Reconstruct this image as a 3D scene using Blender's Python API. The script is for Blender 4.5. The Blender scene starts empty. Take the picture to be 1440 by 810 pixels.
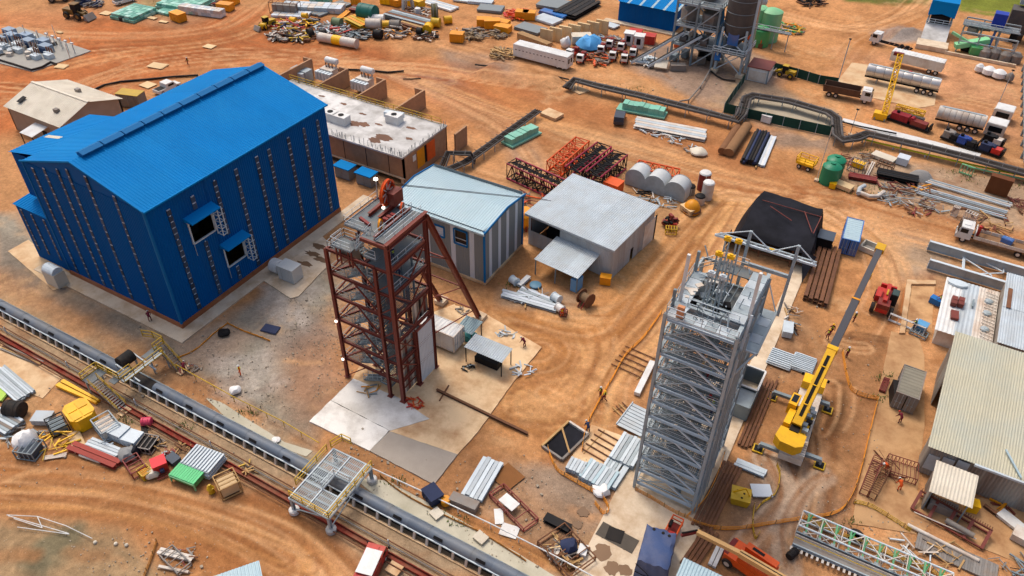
import bpy,math,random
import numpy as np
from mathutils import Vector,Matrix
# -- camera, sky, sun, exposure
SC=bpy.context.scene
COL=SC.collection
rnd=random.Random(7)
CAMH=68.0
FPX,CX,CY=1096.5,720.0,405.0
_p,_r,_a=math.radians(39.47),math.radians(.811),math.radians(-29.416)
_f=np.array([0,math.cos(_p),-math.sin(_p)]);_x=np.array([1.,0,0]);_u=np.cross(_x,_f)
_R=_x*math.cos(_r)+_u*math.sin(_r);_U=-_x*math.sin(_r)+_u*math.cos(_r)
_A=np.array([[math.cos(_a),math.sin(_a),0],[-math.sin(_a),math.cos(_a),0],[0,0,1]])
CR,CU,CF=_A@_R,_A@_U,_A@_f
cam=bpy.data.objects.new('camera',bpy.data.cameras.new('camera'))
COL.objects.link(cam)
cam.matrix_world=Matrix(((CR[0],CU[0],-CF[0],0),(CR[1],CU[1],-CF[1],0),(CR[2],CU[2],-CF[2],CAMH),(0,0,0,1)))
cam.data.sensor_width=36.0
cam.data.lens=36.0*FPX/1440.0
cam.data.clip_start,cam.data.clip_end=1.0,6000.0
SC.camera=cam
SUN_EL,SUN_AZ=math.radians(62),math.radians(150)
W=bpy.data.worlds.new('World');SC.world=W;W.use_nodes=True
wn=W.node_tree.nodes;bg=wn['Background']
sky=wn.new('ShaderNodeTexSky');sky.sky_type='NISHITA';sky.sun_disc=False
sky.sun_elevation=SUN_EL;sky.sun_rotation=math.radians(90)-SUN_AZ
sky.air_density=1.0;sky.dust_density=6.0;sky.ozone_density=1.0
W.node_tree.links.new(sky.outputs[0],bg.inputs[0]);bg.inputs[1].default_value=0.15
sun=bpy.data.objects.new('sun',bpy.data.lights.new('sun','SUN'));COL.objects.link(sun)
sun.data.energy=1.15;sun.data.angle=math.radians(14);sun.data.color=(1,.95,.88)
sd=Vector((math.cos(SUN_EL)*math.cos(SUN_AZ),math.cos(SUN_EL)*math.sin(SUN_AZ),math.sin(SUN_EL)))
sun.rotation_euler=sd.to_track_quat('Z','Y').to_euler()
SC.view_settings.view_transform='Standard';SC.view_settings.look='None'
SC.view_settings.exposure=0.13;SC.view_settings.gamma=1.0
SC.cycles.max_bounces=5;SC.cycles.diffuse_bounces=2;SC.cycles.glossy_bounces=2
# -- survey helpers (bearing from the drone to a point on the ground or on a known wall)
def ray(u,v):return CF*FPX+CR*(u-CX)-CU*(v-CY)
def G(u,v,z=0.0):
 d=ray(u,v);t=(z-CAMH)/d[2]
 return Vector((d[0]*t,d[1]*t,z))
def onX(u,v,x):
 d=ray(u,v);t=x/d[0];return Vector((x,d[1]*t,CAMH+d[2]*t))
def onY(u,v,y):
 d=ray(u,v);t=y/d[1];return Vector((d[0]*t,y,CAMH+d[2]*t))
def yaw(a,b):return math.atan2(b[1]-a[1],b[0]-a[0])
# -- materials
def lin(c):
 if isinstance(c,str):c=[int(c[i:i+2],16)/255 for i in(0,2,4)]
 return[x/12.92 if x<=.04045 else((x+.055)/1.055)**2.4 for x in c]
MATS={}
def mat(name,col,rough=.65,metal=0.,var=.18,sc=.6,dirt=None,damt=.5,dsc=.25,bump=0.,bsc=8.,rv=.12,streak=False,spec=.35,fine=.12):
 if name in MATS:return MATS[name]
 m=bpy.data.materials.new(name);m.use_nodes=True;nt=m.node_tree;N=nt.nodes;L=nt.links
 b=N['Principled BSDF'];b.inputs['Roughness'].default_value=rough;b.inputs['Metallic'].default_value=metal
 b.inputs['Specular IOR Level'].default_value=spec
 geo=N.new('ShaderNodeNewGeometry');oi=N.new('ShaderNodeObjectInfo')
 n1=N.new('ShaderNodeTexNoise');n1.inputs['Scale'].default_value=sc;n1.inputs['Detail'].default_value=6
 mp=N.new('ShaderNodeMapping');L.new(geo.outputs['Position'],mp.inputs[0])
 if streak:mp.inputs['Scale'].default_value=(1,1,.12)
 L.new(mp.outputs[0],n1.inputs['Vector'])
 nf=N.new('ShaderNodeTexNoise');nf.inputs['Scale'].default_value=9.;nf.inputs['Detail'].default_value=2;L.new(geo.outputs['Position'],nf.inputs['Vector'])
 def math_(op,a,bb,c=None):
  q=N.new('ShaderNodeMath');q.operation=op
  for i,v in enumerate((a,bb,c)):
   if v is None:continue
   if isinstance(v,(int,float)):q.inputs[i].default_value=v
   else:L.new(v,q.inputs[i])
  return q.outputs[0]
 f=math_('MULTIPLY_ADD',n1.outputs['Fac'],2*var,1-var)
 f=math_('ADD',f,math_('MULTIPLY_ADD',nf.outputs['Fac'],2*fine,-fine))
 f=math_('ADD',f,math_('MULTIPLY_ADD',oi.outputs['Random'],2*rv,-rv))
 mx=N.new('ShaderNodeMix');mx.data_type='RGBA';mx.blend_type='MULTIPLY';mx.inputs[0].default_value=1
 mx.inputs[6].default_value=lin(col)+[1]
 cmb=N.new('ShaderNodeCombineColor')
 for i in range(3):L.new(f,cmb.inputs[i])
 L.new(cmb.outputs[0],mx.inputs[7]);out=mx.outputs[2]
 if dirt:
  n2=N.new('ShaderNodeTexNoise');n2.inputs['Scale'].default_value=dsc;n2.inputs['Detail'].default_value=8;n2.inputs['Roughness'].default_value=.65
  mp2=N.new('ShaderNodeMapping');mp2.inputs['Location'].default_value=(11,5,3);L.new(mp.outputs[0],mp2.inputs[0]);L.new(mp2.outputs[0],n2.inputs['Vector'])
  rp=N.new('ShaderNodeMapRange');rp.inputs[1].default_value=.42;rp.inputs[2].default_value=.68;rp.inputs[4].default_value=damt
  L.new(n2.outputs['Fac'],rp.inputs[0])
  m2=N.new('ShaderNodeMix');m2.data_type='RGBA';L.new(rp.outputs[0],m2.inputs[0]);L.new(out,m2.inputs[6]);m2.inputs[7].default_value=lin(dirt)+[1]
  out=m2.outputs[2]
 L.new(out,b.inputs['Base Color'])
 if bump:
  n3=N.new('ShaderNodeTexNoise');n3.inputs['Scale'].default_value=bsc;n3.inputs['Detail'].default_value=5;L.new(geo.outputs['Position'],n3.inputs['Vector'])
  bp=N.new('ShaderNodeBump');bp.inputs['Strength'].default_value=bump;bp.inputs['Distance'].default_value=.1
  L.new(n3.outputs['Fac'],bp.inputs['Height']);L.new(bp.outputs[0],b.inputs['Normal'])
 MATS[name]=m;return m
def glow(name,col,e):
 m=bpy.data.materials.new(name);m.use_nodes=True;b=m.node_tree.nodes['Principled BSDF']
 b.inputs['Emission Color'].default_value=lin(col)+[1];b.inputs['Emission Strength'].default_value=e;return m
DUST='b08058'
BLUE_R=mat('blue_sheet_roof','0078bc',.6,spec=.06,var=.1,sc=.2,dirt='1f86bc',damt=.3,dsc=.12,rv=.04,fine=.05)
BLUE_W=mat('blue_sheet_wall','005598',.6,spec=.05,var=.14,sc=.35,dirt='24507e',damt=.4,streak=True,rv=.05,fine=.05)
BLUE_T=mat('blue_trim','14689f',.6,spec=.1,var=.05,rv=.02)
BLUE_P=mat('blue_paint','1668ae',.5,var=.2,dirt=DUST,damt=.35)
BLUE_L=mat('light_blue_paint','4f9fd0',.55,var=.15,dirt=DUST,damt=.3)
GALV=mat('galvanised_sheet','b8c2c7',.5,0.,var=.12,sc=.5,dirt='a09a90',damt=.35,dsc=.5,rv=.07)
GALV_W=mat('galvanised_wall','adb2b2',.55,0.,var=.2,sc=.9,dirt='8a6a52',damt=.7,dsc=.35,streak=True,rv=.08)
GALV_N=mat('stained_sheet','a8a398',.6,0.,var=.2,sc=.9,dirt='6e4e3a',damt=.85,dsc=.3,streak=True,rv=.08)
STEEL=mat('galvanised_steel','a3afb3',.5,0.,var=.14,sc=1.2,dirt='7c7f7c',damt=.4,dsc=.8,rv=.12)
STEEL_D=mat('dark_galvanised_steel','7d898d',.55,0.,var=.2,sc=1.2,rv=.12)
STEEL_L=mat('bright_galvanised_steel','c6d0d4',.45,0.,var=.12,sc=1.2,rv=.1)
GRATE=mat('steel_floor_grating','5d686d',.6,0.,var=.2,sc=1.5,dirt='8a7a68',damt=.45,dsc=.6,fine=.25)  # base darkened to put the headframe's inner shade into the colour
RUSTP=mat('red_oxide_steel','74342a',.6,var=.18,sc=1.0,dirt='7d4434',damt=.5,dsc=.7,rv=.14)
RUST=mat('rusty_steel','6b4630',.8,var=.3,sc=1.4,dirt='8a5c3a',damt=.6,dsc=.9,rv=.2,bump=.3)
MAROON=mat('maroon_steel','981c3a',.5,var=.2,sc=1.,dirt='4a1822',damt=.5,rv=.15)
RED=mat('red_paint','b8231f',.5,var=.2,dirt=DUST,damt=.25,dsc=.9)
REDD=mat('dark_red_paint','7c1f1e',.55,var=.25,dirt='8a5a40',damt=.4,dsc=.9)
ORANGE=mat('orange_paint','e0581a',.5,var=.2,dirt='a8481c',damt=.4,dsc=.9)
AMBER=mat('amber_paint','e8960f',.5,var=.15,dirt='b87a28',damt=.35,dsc=.9)
YEL=mat('yellow_paint','f0b608',.45,var=.12,dirt='b8861c',damt=.35,dsc=.8)
YELP=mat('yellow_handrail','c9a018',.5,var=.2,dirt='8f7a30',damt=.4)
GREEN=mat('green_paint','3f9a5a',.5,var=.2,dirt=DUST,damt=.3)
GREEN_T=mat('green_tank','0f7a55',.4,var=.15,dirt='2b8a66',damt=.4)
GREEN_L=mat('light_green_paint','7fc890',.55,var=.18,dirt='a8a890',damt=.3)
MINT=mat('mint_paint','78b8a0',.55,var=.15,dirt='9fb0a0',damt=.3,dsc=.8)
GREEN_D=mat('dark_green_net','0c3a30',.8,var=.2,sc=1.5,dirt='2a5a4a',damt=.4)
WHITE=mat('white_paint','dcdcd8',.45,var=.08,dirt='b8a898',damt=.35,dsc=.7,rv=.05)
WHITE_D=mat('dusty_white_paint','d2cabe',.55,var=.12,dirt='b08e70',damt=.6,dsc=.5,rv=.06)
CREAM=mat('cream_sheet','d6ccb8',.6,var=.1,dirt='b5a58c',damt=.5,dsc=.35,rv=.04)
TANS=mat('pale_green_grey_roof','bdb8a0',.6,.1,var=.1,sc=.4,dirt='aab0a6',damt=.6,dsc=.2,rv=.05)
TAN=mat('beige_plaster','a8947f',.8,var=.12,dirt='84705c',damt=.4)
BRICK=mat('brick_wall','b08866',.9,var=.22,sc=1.5,dirt='8a6a56',damt=.6,dsc=.4,fine=.25)
PLINTH=mat('red_brick_plinth','9a5c3a',.9,var=.2,sc=1.5,dirt='b08060',damt=.5)
CONC=mat('pale_concrete','dcc8ac',.85,var=.16,sc=.6,dirt='ac8c68',damt=.75,dsc=.4,bump=.15,bsc=3)
CONC_W=mat('white_concrete','e6e1d8',.85,var=.14,sc=.5,dirt='b0a698',damt=.7,dsc=.45)
CONC_G=mat('fresh_grey_concrete','a89c8e',.85,var=.1,sc=.6,dirt='8e8274',damt=.4)
CONC_B=mat('dusty_concrete','dcbc92',.88,var=.16,sc=.3,dirt='b8875a',damt=.85,dsc=.4)
YARD=mat('dirty_yard_concrete','c0976a',.9,var=.2,sc=.3,dirt='946842',damt=.85,dsc=.4)
CONC_R=mat('roof_slab_concrete','d2cfca',.85,var=.15,sc=.6,dirt='8e8880',damt=.7,dsc=.35)
WOOD=mat('raw_timber','b8925e',.8,var=.2,sc=2,dirt='8a6a44',damt=.4,rv=.15)
PLY=mat('plywood_sheet','d8ba8c',.8,var=.12,sc=1,dirt='c0986a',damt=.4)
RUBBER=mat('black_rubber','1e1d1c',.8,var=.3,dirt='5a4636',damt=.4,dsc=1.2)
BLACK=mat('black_steel','1a1a1c',.6,spec=.15,var=.25,dirt='3a3028',damt=.4)
PIPE_G=mat('grey_cladding_pipe','38322e',.75,0.,spec=.08,var=.2,sc=1.3,dirt='5a5048',damt=.5)
SILO=mat('dark_silo_steel','4e4a48',.6,0.,var=.15,dirt='6b6058',damt=.5,dsc=.4)
TARP=mat('black_tarpaulin','17171c',.7,spec=.1,var=.2,sc=.3,dirt='2c2c34',damt=.6,dsc=.25,bump=.6,bsc=.8)
TARP_B=mat('blue_tarpaulin','3c4f78',.65,var=.2,sc=.5,dirt='6b6a78',damt=.6,dsc=.3,bump=.5,bsc=1.2)
GLASS=mat('dark_glass','14181c',.2,var=.1,spec=.3)
PANE=mat('translucent_pane','38485c',.5,var=.4,sc=.8,rv=.4,spec=.2)
GIRT=mat('pale_girt','a4b6c8',.5,var=.2,rv=.2)
PLAST=mat('white_plastic_wrap','e2e0dc',.5,var=.1,bump=.6,bsc=3)
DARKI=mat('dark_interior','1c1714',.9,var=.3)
HUTG=mat('hut_grey_sheet','7c8384',.55,var=.08,streak=True,rv=.03)
HUTR=mat('hut_pale_roof','a6bdc4',.5,.1,var=.06,sc=.4,dirt='b5c0c2',damt=.3,rv=.03)
HUTW=mat('hut_white_sheet','c9d0d6',.5,var=.05,rv=.03)
BELT=mat('conveyor_cover','626c78',.5,0.,var=.15,sc=.8,dirt='868074',damt=.45,dsc=.4,rv=.1)
PINK=mat('faded_red_pipe','84382e',.8,spec=.05,var=.3,sc=.8,dirt='8a6a52',damt=.9,dsc=.4)
SKIN=mat('skin','6b4430',.6,rv=.1)
ORNET=mat('orange_barrier_net','e89428',.7,var=.2,sc=1.5)
MAROC=mat('maroon_overall','6a1a2a',.8,var=.2)
ORAC=mat('orange_overall','d8561c',.8,var=.15)
NAVY=mat('navy_overall','2a3350',.8,var=.2)
WOODR=mat('grey_weathered_steel','85807a',.7,.1,var=.25,sc=1.2,dirt='8a6c50',damt=.5,dsc=.8,rv=.2)
LIME=mat('lime_vest','b8d030',.7)
# -- mesh builders
class MB:
 def __init__(s):s.v=[];s.f=[];s.sm=False
 def add(s,vs,fs):
  o=len(s.v);s.v+=[tuple(v)for v in vs];s.f+=[tuple(i+o for i in f)for f in fs];return s
 def box(s,c,d,rz=0,rx=0,ry=0):
  M=Matrix.Translation(Vector(c))@Matrix.Rotation(rz,4,'Z')@Matrix.Rotation(ry,4,'Y')@Matrix.Rotation(rx,4,'X')
  vs=[M@Vector((x*d[0]/2,y*d[1]/2,z*d[2]/2))for x in(-1,1)for y in(-1,1)for z in(-1,1)]
  return s.add(vs,[(0,1,3,2),(4,6,7,5),(0,4,5,1),(2,3,7,6),(0,2,6,4),(1,5,7,3)])
 def bar(s,p,q,w,h=None,up=(0,0,1)):
  h=h or w;p,q=Vector(p),Vector(q);d=(q-p)
  if d.length<1e-6:return s
  d.normalize();u=Vector(up)
  if abs(d.dot(u))>.95:u=Vector((0,1,0))
  x=d.cross(u).normalized()*w/2;y=x.cross(d).normalized()*h/2
  vs=[p-x-y,p+x-y,p+x+y,p-x+y,q-x-y,q+x-y,q+x+y,q-x+y]
  return s.add(vs,[(3,2,1,0),(4,5,6,7),(0,1,5,4),(1,2,6,5),(2,3,7,6),(3,0,4,7)])
 def cyl(s,p,q,r,n=10,r2=None,cap=True):
  p,q=Vector(p),Vector(q);r2=r if r2 is None else r2;d=(q-p).normalized()
  u=Vector((0,0,1))if abs(d.z)<.9 else Vector((1,0,0))
  x=d.cross(u).normalized();y=x.cross(d)
  vs=[];fs=[]
  for i in range(n):
   a=2*math.pi*i/n;e=x*math.cos(a)+y*math.sin(a);vs+=[p+e*r,q+e*r2]
  for i in range(n):
   j=(i+1)%n;fs.append((2*i,2*j,2*j+1,2*i+1))
  if cap:fs+=[tuple(2*i for i in range(n))[::-1],tuple(2*i+1 for i in range(n))]
  return s.add(vs,fs)
 def path(s,pts,r,n=8):
  for a,b in zip(pts,pts[1:]):s.cyl(a,b,r,n)
  return s
 def tube(s,pts,r,n=8):
  pts=[Vector(p)for p in pts];vs=[];fs=[]
  for k,p in enumerate(pts):
   d=(pts[min(k+1,len(pts)-1)]-pts[max(k-1,0)]).normalized()
   u=Vector((0,0,1))if abs(d.z)<.95 else Vector((1,0,0));x=d.cross(u).normalized();y=x.cross(d)
   vs+=[p+(x*math.cos(2*math.pi*i/n)+y*math.sin(2*math.pi*i/n))*r for i in range(n)]
  for k in range(len(pts)-1):
   for i in range(n):
    j=(i+1)%n;fs.append((k*n+i,k*n+j,k*n+n+j,k*n+n+i))
  fs+=[tuple(range(n))[::-1],tuple(range((len(pts)-1)*n,len(pts)*n))]
  return s.add(vs,fs)
 def lathe(s,prof,n=16,c=(0,0,0),M=None):
  M=M or Matrix.Translation(Vector(c));vs=[];fs=[]
  for r,z in prof:
   for i in range(n):a=2*math.pi*i/n;vs.append(M@Vector((r*math.cos(a),r*math.sin(a),z)))
  for k in range(len(prof)-1):
   for i in range(n):
    j=(i+1)%n;fs.append((k*n+i,k*n+j,k*n+n+j,k*n+n+i))
  fs+=[tuple(range(n))[::-1],tuple(range((len(prof)-1)*n,len(prof)*n))]
  return s.add(vs,fs)
 def prism(s,poly,z0,z1):
  n=len(poly);a=sum(poly[i][0]*poly[(i+1)%n][1]-poly[(i+1)%n][0]*poly[i][1]for i in range(n))
  if a<0:poly=poly[::-1]
  vs=[(p[0],p[1],z0)for p in poly]+[(p[0],p[1],z1)for p in poly]
  return s.add(vs,[tuple(range(n))[::-1],tuple(range(n,2*n))]+[(i,(i+1)%n,n+(i+1)%n,n+i)for i in range(n)])
 def extrude(s,poly,d):
  n=len(poly);d=Vector(d);vs=[Vector(p)for p in poly]+[Vector(p)+d for p in poly]
  return s.add(vs,[tuple(range(n))[::-1],tuple(range(n,2*n))]+[(i,(i+1)%n,n+(i+1)%n,n+i)for i in range(n)])
 def mesh(s,name,m,smooth=False):
  me=bpy.data.meshes.new(name);me.from_pydata(s.v,[],s.f);me.materials.append(m)
  if smooth:
   me.polygons.foreach_set('use_smooth',[True]*len(me.polygons))
   try:me.set_sharp_from_angle(angle=math.radians(40))
   except Exception:pass
  me.update();return me
 def build(s,name,m,parent=None,loc=(0,0,0),rz=0,smooth=False):
  return link(name,s.mesh(name,m,smooth),parent,loc,rz)
def link(name,me,parent=None,loc=(0,0,0),rz=0):
 o=bpy.data.objects.new(name,me);COL.objects.link(o);o.parent=parent;o.location=loc;o.rotation_euler=(0,0,rz);return o
def tag(o,label=None,cat=None,group=None,kind=None):
 if label:o['label']=label
 if cat:o['category']=cat
 if group:o['group']=group
 if kind:o['kind']=kind
 return o
def T(name,label,cat,loc=(0,0,0),rz=0,group=None):
 o=bpy.data.objects.new(name,None);COL.objects.link(o);o.empty_display_size=.3
 o.location=loc;o.rotation_euler=(0,0,rz);return tag(o,label,cat,group)
def one(mb,name,m,label,cat,loc=(0,0,0),rz=0,group=None,smooth=False):
 return tag(mb.build(name,m,None,loc,rz,smooth),label,cat,group)
KIDS={}
def dup(root,loc,rz=None,label=None,scale=None):
 kids={}
 for o in COL.objects:
  if o.parent:kids.setdefault(o.parent.name,[]).append(o)
 def rec(o,par):
  c=o.copy();COL.objects.link(c);c.parent=par
  for k in kids.get(o.name,[]):rec(k,c)
  return c
 r=rec(root,None);r.location=loc
 if rz is not None:r.rotation_euler=(0,0,rz)
 if scale:r.scale=scale
 if label:r['label']=label
 return r
UNIT={}
def unit(shape,m):
 k=(shape,m.name)
 if k not in UNIT:
  b=MB()
  if shape=='box':b.box((0,0,0),(1,1,1))
  elif shape=='cyl':b.cyl((0,0,-.5),(0,0,.5),.5,12)
  elif shape=='ib':
   b.box((0,.45,0),(1,.1,1));b.box((0,-.45,0),(1,.1,1));b.box((0,0,0),(.1,.8,1))
  elif shape=='ch':
   b.box((-.44,0,0),(.12,1,1));b.box((.06,.44,0),(.88,.12,1));b.box((.06,-.44,0),(.88,.12,1))
  elif shape=='pipe':
   n=12;vs=[];fs=[]
   for i in range(n):
    a=2*math.pi*i/n
    for r,z in((.5,-.5),(.5,.5),(.42,.5),(.42,-.5)):vs.append((r*math.cos(a),r*math.sin(a),z))
   for i in range(n):
    j=(i+1)%n
    for k2 in range(4):fs.append((4*i+k2,4*j+k2,4*j+(k2+1)%4,4*i+(k2+1)%4))
   b.add(vs,fs)
  UNIT[k]=b.mesh(shape+'_'+m.name,m,shape in('cyl','pipe'))
 return UNIT[k]
def bar(par,name,m,p,q,w,h=None,shape='box',up=(0,0,1)):
 h=h or w;p,q=Vector(p),Vector(q);d=q-p;l=d.length;d.normalize();u=Vector(up)
 if abs(d.dot(u))>.95:u=Vector((0,1,0))
 x=d.cross(u).normalized();y=x.cross(d).normalized()*-1;x=y.cross(d)
 o=bpy.data.objects.new(name,unit(shape,m));COL.objects.link(o);o.parent=par
 M=Matrix((x,y,d)).transposed().to_4x4();M.translation=(p+q)/2
 o.matrix_local=M@Matrix.Diagonal((w,h,l,1));return o
def rod(par,name,m,p,q,r,shape='cyl'):return bar(par,name,m,p,q,2*r,2*r,shape)
def box(par,name,m,c,s,rz=0):
 o=bpy.data.objects.new(name,unit('box',m));COL.objects.link(o);o.parent=par
 o.matrix_local=Matrix.Translation(Vector(c))@Matrix.Rotation(rz,4,'Z')@Matrix.Diagonal((s[0],s[1],s[2],1));return o
CORR={}
def corr_mesh(n,m):
 k=(n,m.name)
 if k not in CORR:
  b=MB();xs=[]
  for i in range(n):xs+=[((i+.08)/n,0),((i+.3)/n,1),((i+.55)/n,1),((i+.77)/n,0)]
  xs=[(0,0)]+xs+[(1,0)]
  vs=[];fs=[]
  for x,z in xs:vs+=[(x,0,z),(x,1,z),(x,0,z-.6),(x,1,z-.6)]
  for i in range(len(xs)-1):
   a,c=4*i,4*i+4;fs+=[(a,c,c+1,a+1),(a+2,a+3,c+3,c+2),(a,a+2,c+2,c),(a+1,c+1,c+3,a+3)]
  fs+=[(0,1,3,2),(4*len(xs)-4,4*len(xs)-2,4*len(xs)-1,4*len(xs)-3)]
  b.add(vs,fs);CORR[k]=b.mesh('corrugated_'+m.name,m)
 return CORR[k]
def corr(par,name,m,O,ex,ey,pw=2.5,pitch=.3,amp=.06,mats=None):
 """corrugated sheeting over the rectangle O, O+ex, O+ey (ribs along ey), laid in sheets about pw wide"""
 O,ex,ey=Vector(O),Vector(ex),Vector(ey);L=ex.length;k=max(1,round(L/pw));w=L/k;n=max(2,round(w/pitch))
 xu,yu=ex.normalized(),ey.normalized();zu=xu.cross(yu).normalized();out=[]
 for i in range(k):
  mm=m if not mats else rnd.choice(mats)
  o=bpy.data.objects.new(name,corr_mesh(n,mm));COL.objects.link(o);o.parent=par
  M=Matrix((xu*w*.998,yu*ey.length,zu*amp)).transposed().to_4x4();M.translation=O+xu*w*i+zu*.004*(i%2)
  o.matrix_local=M;out.append(o)
 return out
def rects(w,h,ops):
 """split a w x h wall round rectangular openings (x0,z0,x1,z1) -> rectangles"""
 xs=sorted({0,w,*[o[0]for o in ops],*[o[2]for o in ops]});out=[]
 for a,b in zip(xs,xs[1:]):
  zs=[0]
  for o in sorted([o for o in ops if o[0]<b-1e-4 and o[2]>a+1e-4],key=lambda o:o[1]):
   if o[1]>zs[-1]+1e-3:out.append((a,zs[-1],b,o[1]))
   zs.append(o[3])
  if zs[-1]<h-1e-3:out.append((a,zs[-1],b,h))
 return out
def wall(par,name,m,O,ex,h,ops=(),pitch=.3,amp=.05,pw=3.,th=None):
 """vertical wall from O along ex, height h, with openings; corrugated unless th (solid thickness) is given"""
 O,ex=Vector(O),Vector(ex);L=ex.length;u=ex.normalized()
 if th:
  b=MB();nrm=u.cross(Vector((0,0,1)))
  for(a,z0,c,z1)in rects(L,h,ops):
   p0=O+u*a+Vector((0,0,z0));p1=O+u*c+Vector((0,0,z0))
   b.extrude([p0,p1,p1+Vector((0,0,z1-z0)),p0+Vector((0,0,z1-z0))][::-1],-nrm*th)
  return[b.build(name,m,par)]
 out=[]
 for(a,z0,c,z1)in rects(L,h,ops):out+=corr(par,name,m,O+u*a+Vector((0,0,z0)),u*(c-a),(0,0,z1-z0),pw,pitch,amp)
 return out
 # -- kit of parts shared by many things
def rail(par,pts,m=STEEL_L,h=1.05,r=.03,step=1.5,name='handrail',close=False):
 pts=[Vector(p)for p in pts];pts=pts+[pts[0]]if close else pts;b=MB()
 for p,q in zip(pts,pts[1:]):
  n=max(1,round((q-p).length/step))
  for i in range(n+1):
   s=p.lerp(q,i/n);b.bar(s,s+Vector((0,0,h)),2*r)
  for z in(h,h*.5):b.bar(p+Vector((0,0,z)),q+Vector((0,0,z)),2*r)
  b.bar(p+Vector((0,0,.08)),q+Vector((0,0,.08)),.02,.12)
 return b.build(name,m,par)
def grating(par,name,m,c,s,step=.17,w=.085):
 """open bar grating: bearing bars with gaps, a rim and cross bars"""
 b=MB();X,Y=s[0]/2,s[1]/2;c=Vector(c);n=max(2,int(s[0]/step))
 for i in range(n+1):b.box(c+Vector((-X+s[0]*i/n,0,0)),(w,s[1],.05))
 for y in(-Y,0,Y):b.box(c+Vector((0,y,-.006)),(s[0],.1,.05))
 return b.build(name,m,par)
def stair(par,p,q,w,m,name='stair_flight',rails=None):
 p,q=Vector(p),Vector(q);d=q-p;h=Vector((d.x,d.y,0));s=Vector((-h.y,h.x,0)).normalized()*w/2;b=MB()
 b.bar(p+s,q+s,.05,.22).bar(p-s,q-s,.05,.22);n=max(3,int(d.length/.32))
 for i in range(n):
  c=p.lerp(q,(i+.5)/n);b.box(c,(w,.26,.04),math.atan2(s.y,s.x))
 o=b.build(name,m,par)
 if rails:
  r=MB()
  for sd in(s,-s):
   for z in(1.0,.55):r.bar(p+sd+Vector((0,0,z)),q+sd+Vector((0,0,z)),.05)
   for i in range(5):c=p.lerp(q,i/4)+sd;r.bar(c,c+Vector((0,0,1.0)),.05)
  r.build('stair_rail',rails,par)
 return o
def lattice(par,p,q,w,h,m,md=None,bay=1.5,r=.07,rd=.04,up=(0,0,1),names=('chord','lacing')):
 """rectangular lattice boom: four chords (parts) and its lacing (one part)"""
 p,q=Vector(p),Vector(q);d=(q-p);L=d.length;d.normalize();x=d.cross(Vector(up)).normalized();y=x.cross(d)
 cs=[(-w/2,-h/2),(w/2,-h/2),(w/2,h/2),(-w/2,h/2)]
 for a,c in cs:rod(par,names[0],m,p+x*a+y*c,q+x*a+y*c,r)
 b=MB();n=max(2,round(L/bay))
 for k in range(4):
  (a0,c0),(a1,c1)=cs[k],cs[(k+1)%4]
  for i in range(n):
   s0,s1=p+d*(L*i/n),p+d*(L*(i+1)/n);A,Bq=x*a0+y*c0,x*a1+y*c1
   if i%2:A,Bq=Bq,A
   b.bar(s0+A,s1+Bq,rd*2)
   b.bar(s0+A,s0+Bq,rd*1.6)
  b.bar(q+x*a0+y*c0,q+x*a1+y*c1,rd*2)
 b.build(names[1],md or m,par)
def container(name,label,cat,loc,rz,m,L=6.06,w=2.44,h=2.6,m_roof=None,z=.05,group=None,m_frame=None,doors=True):
 t=T(name,label,cat,loc,rz,group);z0=z;mf=m_frame or m
 e=.07
 corr(t,'side_wall',m,(-L/2+e,-w/2+e,z0+.1),(L-2*e,0,0),(0,0,h-.2),20,.28,.04)
 corr(t,'side_wall',m,(L/2-e,w/2-e,z0+.1),(-L+2*e,0,0),(0,0,h-.2),20,.28,.04)
 corr(t,'end_wall',m,(-L/2+e,w/2-e,z0+.1),(0,-w+2*e,0),(0,0,h-.2),20,.28,.04)
 corr(t,'roof',m_roof or m,(-L/2+e,w/2-e,z0+h-.06),(0,-w+2*e,0),(L-2*e,0,0),20,.28,.035)if 0 else corr(t,'roof',m_roof or m,(-L/2+e,-w/2+e,z0+h-.07),(L-2*e,0,0),(0,w-2*e,0),20,.55,.05)
 for sx in(-1,1):
  for sy in(-1,1):bar(t,'corner_post',mf,(sx*(L/2-.06),sy*(w/2-.06),z0),(sx*(L/2-.06),sy*(w/2-.06),z0+h),.15)
  for zz in(z0+.07,z0+h-.06):bar(t,'end_rail',mf,(sx*(L/2-.06),-w/2+.13,zz),(sx*(L/2-.06),w/2-.13,zz),.13)
 for sy in(-1,1):
  for zz in(z0+.07,z0+h-.06):bar(t,'side_rail',mf,(-L/2+.13,sy*(w/2-.06),zz),(L/2-.13,sy*(w/2-.06),zz),.13)
 if doors:
  for sy in(-1,1):
   d=MB().box((L/2-.05,sy*(w/4-.03),z0+h/2),(.06,w/2-.18,h-.3)).build('door',m,t)
   b=MB()
   for k in(-.25,.2):b.cyl((L/2+.02,sy*w/4+k,z0+.15),(L/2+.02,sy*w/4+k,z0+h-.15),.03,6).box((L/2+.03,sy*w/4+k,z0+1.1),(.05,.3,.06))
   b.build('lock_bar',STEEL,d)
 return t
def wheel(par,c,r,w,axis=(0,1,0),rim=None):
 c,a=Vector(c),Vector(axis).normalized();M=Matrix.Translation(c)@a.to_track_quat('Z','X').to_matrix().to_4x4()
 o=MB().lathe([(r*.55,-w/2),(r*.88,-w/2),(r,-w/2+w*.18),(r,w/2-w*.18),(r*.88,w/2),(r*.55,w/2)],14,M=M).build('wheel',RUBBER,par,smooth=True)
 MB().lathe([(r*.2,-w*.52),(r*.54,-w*.51),(r*.54,w*.51),(r*.2,w*.52)],10,M=M).build('rim',rim or WHITE_D,o)
 return o
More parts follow.
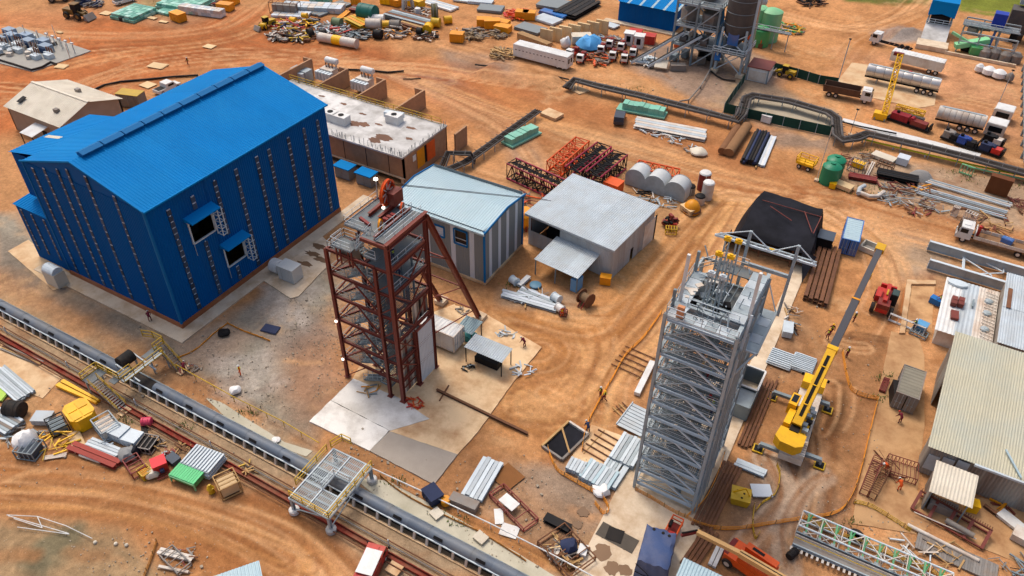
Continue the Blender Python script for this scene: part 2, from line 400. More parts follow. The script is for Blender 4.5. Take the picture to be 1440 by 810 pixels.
def shed_roof(par,x0,x1,y0,y1,zs,m,th=None,name='roof_sheet',along='x',pw=2.2,pitch=.4,amp=.06):
 """sloped sheet roof; zs = heights at (low side, high side); ribs run down the slope. along='x': slope runs along y"""
 a,b=zs
 if along=='x':return corr(par,name,m,(x0,y0,a),(x1-x0,0,0),(0,y1-y0,b-a),pw,pitch,amp)
 return corr(par,name,m,(x1,y0,b),(0,y1-y0,0),(x0-x1,0,a-b),pw,pitch,amp)
def body(pose,m_cloth,m_boot=BLACK):
 J={'hip':((0,0,.95),.14),'waist':((0,0,1.1),.125),'chest':((0,.0,1.34),.155),'neck':((0,.02,1.5),.06),'head':((0,.03,1.62),.095),'crown':((0,.03,1.72),.07)}
 A={'stand':((.24,.0,1.14),(.27,.12,.92),(-.24,.0,1.14),(-.27,.1,.9),(.1,.03,.5),(.11,0,.08),(-.1,.03,.5),(-.12,0,.08)),
 'walk':((.24,-.1,1.16),(.25,-.12,.9),(-.24,.12,1.16),(-.24,.3,.98),(.1,.2,.55),(.1,.26,.1),(-.1,.0,.5),(-.1,-.34,.14)),
 'work':((.27,.2,1.2),(.16,.46,1.12),(-.27,.2,1.18),(-.16,.44,1.02),(.14,.1,.5),(.16,.02,.08),(-.13,.06,.5),(-.16,-.08,.08)),
 'bend':((.26,.42,.95),(.2,.62,.62),(-.26,.42,.95),(-.2,.62,.6),(.14,.1,.5),(.15,-.02,.08),(-.14,.1,.5),(-.15,-.02,.08))}[pose]
 if pose=='bend':J.update(waist=((0,.14,1.04),.13),chest=((0,.36,1.16),.155),neck=((0,.5,1.22),.06),head=((0,.6,1.27),.095),crown=((0,.68,1.3),.07))
 c=Vector(J['chest'][0])
 pts=[J[k]for k in('hip','waist','chest','neck','head','crown')];E=[(0,1),(1,2),(2,3),(3,4),(4,5)]
 def add(p,r,j):pts.append((tuple(p),r));E.append((j,len(pts)-1));return len(pts)-1
 for s,e,h in((1,A[0],A[1]),(-1,A[2],A[3])):
  i=add(c+Vector((s*.19,0,.08)),.08,2);i=add(e,.055,i);i=add(h,.042,i);d=(Vector(h)-Vector(e)).normalized();hd=Vector(h)+d*.1
  i=add(hd,.04,i)
  for k in range(3):add(hd+d*.07+Vector((.025*(k-1),.012*(k-1),-.01)),.012,i)
 for s,kn,an in((1,A[4],A[5]),(-1,A[6],A[7])):
  i=add((s*.1,0,.88),.1,0);i=add(kn,.07,i);i=add(an,.055,i);add(Vector(an)+Vector((0,.17,-.03)),.045,i)
 me=bpy.data.meshes.new('body');me.from_pydata([p for p,r in pts],E,[]);o=bpy.data.objects.new('tmp',me);COL.objects.link(o)
 o.modifiers.new('s','SKIN');o.modifiers.new('u','SUBSURF').levels=1
 for k,sv in enumerate(me.skin_vertices[0].data):sv.radius=(pts[k][1],pts[k][1]);sv.use_root=(k==0)
 dg=bpy.context.evaluated_depsgraph_get();r=bpy.data.meshes.new_from_object(o.evaluated_get(dg));bpy.data.objects.remove(o)
 r.materials.clear()
 for m in(m_cloth,SKIN,m_boot):r.materials.append(m)
 nk=Vector(J['neck'][0]);h1,h2=Vector(A[1]),Vector(A[3]);up=(Vector(J['crown'][0])-nk).normalized()
 for p in r.polygons:
  q=p.center;mi=0
  if(q-nk).dot(up)>.02 and(q-nk).length<.35:mi=1
  elif min((q-h1-(h1-Vector(A[0])).normalized()*.12).length,(q-h2-(h2-Vector(A[2])).normalized()*.12).length)<.11:mi=1
  elif q.z<.16:mi=2
  p.material_index=mi;p.use_smooth=True
 return r,Vector(J['head'][0]),up
BODY={}
def person(loc,rz,label,pose='stand',cloth=MAROC,hat=WHITE,band=LIME,group='workers on the site'):
 k=(pose,cloth.name)
 if k not in BODY:BODY[k]=body(pose,cloth)
 me,hd,up=BODY[k]
 t=T('person',label,'person',loc,rz,group);link('body',me,t)
 M=Matrix.Translation(hd)@up.to_track_quat('Z','Y').to_matrix().to_4x4()
 MB().lathe([(.155,.035),(.155,.055),(.125,.06),(.12,.1),(.09,.15),(.03,.17)],12,M=M).build('hard_hat',hat,t,smooth=True)
 f=MB()
 fw=Vector((0,1,0))if pose!='bend' else Vector((0,.35,-.93))
 for s in(-1,1):f.box(hd+fw*.1+Vector((s*.04,0,.0)),(.025,.02,.02))
 f.box(hd+fw*.115-up*.03,(.03,.04,.04)).box(hd+fw*.1-up*.075,(.06,.02,.015));f.build('face',DARKI,t)
 if band and pose!='bend':
  b=MB()
  for z in(1.12,1.3):b.lathe([(.165,z),(.17,z+.05)],10,M=Matrix.Translation((0,0,0)))
  b.build('reflective_band',band,t)
 return t
 # -- the ground: one sheet, soil colours painted per vertex, fine grain in the material
def vnoise(x,y,s,seed):
 x,y=x/s,y/s;xi,yi=np.floor(x).astype(int),np.floor(y).astype(int);fx,fy=x-xi,y-yi
 fx,fy=fx*fx*(3-2*fx),fy*fy*(3-2*fy)
 def h(a,b):
  n=(a*374761393+b*668265263+seed*1442695041)&0x7fffffff;n=((n^(n>>13))*1274126177)&0x7fffffff
  return((n^(n>>16))&0xffff)/65535.
 return(h(xi,yi)*(1-fx)+h(xi+1,yi)*fx)*(1-fy)+(h(xi,yi+1)*(1-fx)+h(xi+1,yi+1)*fx)*fy
def fbm(x,y,s,seed,o=4):return sum(vnoise(x,y,s/2**i,seed+i)/2**(i+1)for i in range(o))/(1-.5**o)
NA,NB=880,600
bb=24*(300/24)**(np.linspace(0,1,NB));tt=np.linspace(-1,1,NA)
Bm,Tm=np.meshgrid(bb,tt,indexing='ij');Am=Tm*(34+.74*Bm)
fx_,fy_=CF[0]/math.hypot(CF[0],CF[1]),CF[1]/math.hypot(CF[0],CF[1])
GX=(fy_*Am+fx_*Bm).ravel();GY=(-fx_*Am+fy_*Bm).ravel()
C=np.tile(np.array(lin('b98a5c')),(GX.size,1))
n1=fbm(GX,GY,14,3);n2=fbm(GX,GY,3.5,9);n3=fbm(GX,GY,40,21)
edge=(fbm(GX,GY,5,33)-.5)
def polyd(poly):
 """signed distance (m), positive inside"""
 P=np.array(poly);D=np.full(GX.size,-1e3);lo,hi=P.min(0)-12,P.max(0)+12;K=np.where((GX>lo[0])&(GX<hi[0])&(GY>lo[1])&(GY<hi[1]))[0]
 X,Y=GX[K],GY[K];d=np.full(K.size,1e9);ins=np.zeros(K.size,bool)
 for a,b in zip(P,np.roll(P,-1,0)):
  e=b-a;wx,wy=X-a[0],Y-a[1];t=np.clip((wx*e[0]+wy*e[1])/(e@e+1e-9),0,1)
  d=np.minimum(d,(wx-t*e[0])**2+(wy-t*e[1])**2)
  c=((a[1]<=Y)&(b[1]>Y))|((b[1]<=Y)&(a[1]>Y));s=e[0]*wy-e[1]*wx
  ins^=c&((s>0)==(e[1]>0))
 D[K]=np.where(ins,1,-1)*np.sqrt(d);return D
def zone(pix,col,soft=2.,amt=1.,rough=5.,tex=0.):
 global C
 d=polyd([tuple(G(*p))[:2]for p in pix])+edge*rough*.7
 m=np.clip(d/soft+.5,0,1)*amt
 if tex:m=m*np.clip((n2-.5)*4+1-tex+.3,0,1)
 C+=m[:,None]*(np.array(lin(col))-C)
def track(pix,col,w=.5,amt=.4,gauge=0.):
 global C
 P=[np.array(G(*p))[:2]for p in pix]
 Q=[]
 for i in range(len(P)-1):
  p0,p1,p2,p3=P[max(i-1,0)],P[i],P[i+1],P[min(i+2,len(P)-1)]
  for t in np.linspace(0,1,7)[:-1]:Q.append(.5*(2*p1+(p2-p0)*t+(2*p0-5*p1+4*p2-p3)*t**2+(3*p1-p0-3*p2+p3)*t**3))
 Q.append(P[-1]);d=np.full(GX.size,1e9);Q=np.array(Q)
 lo,hi=Q.min(0)-4,Q.max(0)+4;k=np.where((GX>lo[0])&(GX<hi[0])&(GY>lo[1])&(GY<hi[1]))[0]
 if not len(k):return
 x,y=GX[k],GY[k];dd=np.full(len(k),1e9)
 for a,b in zip(Q[:-1],Q[1:]):
  e=b-a;wx,wy=x-a[0],y-a[1];t=np.clip((wx*e[0]+wy*e[1])/(e@e+1e-9),0,1)
  dd=np.minimum(dd,(wx-t*e[0])**2+(wy-t*e[1])**2)
 dd=np.sqrt(dd)
 if gauge:dd=np.abs(dd-gauge/2)
 m=np.clip(1.4-dd/w,0,1)*amt*1.2*(.45+.9*n2[k])
 C[k]+=m[:,None]*(np.array(lin(col))-C[k])
RED_S,SAND,GREY,PALE,DARK,GRASS='b0683a','c99a62','93887a','c6b295','7d5636','5f7030'
zone([(-60,20),(420,10),(560,80),(700,100),(790,165),(640,150),(480,95),(370,90),(270,100),(150,140),(-60,210)],RED_S,6,.85)
zone([(340,0),(620,-30),(1250,-60),(1440,60),(1240,160),(1180,330),(1100,260),(860,120),(640,40)],'c28e5c',8,.8)
zone([(620,70),(720,80),(730,120),(640,100)],GREY,3,.6)
zone([(640,90),(800,130),(960,175),(1130,250),(1110,262),(930,200),(780,160)],'a86c40',4,.6)
zone([(690,120),(1000,260),(1180,320),(1300,345),(1270,440),(1150,330),(960,260),(780,200)],SAND,5,.55)
zone([(530,100),(640,105),(720,165),(770,230),(740,250),(690,190),(600,130)],GREY,3,.45)
zone([(740,170),(860,190),(950,240),(900,250),(800,210)],'a08a6c',4,.4)
zone([(-20,300),(25,300),(100,400),(258,481),(362,418),(440,350),(475,400),(470,540),(440,620),(330,560),(240,500),(0,372)],'97917f',3,1.)
zone([(0,330),(60,370),(200,465),(240,500),(90,440),(0,395)],'756b5e',3,.7)
zone([(390,470),(470,430),(500,540),(440,600),(400,545)],'a87c5a',4,.7)
zone([(250,480),(330,450),(360,470),(310,520),(270,510)],'b29a80',2,.7)
zone([(350,430),(420,420),(470,470),(400,500),(350,470)],'857f76',3,.6)
zone([(0,395),(120,455),(260,525),(330,560),(300,565),(200,520),(100,470),(0,415)],'aa8c6a',2,.5)
zone([(0,420),(250,545),(450,650),(620,745),(740,815),(560,830),(420,740),(200,610),(0,500)],'a39478',2,.8)
zone([(480,660),(560,690),(680,760),(800,830),(710,830),(610,760),(520,700)],'b9b195',1.2,.9)
zone([(310,565),(450,640),(480,650),(450,655),(380,620),(310,580)],'a99d84',1,.8)
zone([(170,560),(330,648),(440,722),(420,748),(330,722),(250,694),(190,664),(110,600)],'a38e70',2,.75)
zone([(0,480),(90,530),(150,590),(260,640),(350,690),(250,680),(120,640),(0,640)],'bd9264',3,.7)
zone([(-30,632),(200,655),(420,700),(510,810),(330,850),(160,740),(-30,725)],'a87344',4,.85)
zone([(-30,720),(160,750),(300,840),(-30,850)],'9f8c6a',2.5,.8)
zone([(30,800),(60,770),(110,742),(100,780),(60,820)],'75735a',1.5,.8)
zone([(640,120),(690,100),(760,190),(560,190)],'b67c4c',4,.5)
zone([(680,430),(760,350),(940,340),(890,480),(840,600),(770,640),(700,600),(690,500)],'b98550',6,.75)
zone([(980,265),(1040,270),(1010,330),(900,420),(820,400)],'c59860',4,.6)
zone([(655,640),(780,650),(850,690),(860,760),(800,800),(700,740),(640,690)],'a98a6a',2.5,.85)
zone([(740,660),(840,640),(880,690),(840,740),(770,700)],'9c8c78',3,.8)
zone([(620,600),(660,600),(700,640),(660,700),(610,690),(600,680)],'a5774c',2,.7)
zone([(1060,470),(1130,400),(1260,450),(1240,540),(1195,740),(1100,800),(980,830),(1040,640)],'98704a',3,.9)
zone([(1060,640),(1160,640),(1190,720),(1110,800),(1020,780)],'94806a',3,.75)
zone([(1150,540),(1240,530),(1225,600),(1190,700),(1150,660)],'a47a52',3,.6)
zone([(1060,440),(1140,440),(1130,520),(1060,560),(1045,520)],'8a6a4c',2,.8)
zone([(1130,330),(1250,350),(1250,460),(1170,480),(1130,420)],'bd8a58',4,.75)
zone([(1270,330),(1345,350),(1320,400),(1260,400)],'9a8d78',4,.75)
zone([(1250,400),(1310,390),(1300,470),(1240,460)],'9c6236',4,.8)
zone([(1185,215),(1290,225),(1450,260),(1450,325),(1340,305),(1250,280),(1180,262)],'a5937a',3,.8)
zone([(880,95),(910,60),(1060,70),(1110,108),(1060,140),(990,160),(930,110)],'97897a',3,.8)
zone([(860,100),(990,140),(980,150),(880,125)],'c59a68',4,.4)
zone([(1010,150),(1040,100),(1180,160),(1175,192),(1090,180),(1020,162)],'a08f76',2,.8)
zone([(1070,180),(1180,190),(1170,215),(1085,205)],'908678',3,.7)
zone([(1220,45),(1260,35),(1310,45),(1310,60),(1240,60)],'98948c',2,.9)
zone([(1180,70),(1440,90),(1440,200),(1300,170),(1180,130)],'c0906a',6,.6)
zone([(1150,-40),(1300,-30),(1310,6),(1260,9),(1195,1)],GRASS,3,.95,8)
zone([(1352,-30),(1450,-40),(1460,20),(1400,23),(1345,14)],'6f7d2c',2,.95,5)
zone([(205,0),(250,5),(240,25),(212,20)],'7d8046',2,.7)
zone([(400,0),(620,-5),(640,50),(480,70),(370,50)],'b27c4c',3,.5)
zone([(690,180),(1090,190),(1080,160),(870,130)],'b07444',5,.35)
zone([(170,0),(330,-10),(330,16),(250,40),(160,25)],'a58c6c',3,.5)
zone([(700,240),(880,190),(1000,260),(930,350),(730,300)],'b29068',3,.5)
zone([(700,405),(790,400),(830,420),(800,450),(700,430)],'9f8a70',2,.8)
zone([(0,20),(100,0),(180,10),(100,40),(0,60)],'b9875c',4,.6)
zone([(540,690),(640,720),(800,800),(760,790),(620,730)],'b07a48',1.5,.5)
zone([(362,400),(440,392),(470,432),(430,470),(375,455)],'b5aea2',2,.6,5,.5)
zone([(300,500),(370,490),(400,540),(350,575),(290,560)],'aaa498',2,.6,5,.5)
C*=(1+.36*(n1-.5)+.3*(n2-.5)+.22*(n3-.5)+.35*(fbm(GX,GY,1.1,77)-.5))[:,None]
dk=np.clip((fbm(GX,GY,9,91)-.56)*7,0,1)*np.clip((fbm(GX,GY,1.6,97)-.35)*4,0,1)*.4;C+=dk[:,None]*(np.array(lin('7c4f30'))-C)
pk=np.clip((fbm(GX,GY,7,131)-.57)*7,0,1)*np.clip((fbm(GX,GY,1.3,137)-.4)*4,0,1)*.4;C+=pk[:,None]*(np.array(lin('d0ab7c'))-C)
for pts,c,w,a,g in[
([(740,560),(830,600),(850,540),(905,480),(960,420),(1010,340),(1040,290)],'d9ab72',.45,.6,2.2),
([(720,590),(800,590),(860,500),(920,430),(980,350)],'9a6a3c',.5,.5,2.2),
([(760,540),(800,530),(820,500),(800,475),(740,470),(690,440)],'d9ab72',.5,.55,0),
([(730,520),(780,520),(800,500),(775,480),(720,490)],'a2703f',.6,.5,0),
([(740,575),(800,560),(840,500),(830,455),(780,450)],'d6a670',.5,.5,2.),
([(770,440),(860,440),(920,380),(980,300),(1040,270),(1160,300)],'d2a068',.6,.5,2.2),
([(720,450),(840,470),(900,400),(960,330),(1010,280)],'a06c3a',.6,.45,2.),
([(-20,655),(120,672),(260,700),(400,750),(460,810)],'d0a06a',.5,.55,2.),
([(-20,680),(120,700),(260,730),(380,800)],'85552c',.6,.5,2.),
([(-20,700),(140,705),(300,745),(420,790)],'c4935c',.5,.5,2.),
([(-20,645),(200,668),(400,722),(500,800)],'85572f',.5,.5,0),
([(1000,262),(1100,275),(1200,310),(1330,345),(1450,375)],'d8aa78',.5,.6,2.2),
([(1020,275),(1120,290),(1200,330),(1260,370),(1265,430),(1240,480)],'d8aa78',.4,.5,2.),
([(1190,300),(1235,340),(1255,400),(1245,440)],'dcb080',.35,.6,1.8),
([(1050,265),(1160,270),(1270,300),(1450,345)],'9a5c30',.5,.55,2.2),
([(640,125),(760,190),(880,215),(1000,250),(1120,270)],'9a5e34',.8,.5,2.4),
([(600,115),(720,160),(850,195),(1000,240),(1100,265)],'d4a26c',.6,.5,2.4),
([(560,105),(700,170),(760,230),(740,260),(660,240)],'d0a070',.7,.45,2.4),
([(0,90),(140,70),(300,60),(420,20)],'8f4e28',.9,.6,2.4),
([(-20,120),(90,125),(190,90),(330,75),(460,85),(620,110)],'8e4c26',.8,.6,2.4),
([(0,40),(160,50),(300,40),(360,10)],'d0a070',.9,.5,2.6),
([(60,100),(180,75),(340,50),(400,0)],'cf9c68',.7,.45,2.4),
([(-20,150),(60,140),(150,105),(300,88),(420,80),(560,100)],'c99464',.7,.45,2.4),
([(480,90),(600,95),(700,110),(800,120)],'d2a474',.8,.5,2.4),
([(620,60),(760,100),(880,115)],'d0a070',.8,.4,2.4),
([(1100,20),(1200,40),(1280,20),(1320,-20)],'dcae7c',.9,.5,2.6),
([(1080,60),(1180,90),(1220,60),(1300,20)],'a5703f',.9,.35,2.6),
([(1240,150),(1330,140),(1420,160)],'ad7a4c',.8,.5,2.4),
([(560,690),(680,740),(790,800)],'cf9a5c',.5,.5,0),
([(1150,560),(1160,640),(1140,760)],'6a482c',.6,.5,2.),
([(1090,640),(1110,700),(1060,760)],'c8b296',.5,.6,0),
([(1110,800),(1105,740),(1130,690),(1160,670)],'b9a48a',.5,.6,1.6),
([(1195,476),(1215,480),(1240,482)],'6a4a30',1.1,.7,0),
([(1185,540),(1182,575),(1170,600)],'5a4028',.7,.7,0),
([(300,40),(340,60),(440,80)],'9a5a34',.9,.5,0),
]:
 track(pts,c,w,a,g)
 for k in range(4):
  dx,dy=rnd.uniform(-26,26),rnd.uniform(-10,10)
  track([(p[0]+dx,p[1]+dy+rnd.uniform(-2,2))for p in pts],rnd.choice(['8c5e38','d2a878',c,'9c6c44']),.26,a*.75,rnd.choice([0,1.9]))
for k in range(130):
 u,v=rnd.uniform(0,1440),rnd.uniform(0,810)
 dx,dy=rnd.uniform(-60,60),rnd.uniform(-14,14)
 track([(u,v),(u+dx*.5,v+dy*.7+rnd.uniform(-5,5)),(u+dx,v+dy)],rnd.choice(['8a5a34','d0a472','9a6a40','c08f60']),rnd.uniform(.3,1.),rnd.uniform(.2,.5),0)
C=np.clip(C*np.array([.95,.89,.89]),.01,.9)
GZ=(-.02+.09*(fbm(GX,GY,2.2,50)-.5)+.10*(fbm(GX,GY,.8,60)-.5))-.045
def mound(pix,h,soft=3.):
 global GZ
 d=polyd([tuple(G(*p))[:2]for p in pix]);t=np.clip(d/soft,0,1);GZ+=h*t*t*(3-2*t)*(.7+.6*n2)
mound([(655,105),(690,85),(760,92),(800,108),(790,128),(720,122),(670,112)],1.0)
mound([(0,735),(90,742),(140,790),(100,850),(-20,850)],.5)
mound([(1235,42),(1280,38),(1305,46),(1290,54),(1245,55)],1.6,4)
mound([(1010,205),(1000,200),(980,190),(1005,195)],.4)
idx=np.arange(NA*NB).reshape(NB,NA)
F=np.stack([idx[:-1,:-1],idx[:-1,1:],idx[1:,1:],idx[1:,:-1]],-1).reshape(-1,4)
me=bpy.data.meshes.new('ground');V=np.stack([GX,GY,GZ],1).astype('f4')
rim=np.concatenate([idx[0,:],idx[1:,-1],idx[-1,::-1][1:],idx[::-1,0][1:-1]])
cen=V[:,:2].mean(0);outv=V[rim].copy();dv=outv[:,:2]-cen;outv[:,:2]=cen+dv/np.linalg.norm(dv,axis=1)[:,None]*3000;outv[:,2]=-.1
nv=len(V);nr=len(rim);r0=np.arange(nr);r1=(r0+1)%nr
F2=np.stack([rim[r0],rim[r1],nv+r1,nv+r0],1)[:,::-1]
Fa=np.concatenate([F,F2]);Va=np.concatenate([V,outv.astype('f4')])
me.vertices.add(len(Va));me.vertices.foreach_set('co',Va.ravel());me.loops.add(Fa.size);me.loops.foreach_set('vertex_index',Fa.ravel().astype('i4'))
me.polygons.add(len(Fa));me.polygons.foreach_set('loop_start',np.arange(0,Fa.size,4,dtype='i4'));me.polygons.foreach_set('use_smooth',np.ones(len(Fa),bool))
at=me.attributes.new('soil','FLOAT_COLOR','POINT')
far=np.tile(np.array(lin('8a8450')),(nr,1));at.data.foreach_set('color',np.concatenate([np.concatenate([C,far]),np.ones((len(Va),1))],1).astype('f4').ravel())
me.update();me.validate()
gm=bpy.data.materials.new('soil');gm.use_nodes=True;nt=gm.node_tree;N=nt.nodes;L=nt.links;b=N['Principled BSDF']
b.inputs['Roughness'].default_value=.95;b.inputs['Specular IOR Level'].default_value=.1
A=N.new('ShaderNodeAttribute');A.attribute_name='soil';ge=N.new('ShaderNodeNewGeometry');prev=A.outputs['Color']
for s,d,lo,hi in((.25,9,.86,1.14),(1.7,7,.8,1.2),(9.,4,.8,1.2)):
 n=N.new('ShaderNodeTexNoise');n.inputs['Scale'].default_value=s;n.inputs['Detail'].default_value=d;n.inputs['Roughness'].default_value=.62;L.new(ge.outputs['Position'],n.inputs['Vector'])
 r=N.new('ShaderNodeMapRange');r.inputs[1].default_value=.3;r.inputs[2].default_value=.7;r.inputs[3].default_value=lo;r.inputs[4].default_value=hi;L.new(n.outputs['Fac'],r.inputs[0])
 mx=N.new('ShaderNodeMix');mx.data_type='RGBA';mx.blend_type='MULTIPLY';mx.inputs[0].default_value=1;L.new(prev,mx.inputs[6])
 cc=N.new('ShaderNodeCombineColor');[L.new(r.outputs[0],cc.inputs[i])for i in range(3)];L.new(cc.outputs[0],mx.inputs[7]);prev=mx.outputs[2]
vo=N.new('ShaderNodeTexVoronoi');vo.inputs['Scale'].default_value=1.6;L.new(ge.outputs['Position'],vo.inputs['Vector'])
ls=N.new('ShaderNodeMath');ls.operation='LESS_THAN';ls.inputs[1].default_value=.09;L.new(vo.outputs['Distance'],ls.inputs[0])
mu=N.new('ShaderNodeMath');mu.operation='MULTIPLY';mu.inputs[1].default_value=.45;L.new(ls.outputs[0],mu.inputs[0])
mx=N.new('ShaderNodeMix');mx.data_type='RGBA';L.new(mu.outputs[0],mx.inputs[0]);L.new(prev,mx.inputs[6]);mx.inputs[7].default_value=lin('b8aa94')+[1]
L.new(mx.outputs[2],b.inputs['Base Color'])
n=N.new('ShaderNodeTexNoise');n.inputs['Scale'].default_value=3.5;n.inputs['Detail'].default_value=7;n.inputs['Roughness'].default_value=.7;L.new(ge.outputs['Position'],n.inputs['Vector'])
bp=N.new('ShaderNodeBump');bp.inputs['Strength'].default_value=.4;bp.inputs['Distance'].default_value=.15;L.new(n.outputs['Fac'],bp.inputs['Height']);L.new(bp.outputs[0],b.inputs['Normal'])
me.materials.append(gm);go=bpy.data.objects.new('ground',me);COL.objects.link(go);tag(go,kind='structure')
# -- concrete
def blob(cx,cy,r,n=22,j=.35):
 return[(cx+r[0]*math.cos(2*math.pi*i/n)*(1+rnd.uniform(-j,j)),cy+r[1]*math.sin(2*math.pi*i/n)*(1+rnd.uniform(-j,j)))for i in range(n)]
def rough(P,j=.035):
 out=[]
 for a,b in zip(P,P[1:]+P[:1]):
  n=max(1,int(math.dist(a,b)/.7));out+=[(a[0]+(b[0]-a[0])*i/n+rnd.uniform(-j,j),a[1]+(b[1]-a[1])*i/n+rnd.uniform(-j,j))for i in range(n)]
 return out
def slab(name,m,pix,z=.06,th=.3):
 poly=rough([tuple(G(*p))[:2]for p in pix])
 if z<.09 and th<.35:z=z*.12
 return tag(MB().prism(poly,z-th,z).build(name,m),kind='structure')
def slabxy(name,m,poly,z=.06,th=.3):return tag(MB().prism(poly,z-th,z).build(name,m),kind='structure')
slabxy('apron_slab',CONC,[(-100,41.3),(-70.7,41.3),(-70.7,80),(-72.6,80),(-72.6,43.2),(-100,43.2)],.12)
# -- blue winder hall
def pane_strip(par,O,ex,h0,h1,w=.55,n=None):
 """a column of translucent panes with pale rails between, proud of the sheeting; O at the wall foot, ex unit along the wall"""
 O,ex=Vector(O),Vector(ex);nrm=ex.cross(Vector((0,0,1)));n=n or max(3,round((h1-h0)/.78));s=(h1-h0)/n
 a=yaw((0,0),ex)
 for i in range(n):
  z=h0+s*(i+.5)
  box(par,'window_pane',PANE,O+ex*w/2+nrm*.085+Vector((0,0,z)),(w,.05,s*.8),a)
  box(par,'pane_rail',GIRT,O+ex*w/2+nrm*.075+Vector((0,0,z+s/2)),(w*rnd.choice([.8,.6,.35]),.06,s*.17),a)
HX0,HX1,HY0,HY1,HE,HR=-94.5,-72.8,43.4,74.6,18.0,21.2;HXM=-83.6
hall=T('winder_hall','huge blue steel hall with a shallow gable roof and columns of dark panes','building',((HX0+HX1)/2,(HY0+HY1)/2,0))
ho=Vector((-(HX0+HX1)/2,-(HY0+HY1)/2,0))
def hp(x,y,z):return Vector((x,y,z))+ho
w1o=(onX(262,312,HX1),onX(294,328,HX1));
OPS=[(5.0,10.2,8.6,13.5),(8.9,3.9,12.1,7.1)]
wall(hall,'wall_sheet',BLUE_W,hp(HX1,HY0,.8),(0,HY1-HY0,0),HE-.8,[(a,b-.8,c,d-.8)for a,b,c,d in OPS],.35,.05,5)
wall(hall,'wall_sheet',BLUE_W,hp(HX0,HY0,.8),(HX1-HX0,0,0),HE-.8,[],.35,.05,5)
wall(hall,'wall_sheet',BLUE_W,hp(HX0,HY1,0),(0,HY0-HY1,0),HE,[],.35,.05,8)
wall(hall,'wall_sheet',BLUE_W,hp(HX1,HY1,0),(HX0-HX1,0,0),HE,[],.35,.05,8)
for y in(HY0+.03,HY1-.13):
 MB().extrude([hp(HX0,y,HE),hp(HX1,y,HE),hp(HXM,y,HR-.05)],(0,.1,0)).build('gable_wall',BLUE_W,hall)
sl=Vector((HX1+.35-HXM,0,HE-.05-HR));corr(hall,'roof_sheet',BLUE_R,hp(HXM,HY0-.25,HR),(0,HY1-HY0+.5,0),(0,0,0),4)if 0 else None
corr(hall,'roof_sheet',BLUE_R,hp(HX1+.35,HY0-.25,HE-.02),(0,HY1-HY0+.5,0),-sl,3.1,.38,.05)
sl2=Vector((HX0-.3-HXM,0,HE-.05-HR));corr(hall,'roof_sheet',BLUE_R,hp(HXM,HY1+.25,HR),(0,-(HY1-HY0+.5),0),sl2,3.1,.38,.05)
for k in range(10):
 y0=HY0+1.2+k*3.0
 b=MB().box(hp(HXM,y0+1.5,HR+.18),(.9,2.9,.3)).extrude([hp(HXM-.7,y0+.05,HR+.38),hp(HXM+.7,y0+.05,HR+.38),hp(HXM,y0+.05,HR+.62)],(0,2.85,0))
 b.build('ridge_vent',BLUE_T,hall)
bar(hall,'gutter',BLUE_R,hp(HX1+.38,HY0-.25,HE-.08),hp(HX1+.38,HY1+.25,HE-.08),.22,.2)
bar(hall,'corner_trim',BLUE_T,hp(HX1+.04,HY0-.04,.8),hp(HX1+.04,HY0-.04,HE),.26)
bar(hall,'corner_trim',BLUE_T,hp(HX0-.04,HY0-.04,.8),hp(HX0-.04,HY0-.04,HE),.2)
bar(hall,'verge_trim',BLUE_R,hp(HXM,HY0-.22,HR+.02),hp(HX1+.3,HY0-.22,HE),.16,.22)
bar(hall,'verge_trim',BLUE_R,hp(HXM,HY0-.22,HR+.02),hp(HX0-.3,HY0-.22,HE),.16,.22)
MB().box(hp((HX0+HX1)/2,HY0+.02,.4),(HX1-HX0+.3,.4,.8)).build('plinth',PLINTH,hall)
MB().box(hp(HX1-.02,(HY0+HY1)/2,.4),(.4,HY1-HY0-.1,.8)).build('plinth',PLINTH,hall)
for x in(-93.0,-90.4,-87.5,-85.4,-82.0,-77.6):pane_strip(hall,hp(x,HY0,0),(1,0,0),1.0,(HE+(x-HX0)*.28 if x<HXM else HE+(HX1-x)*.29)-.9,.5,19)
for q in((930,375),(1063,292),(1190,212),(1310,148),(1428,80)):
 y=onX(q[0]/3.99,203+q[1]/3.99,HX1).y;
 if 48.2<y<52.4:pane_strip(hall,hp(HX1,y,0),(0,1,0),1,9.6,.6,11);pane_strip(hall,hp(HX1,y,0),(0,1,0),14.4,16.3,.6,2)
 elif 52.2<y<55.6:pane_strip(hall,hp(HX1,y,0),(0,1,0),8.4,16.6,.6,10);pane_strip(hall,hp(HX1,y,0),(0,1,0),1,3.2,.6,3)
 else:pane_strip(hall,hp(HX1,y,0),(0,1,0),1,16.4,.6,18)
for y in(62.8,66.5,69.6,72.4):pane_strip(hall,hp(HX1,y,0),(0,1,0),1,16.4,.6,18)
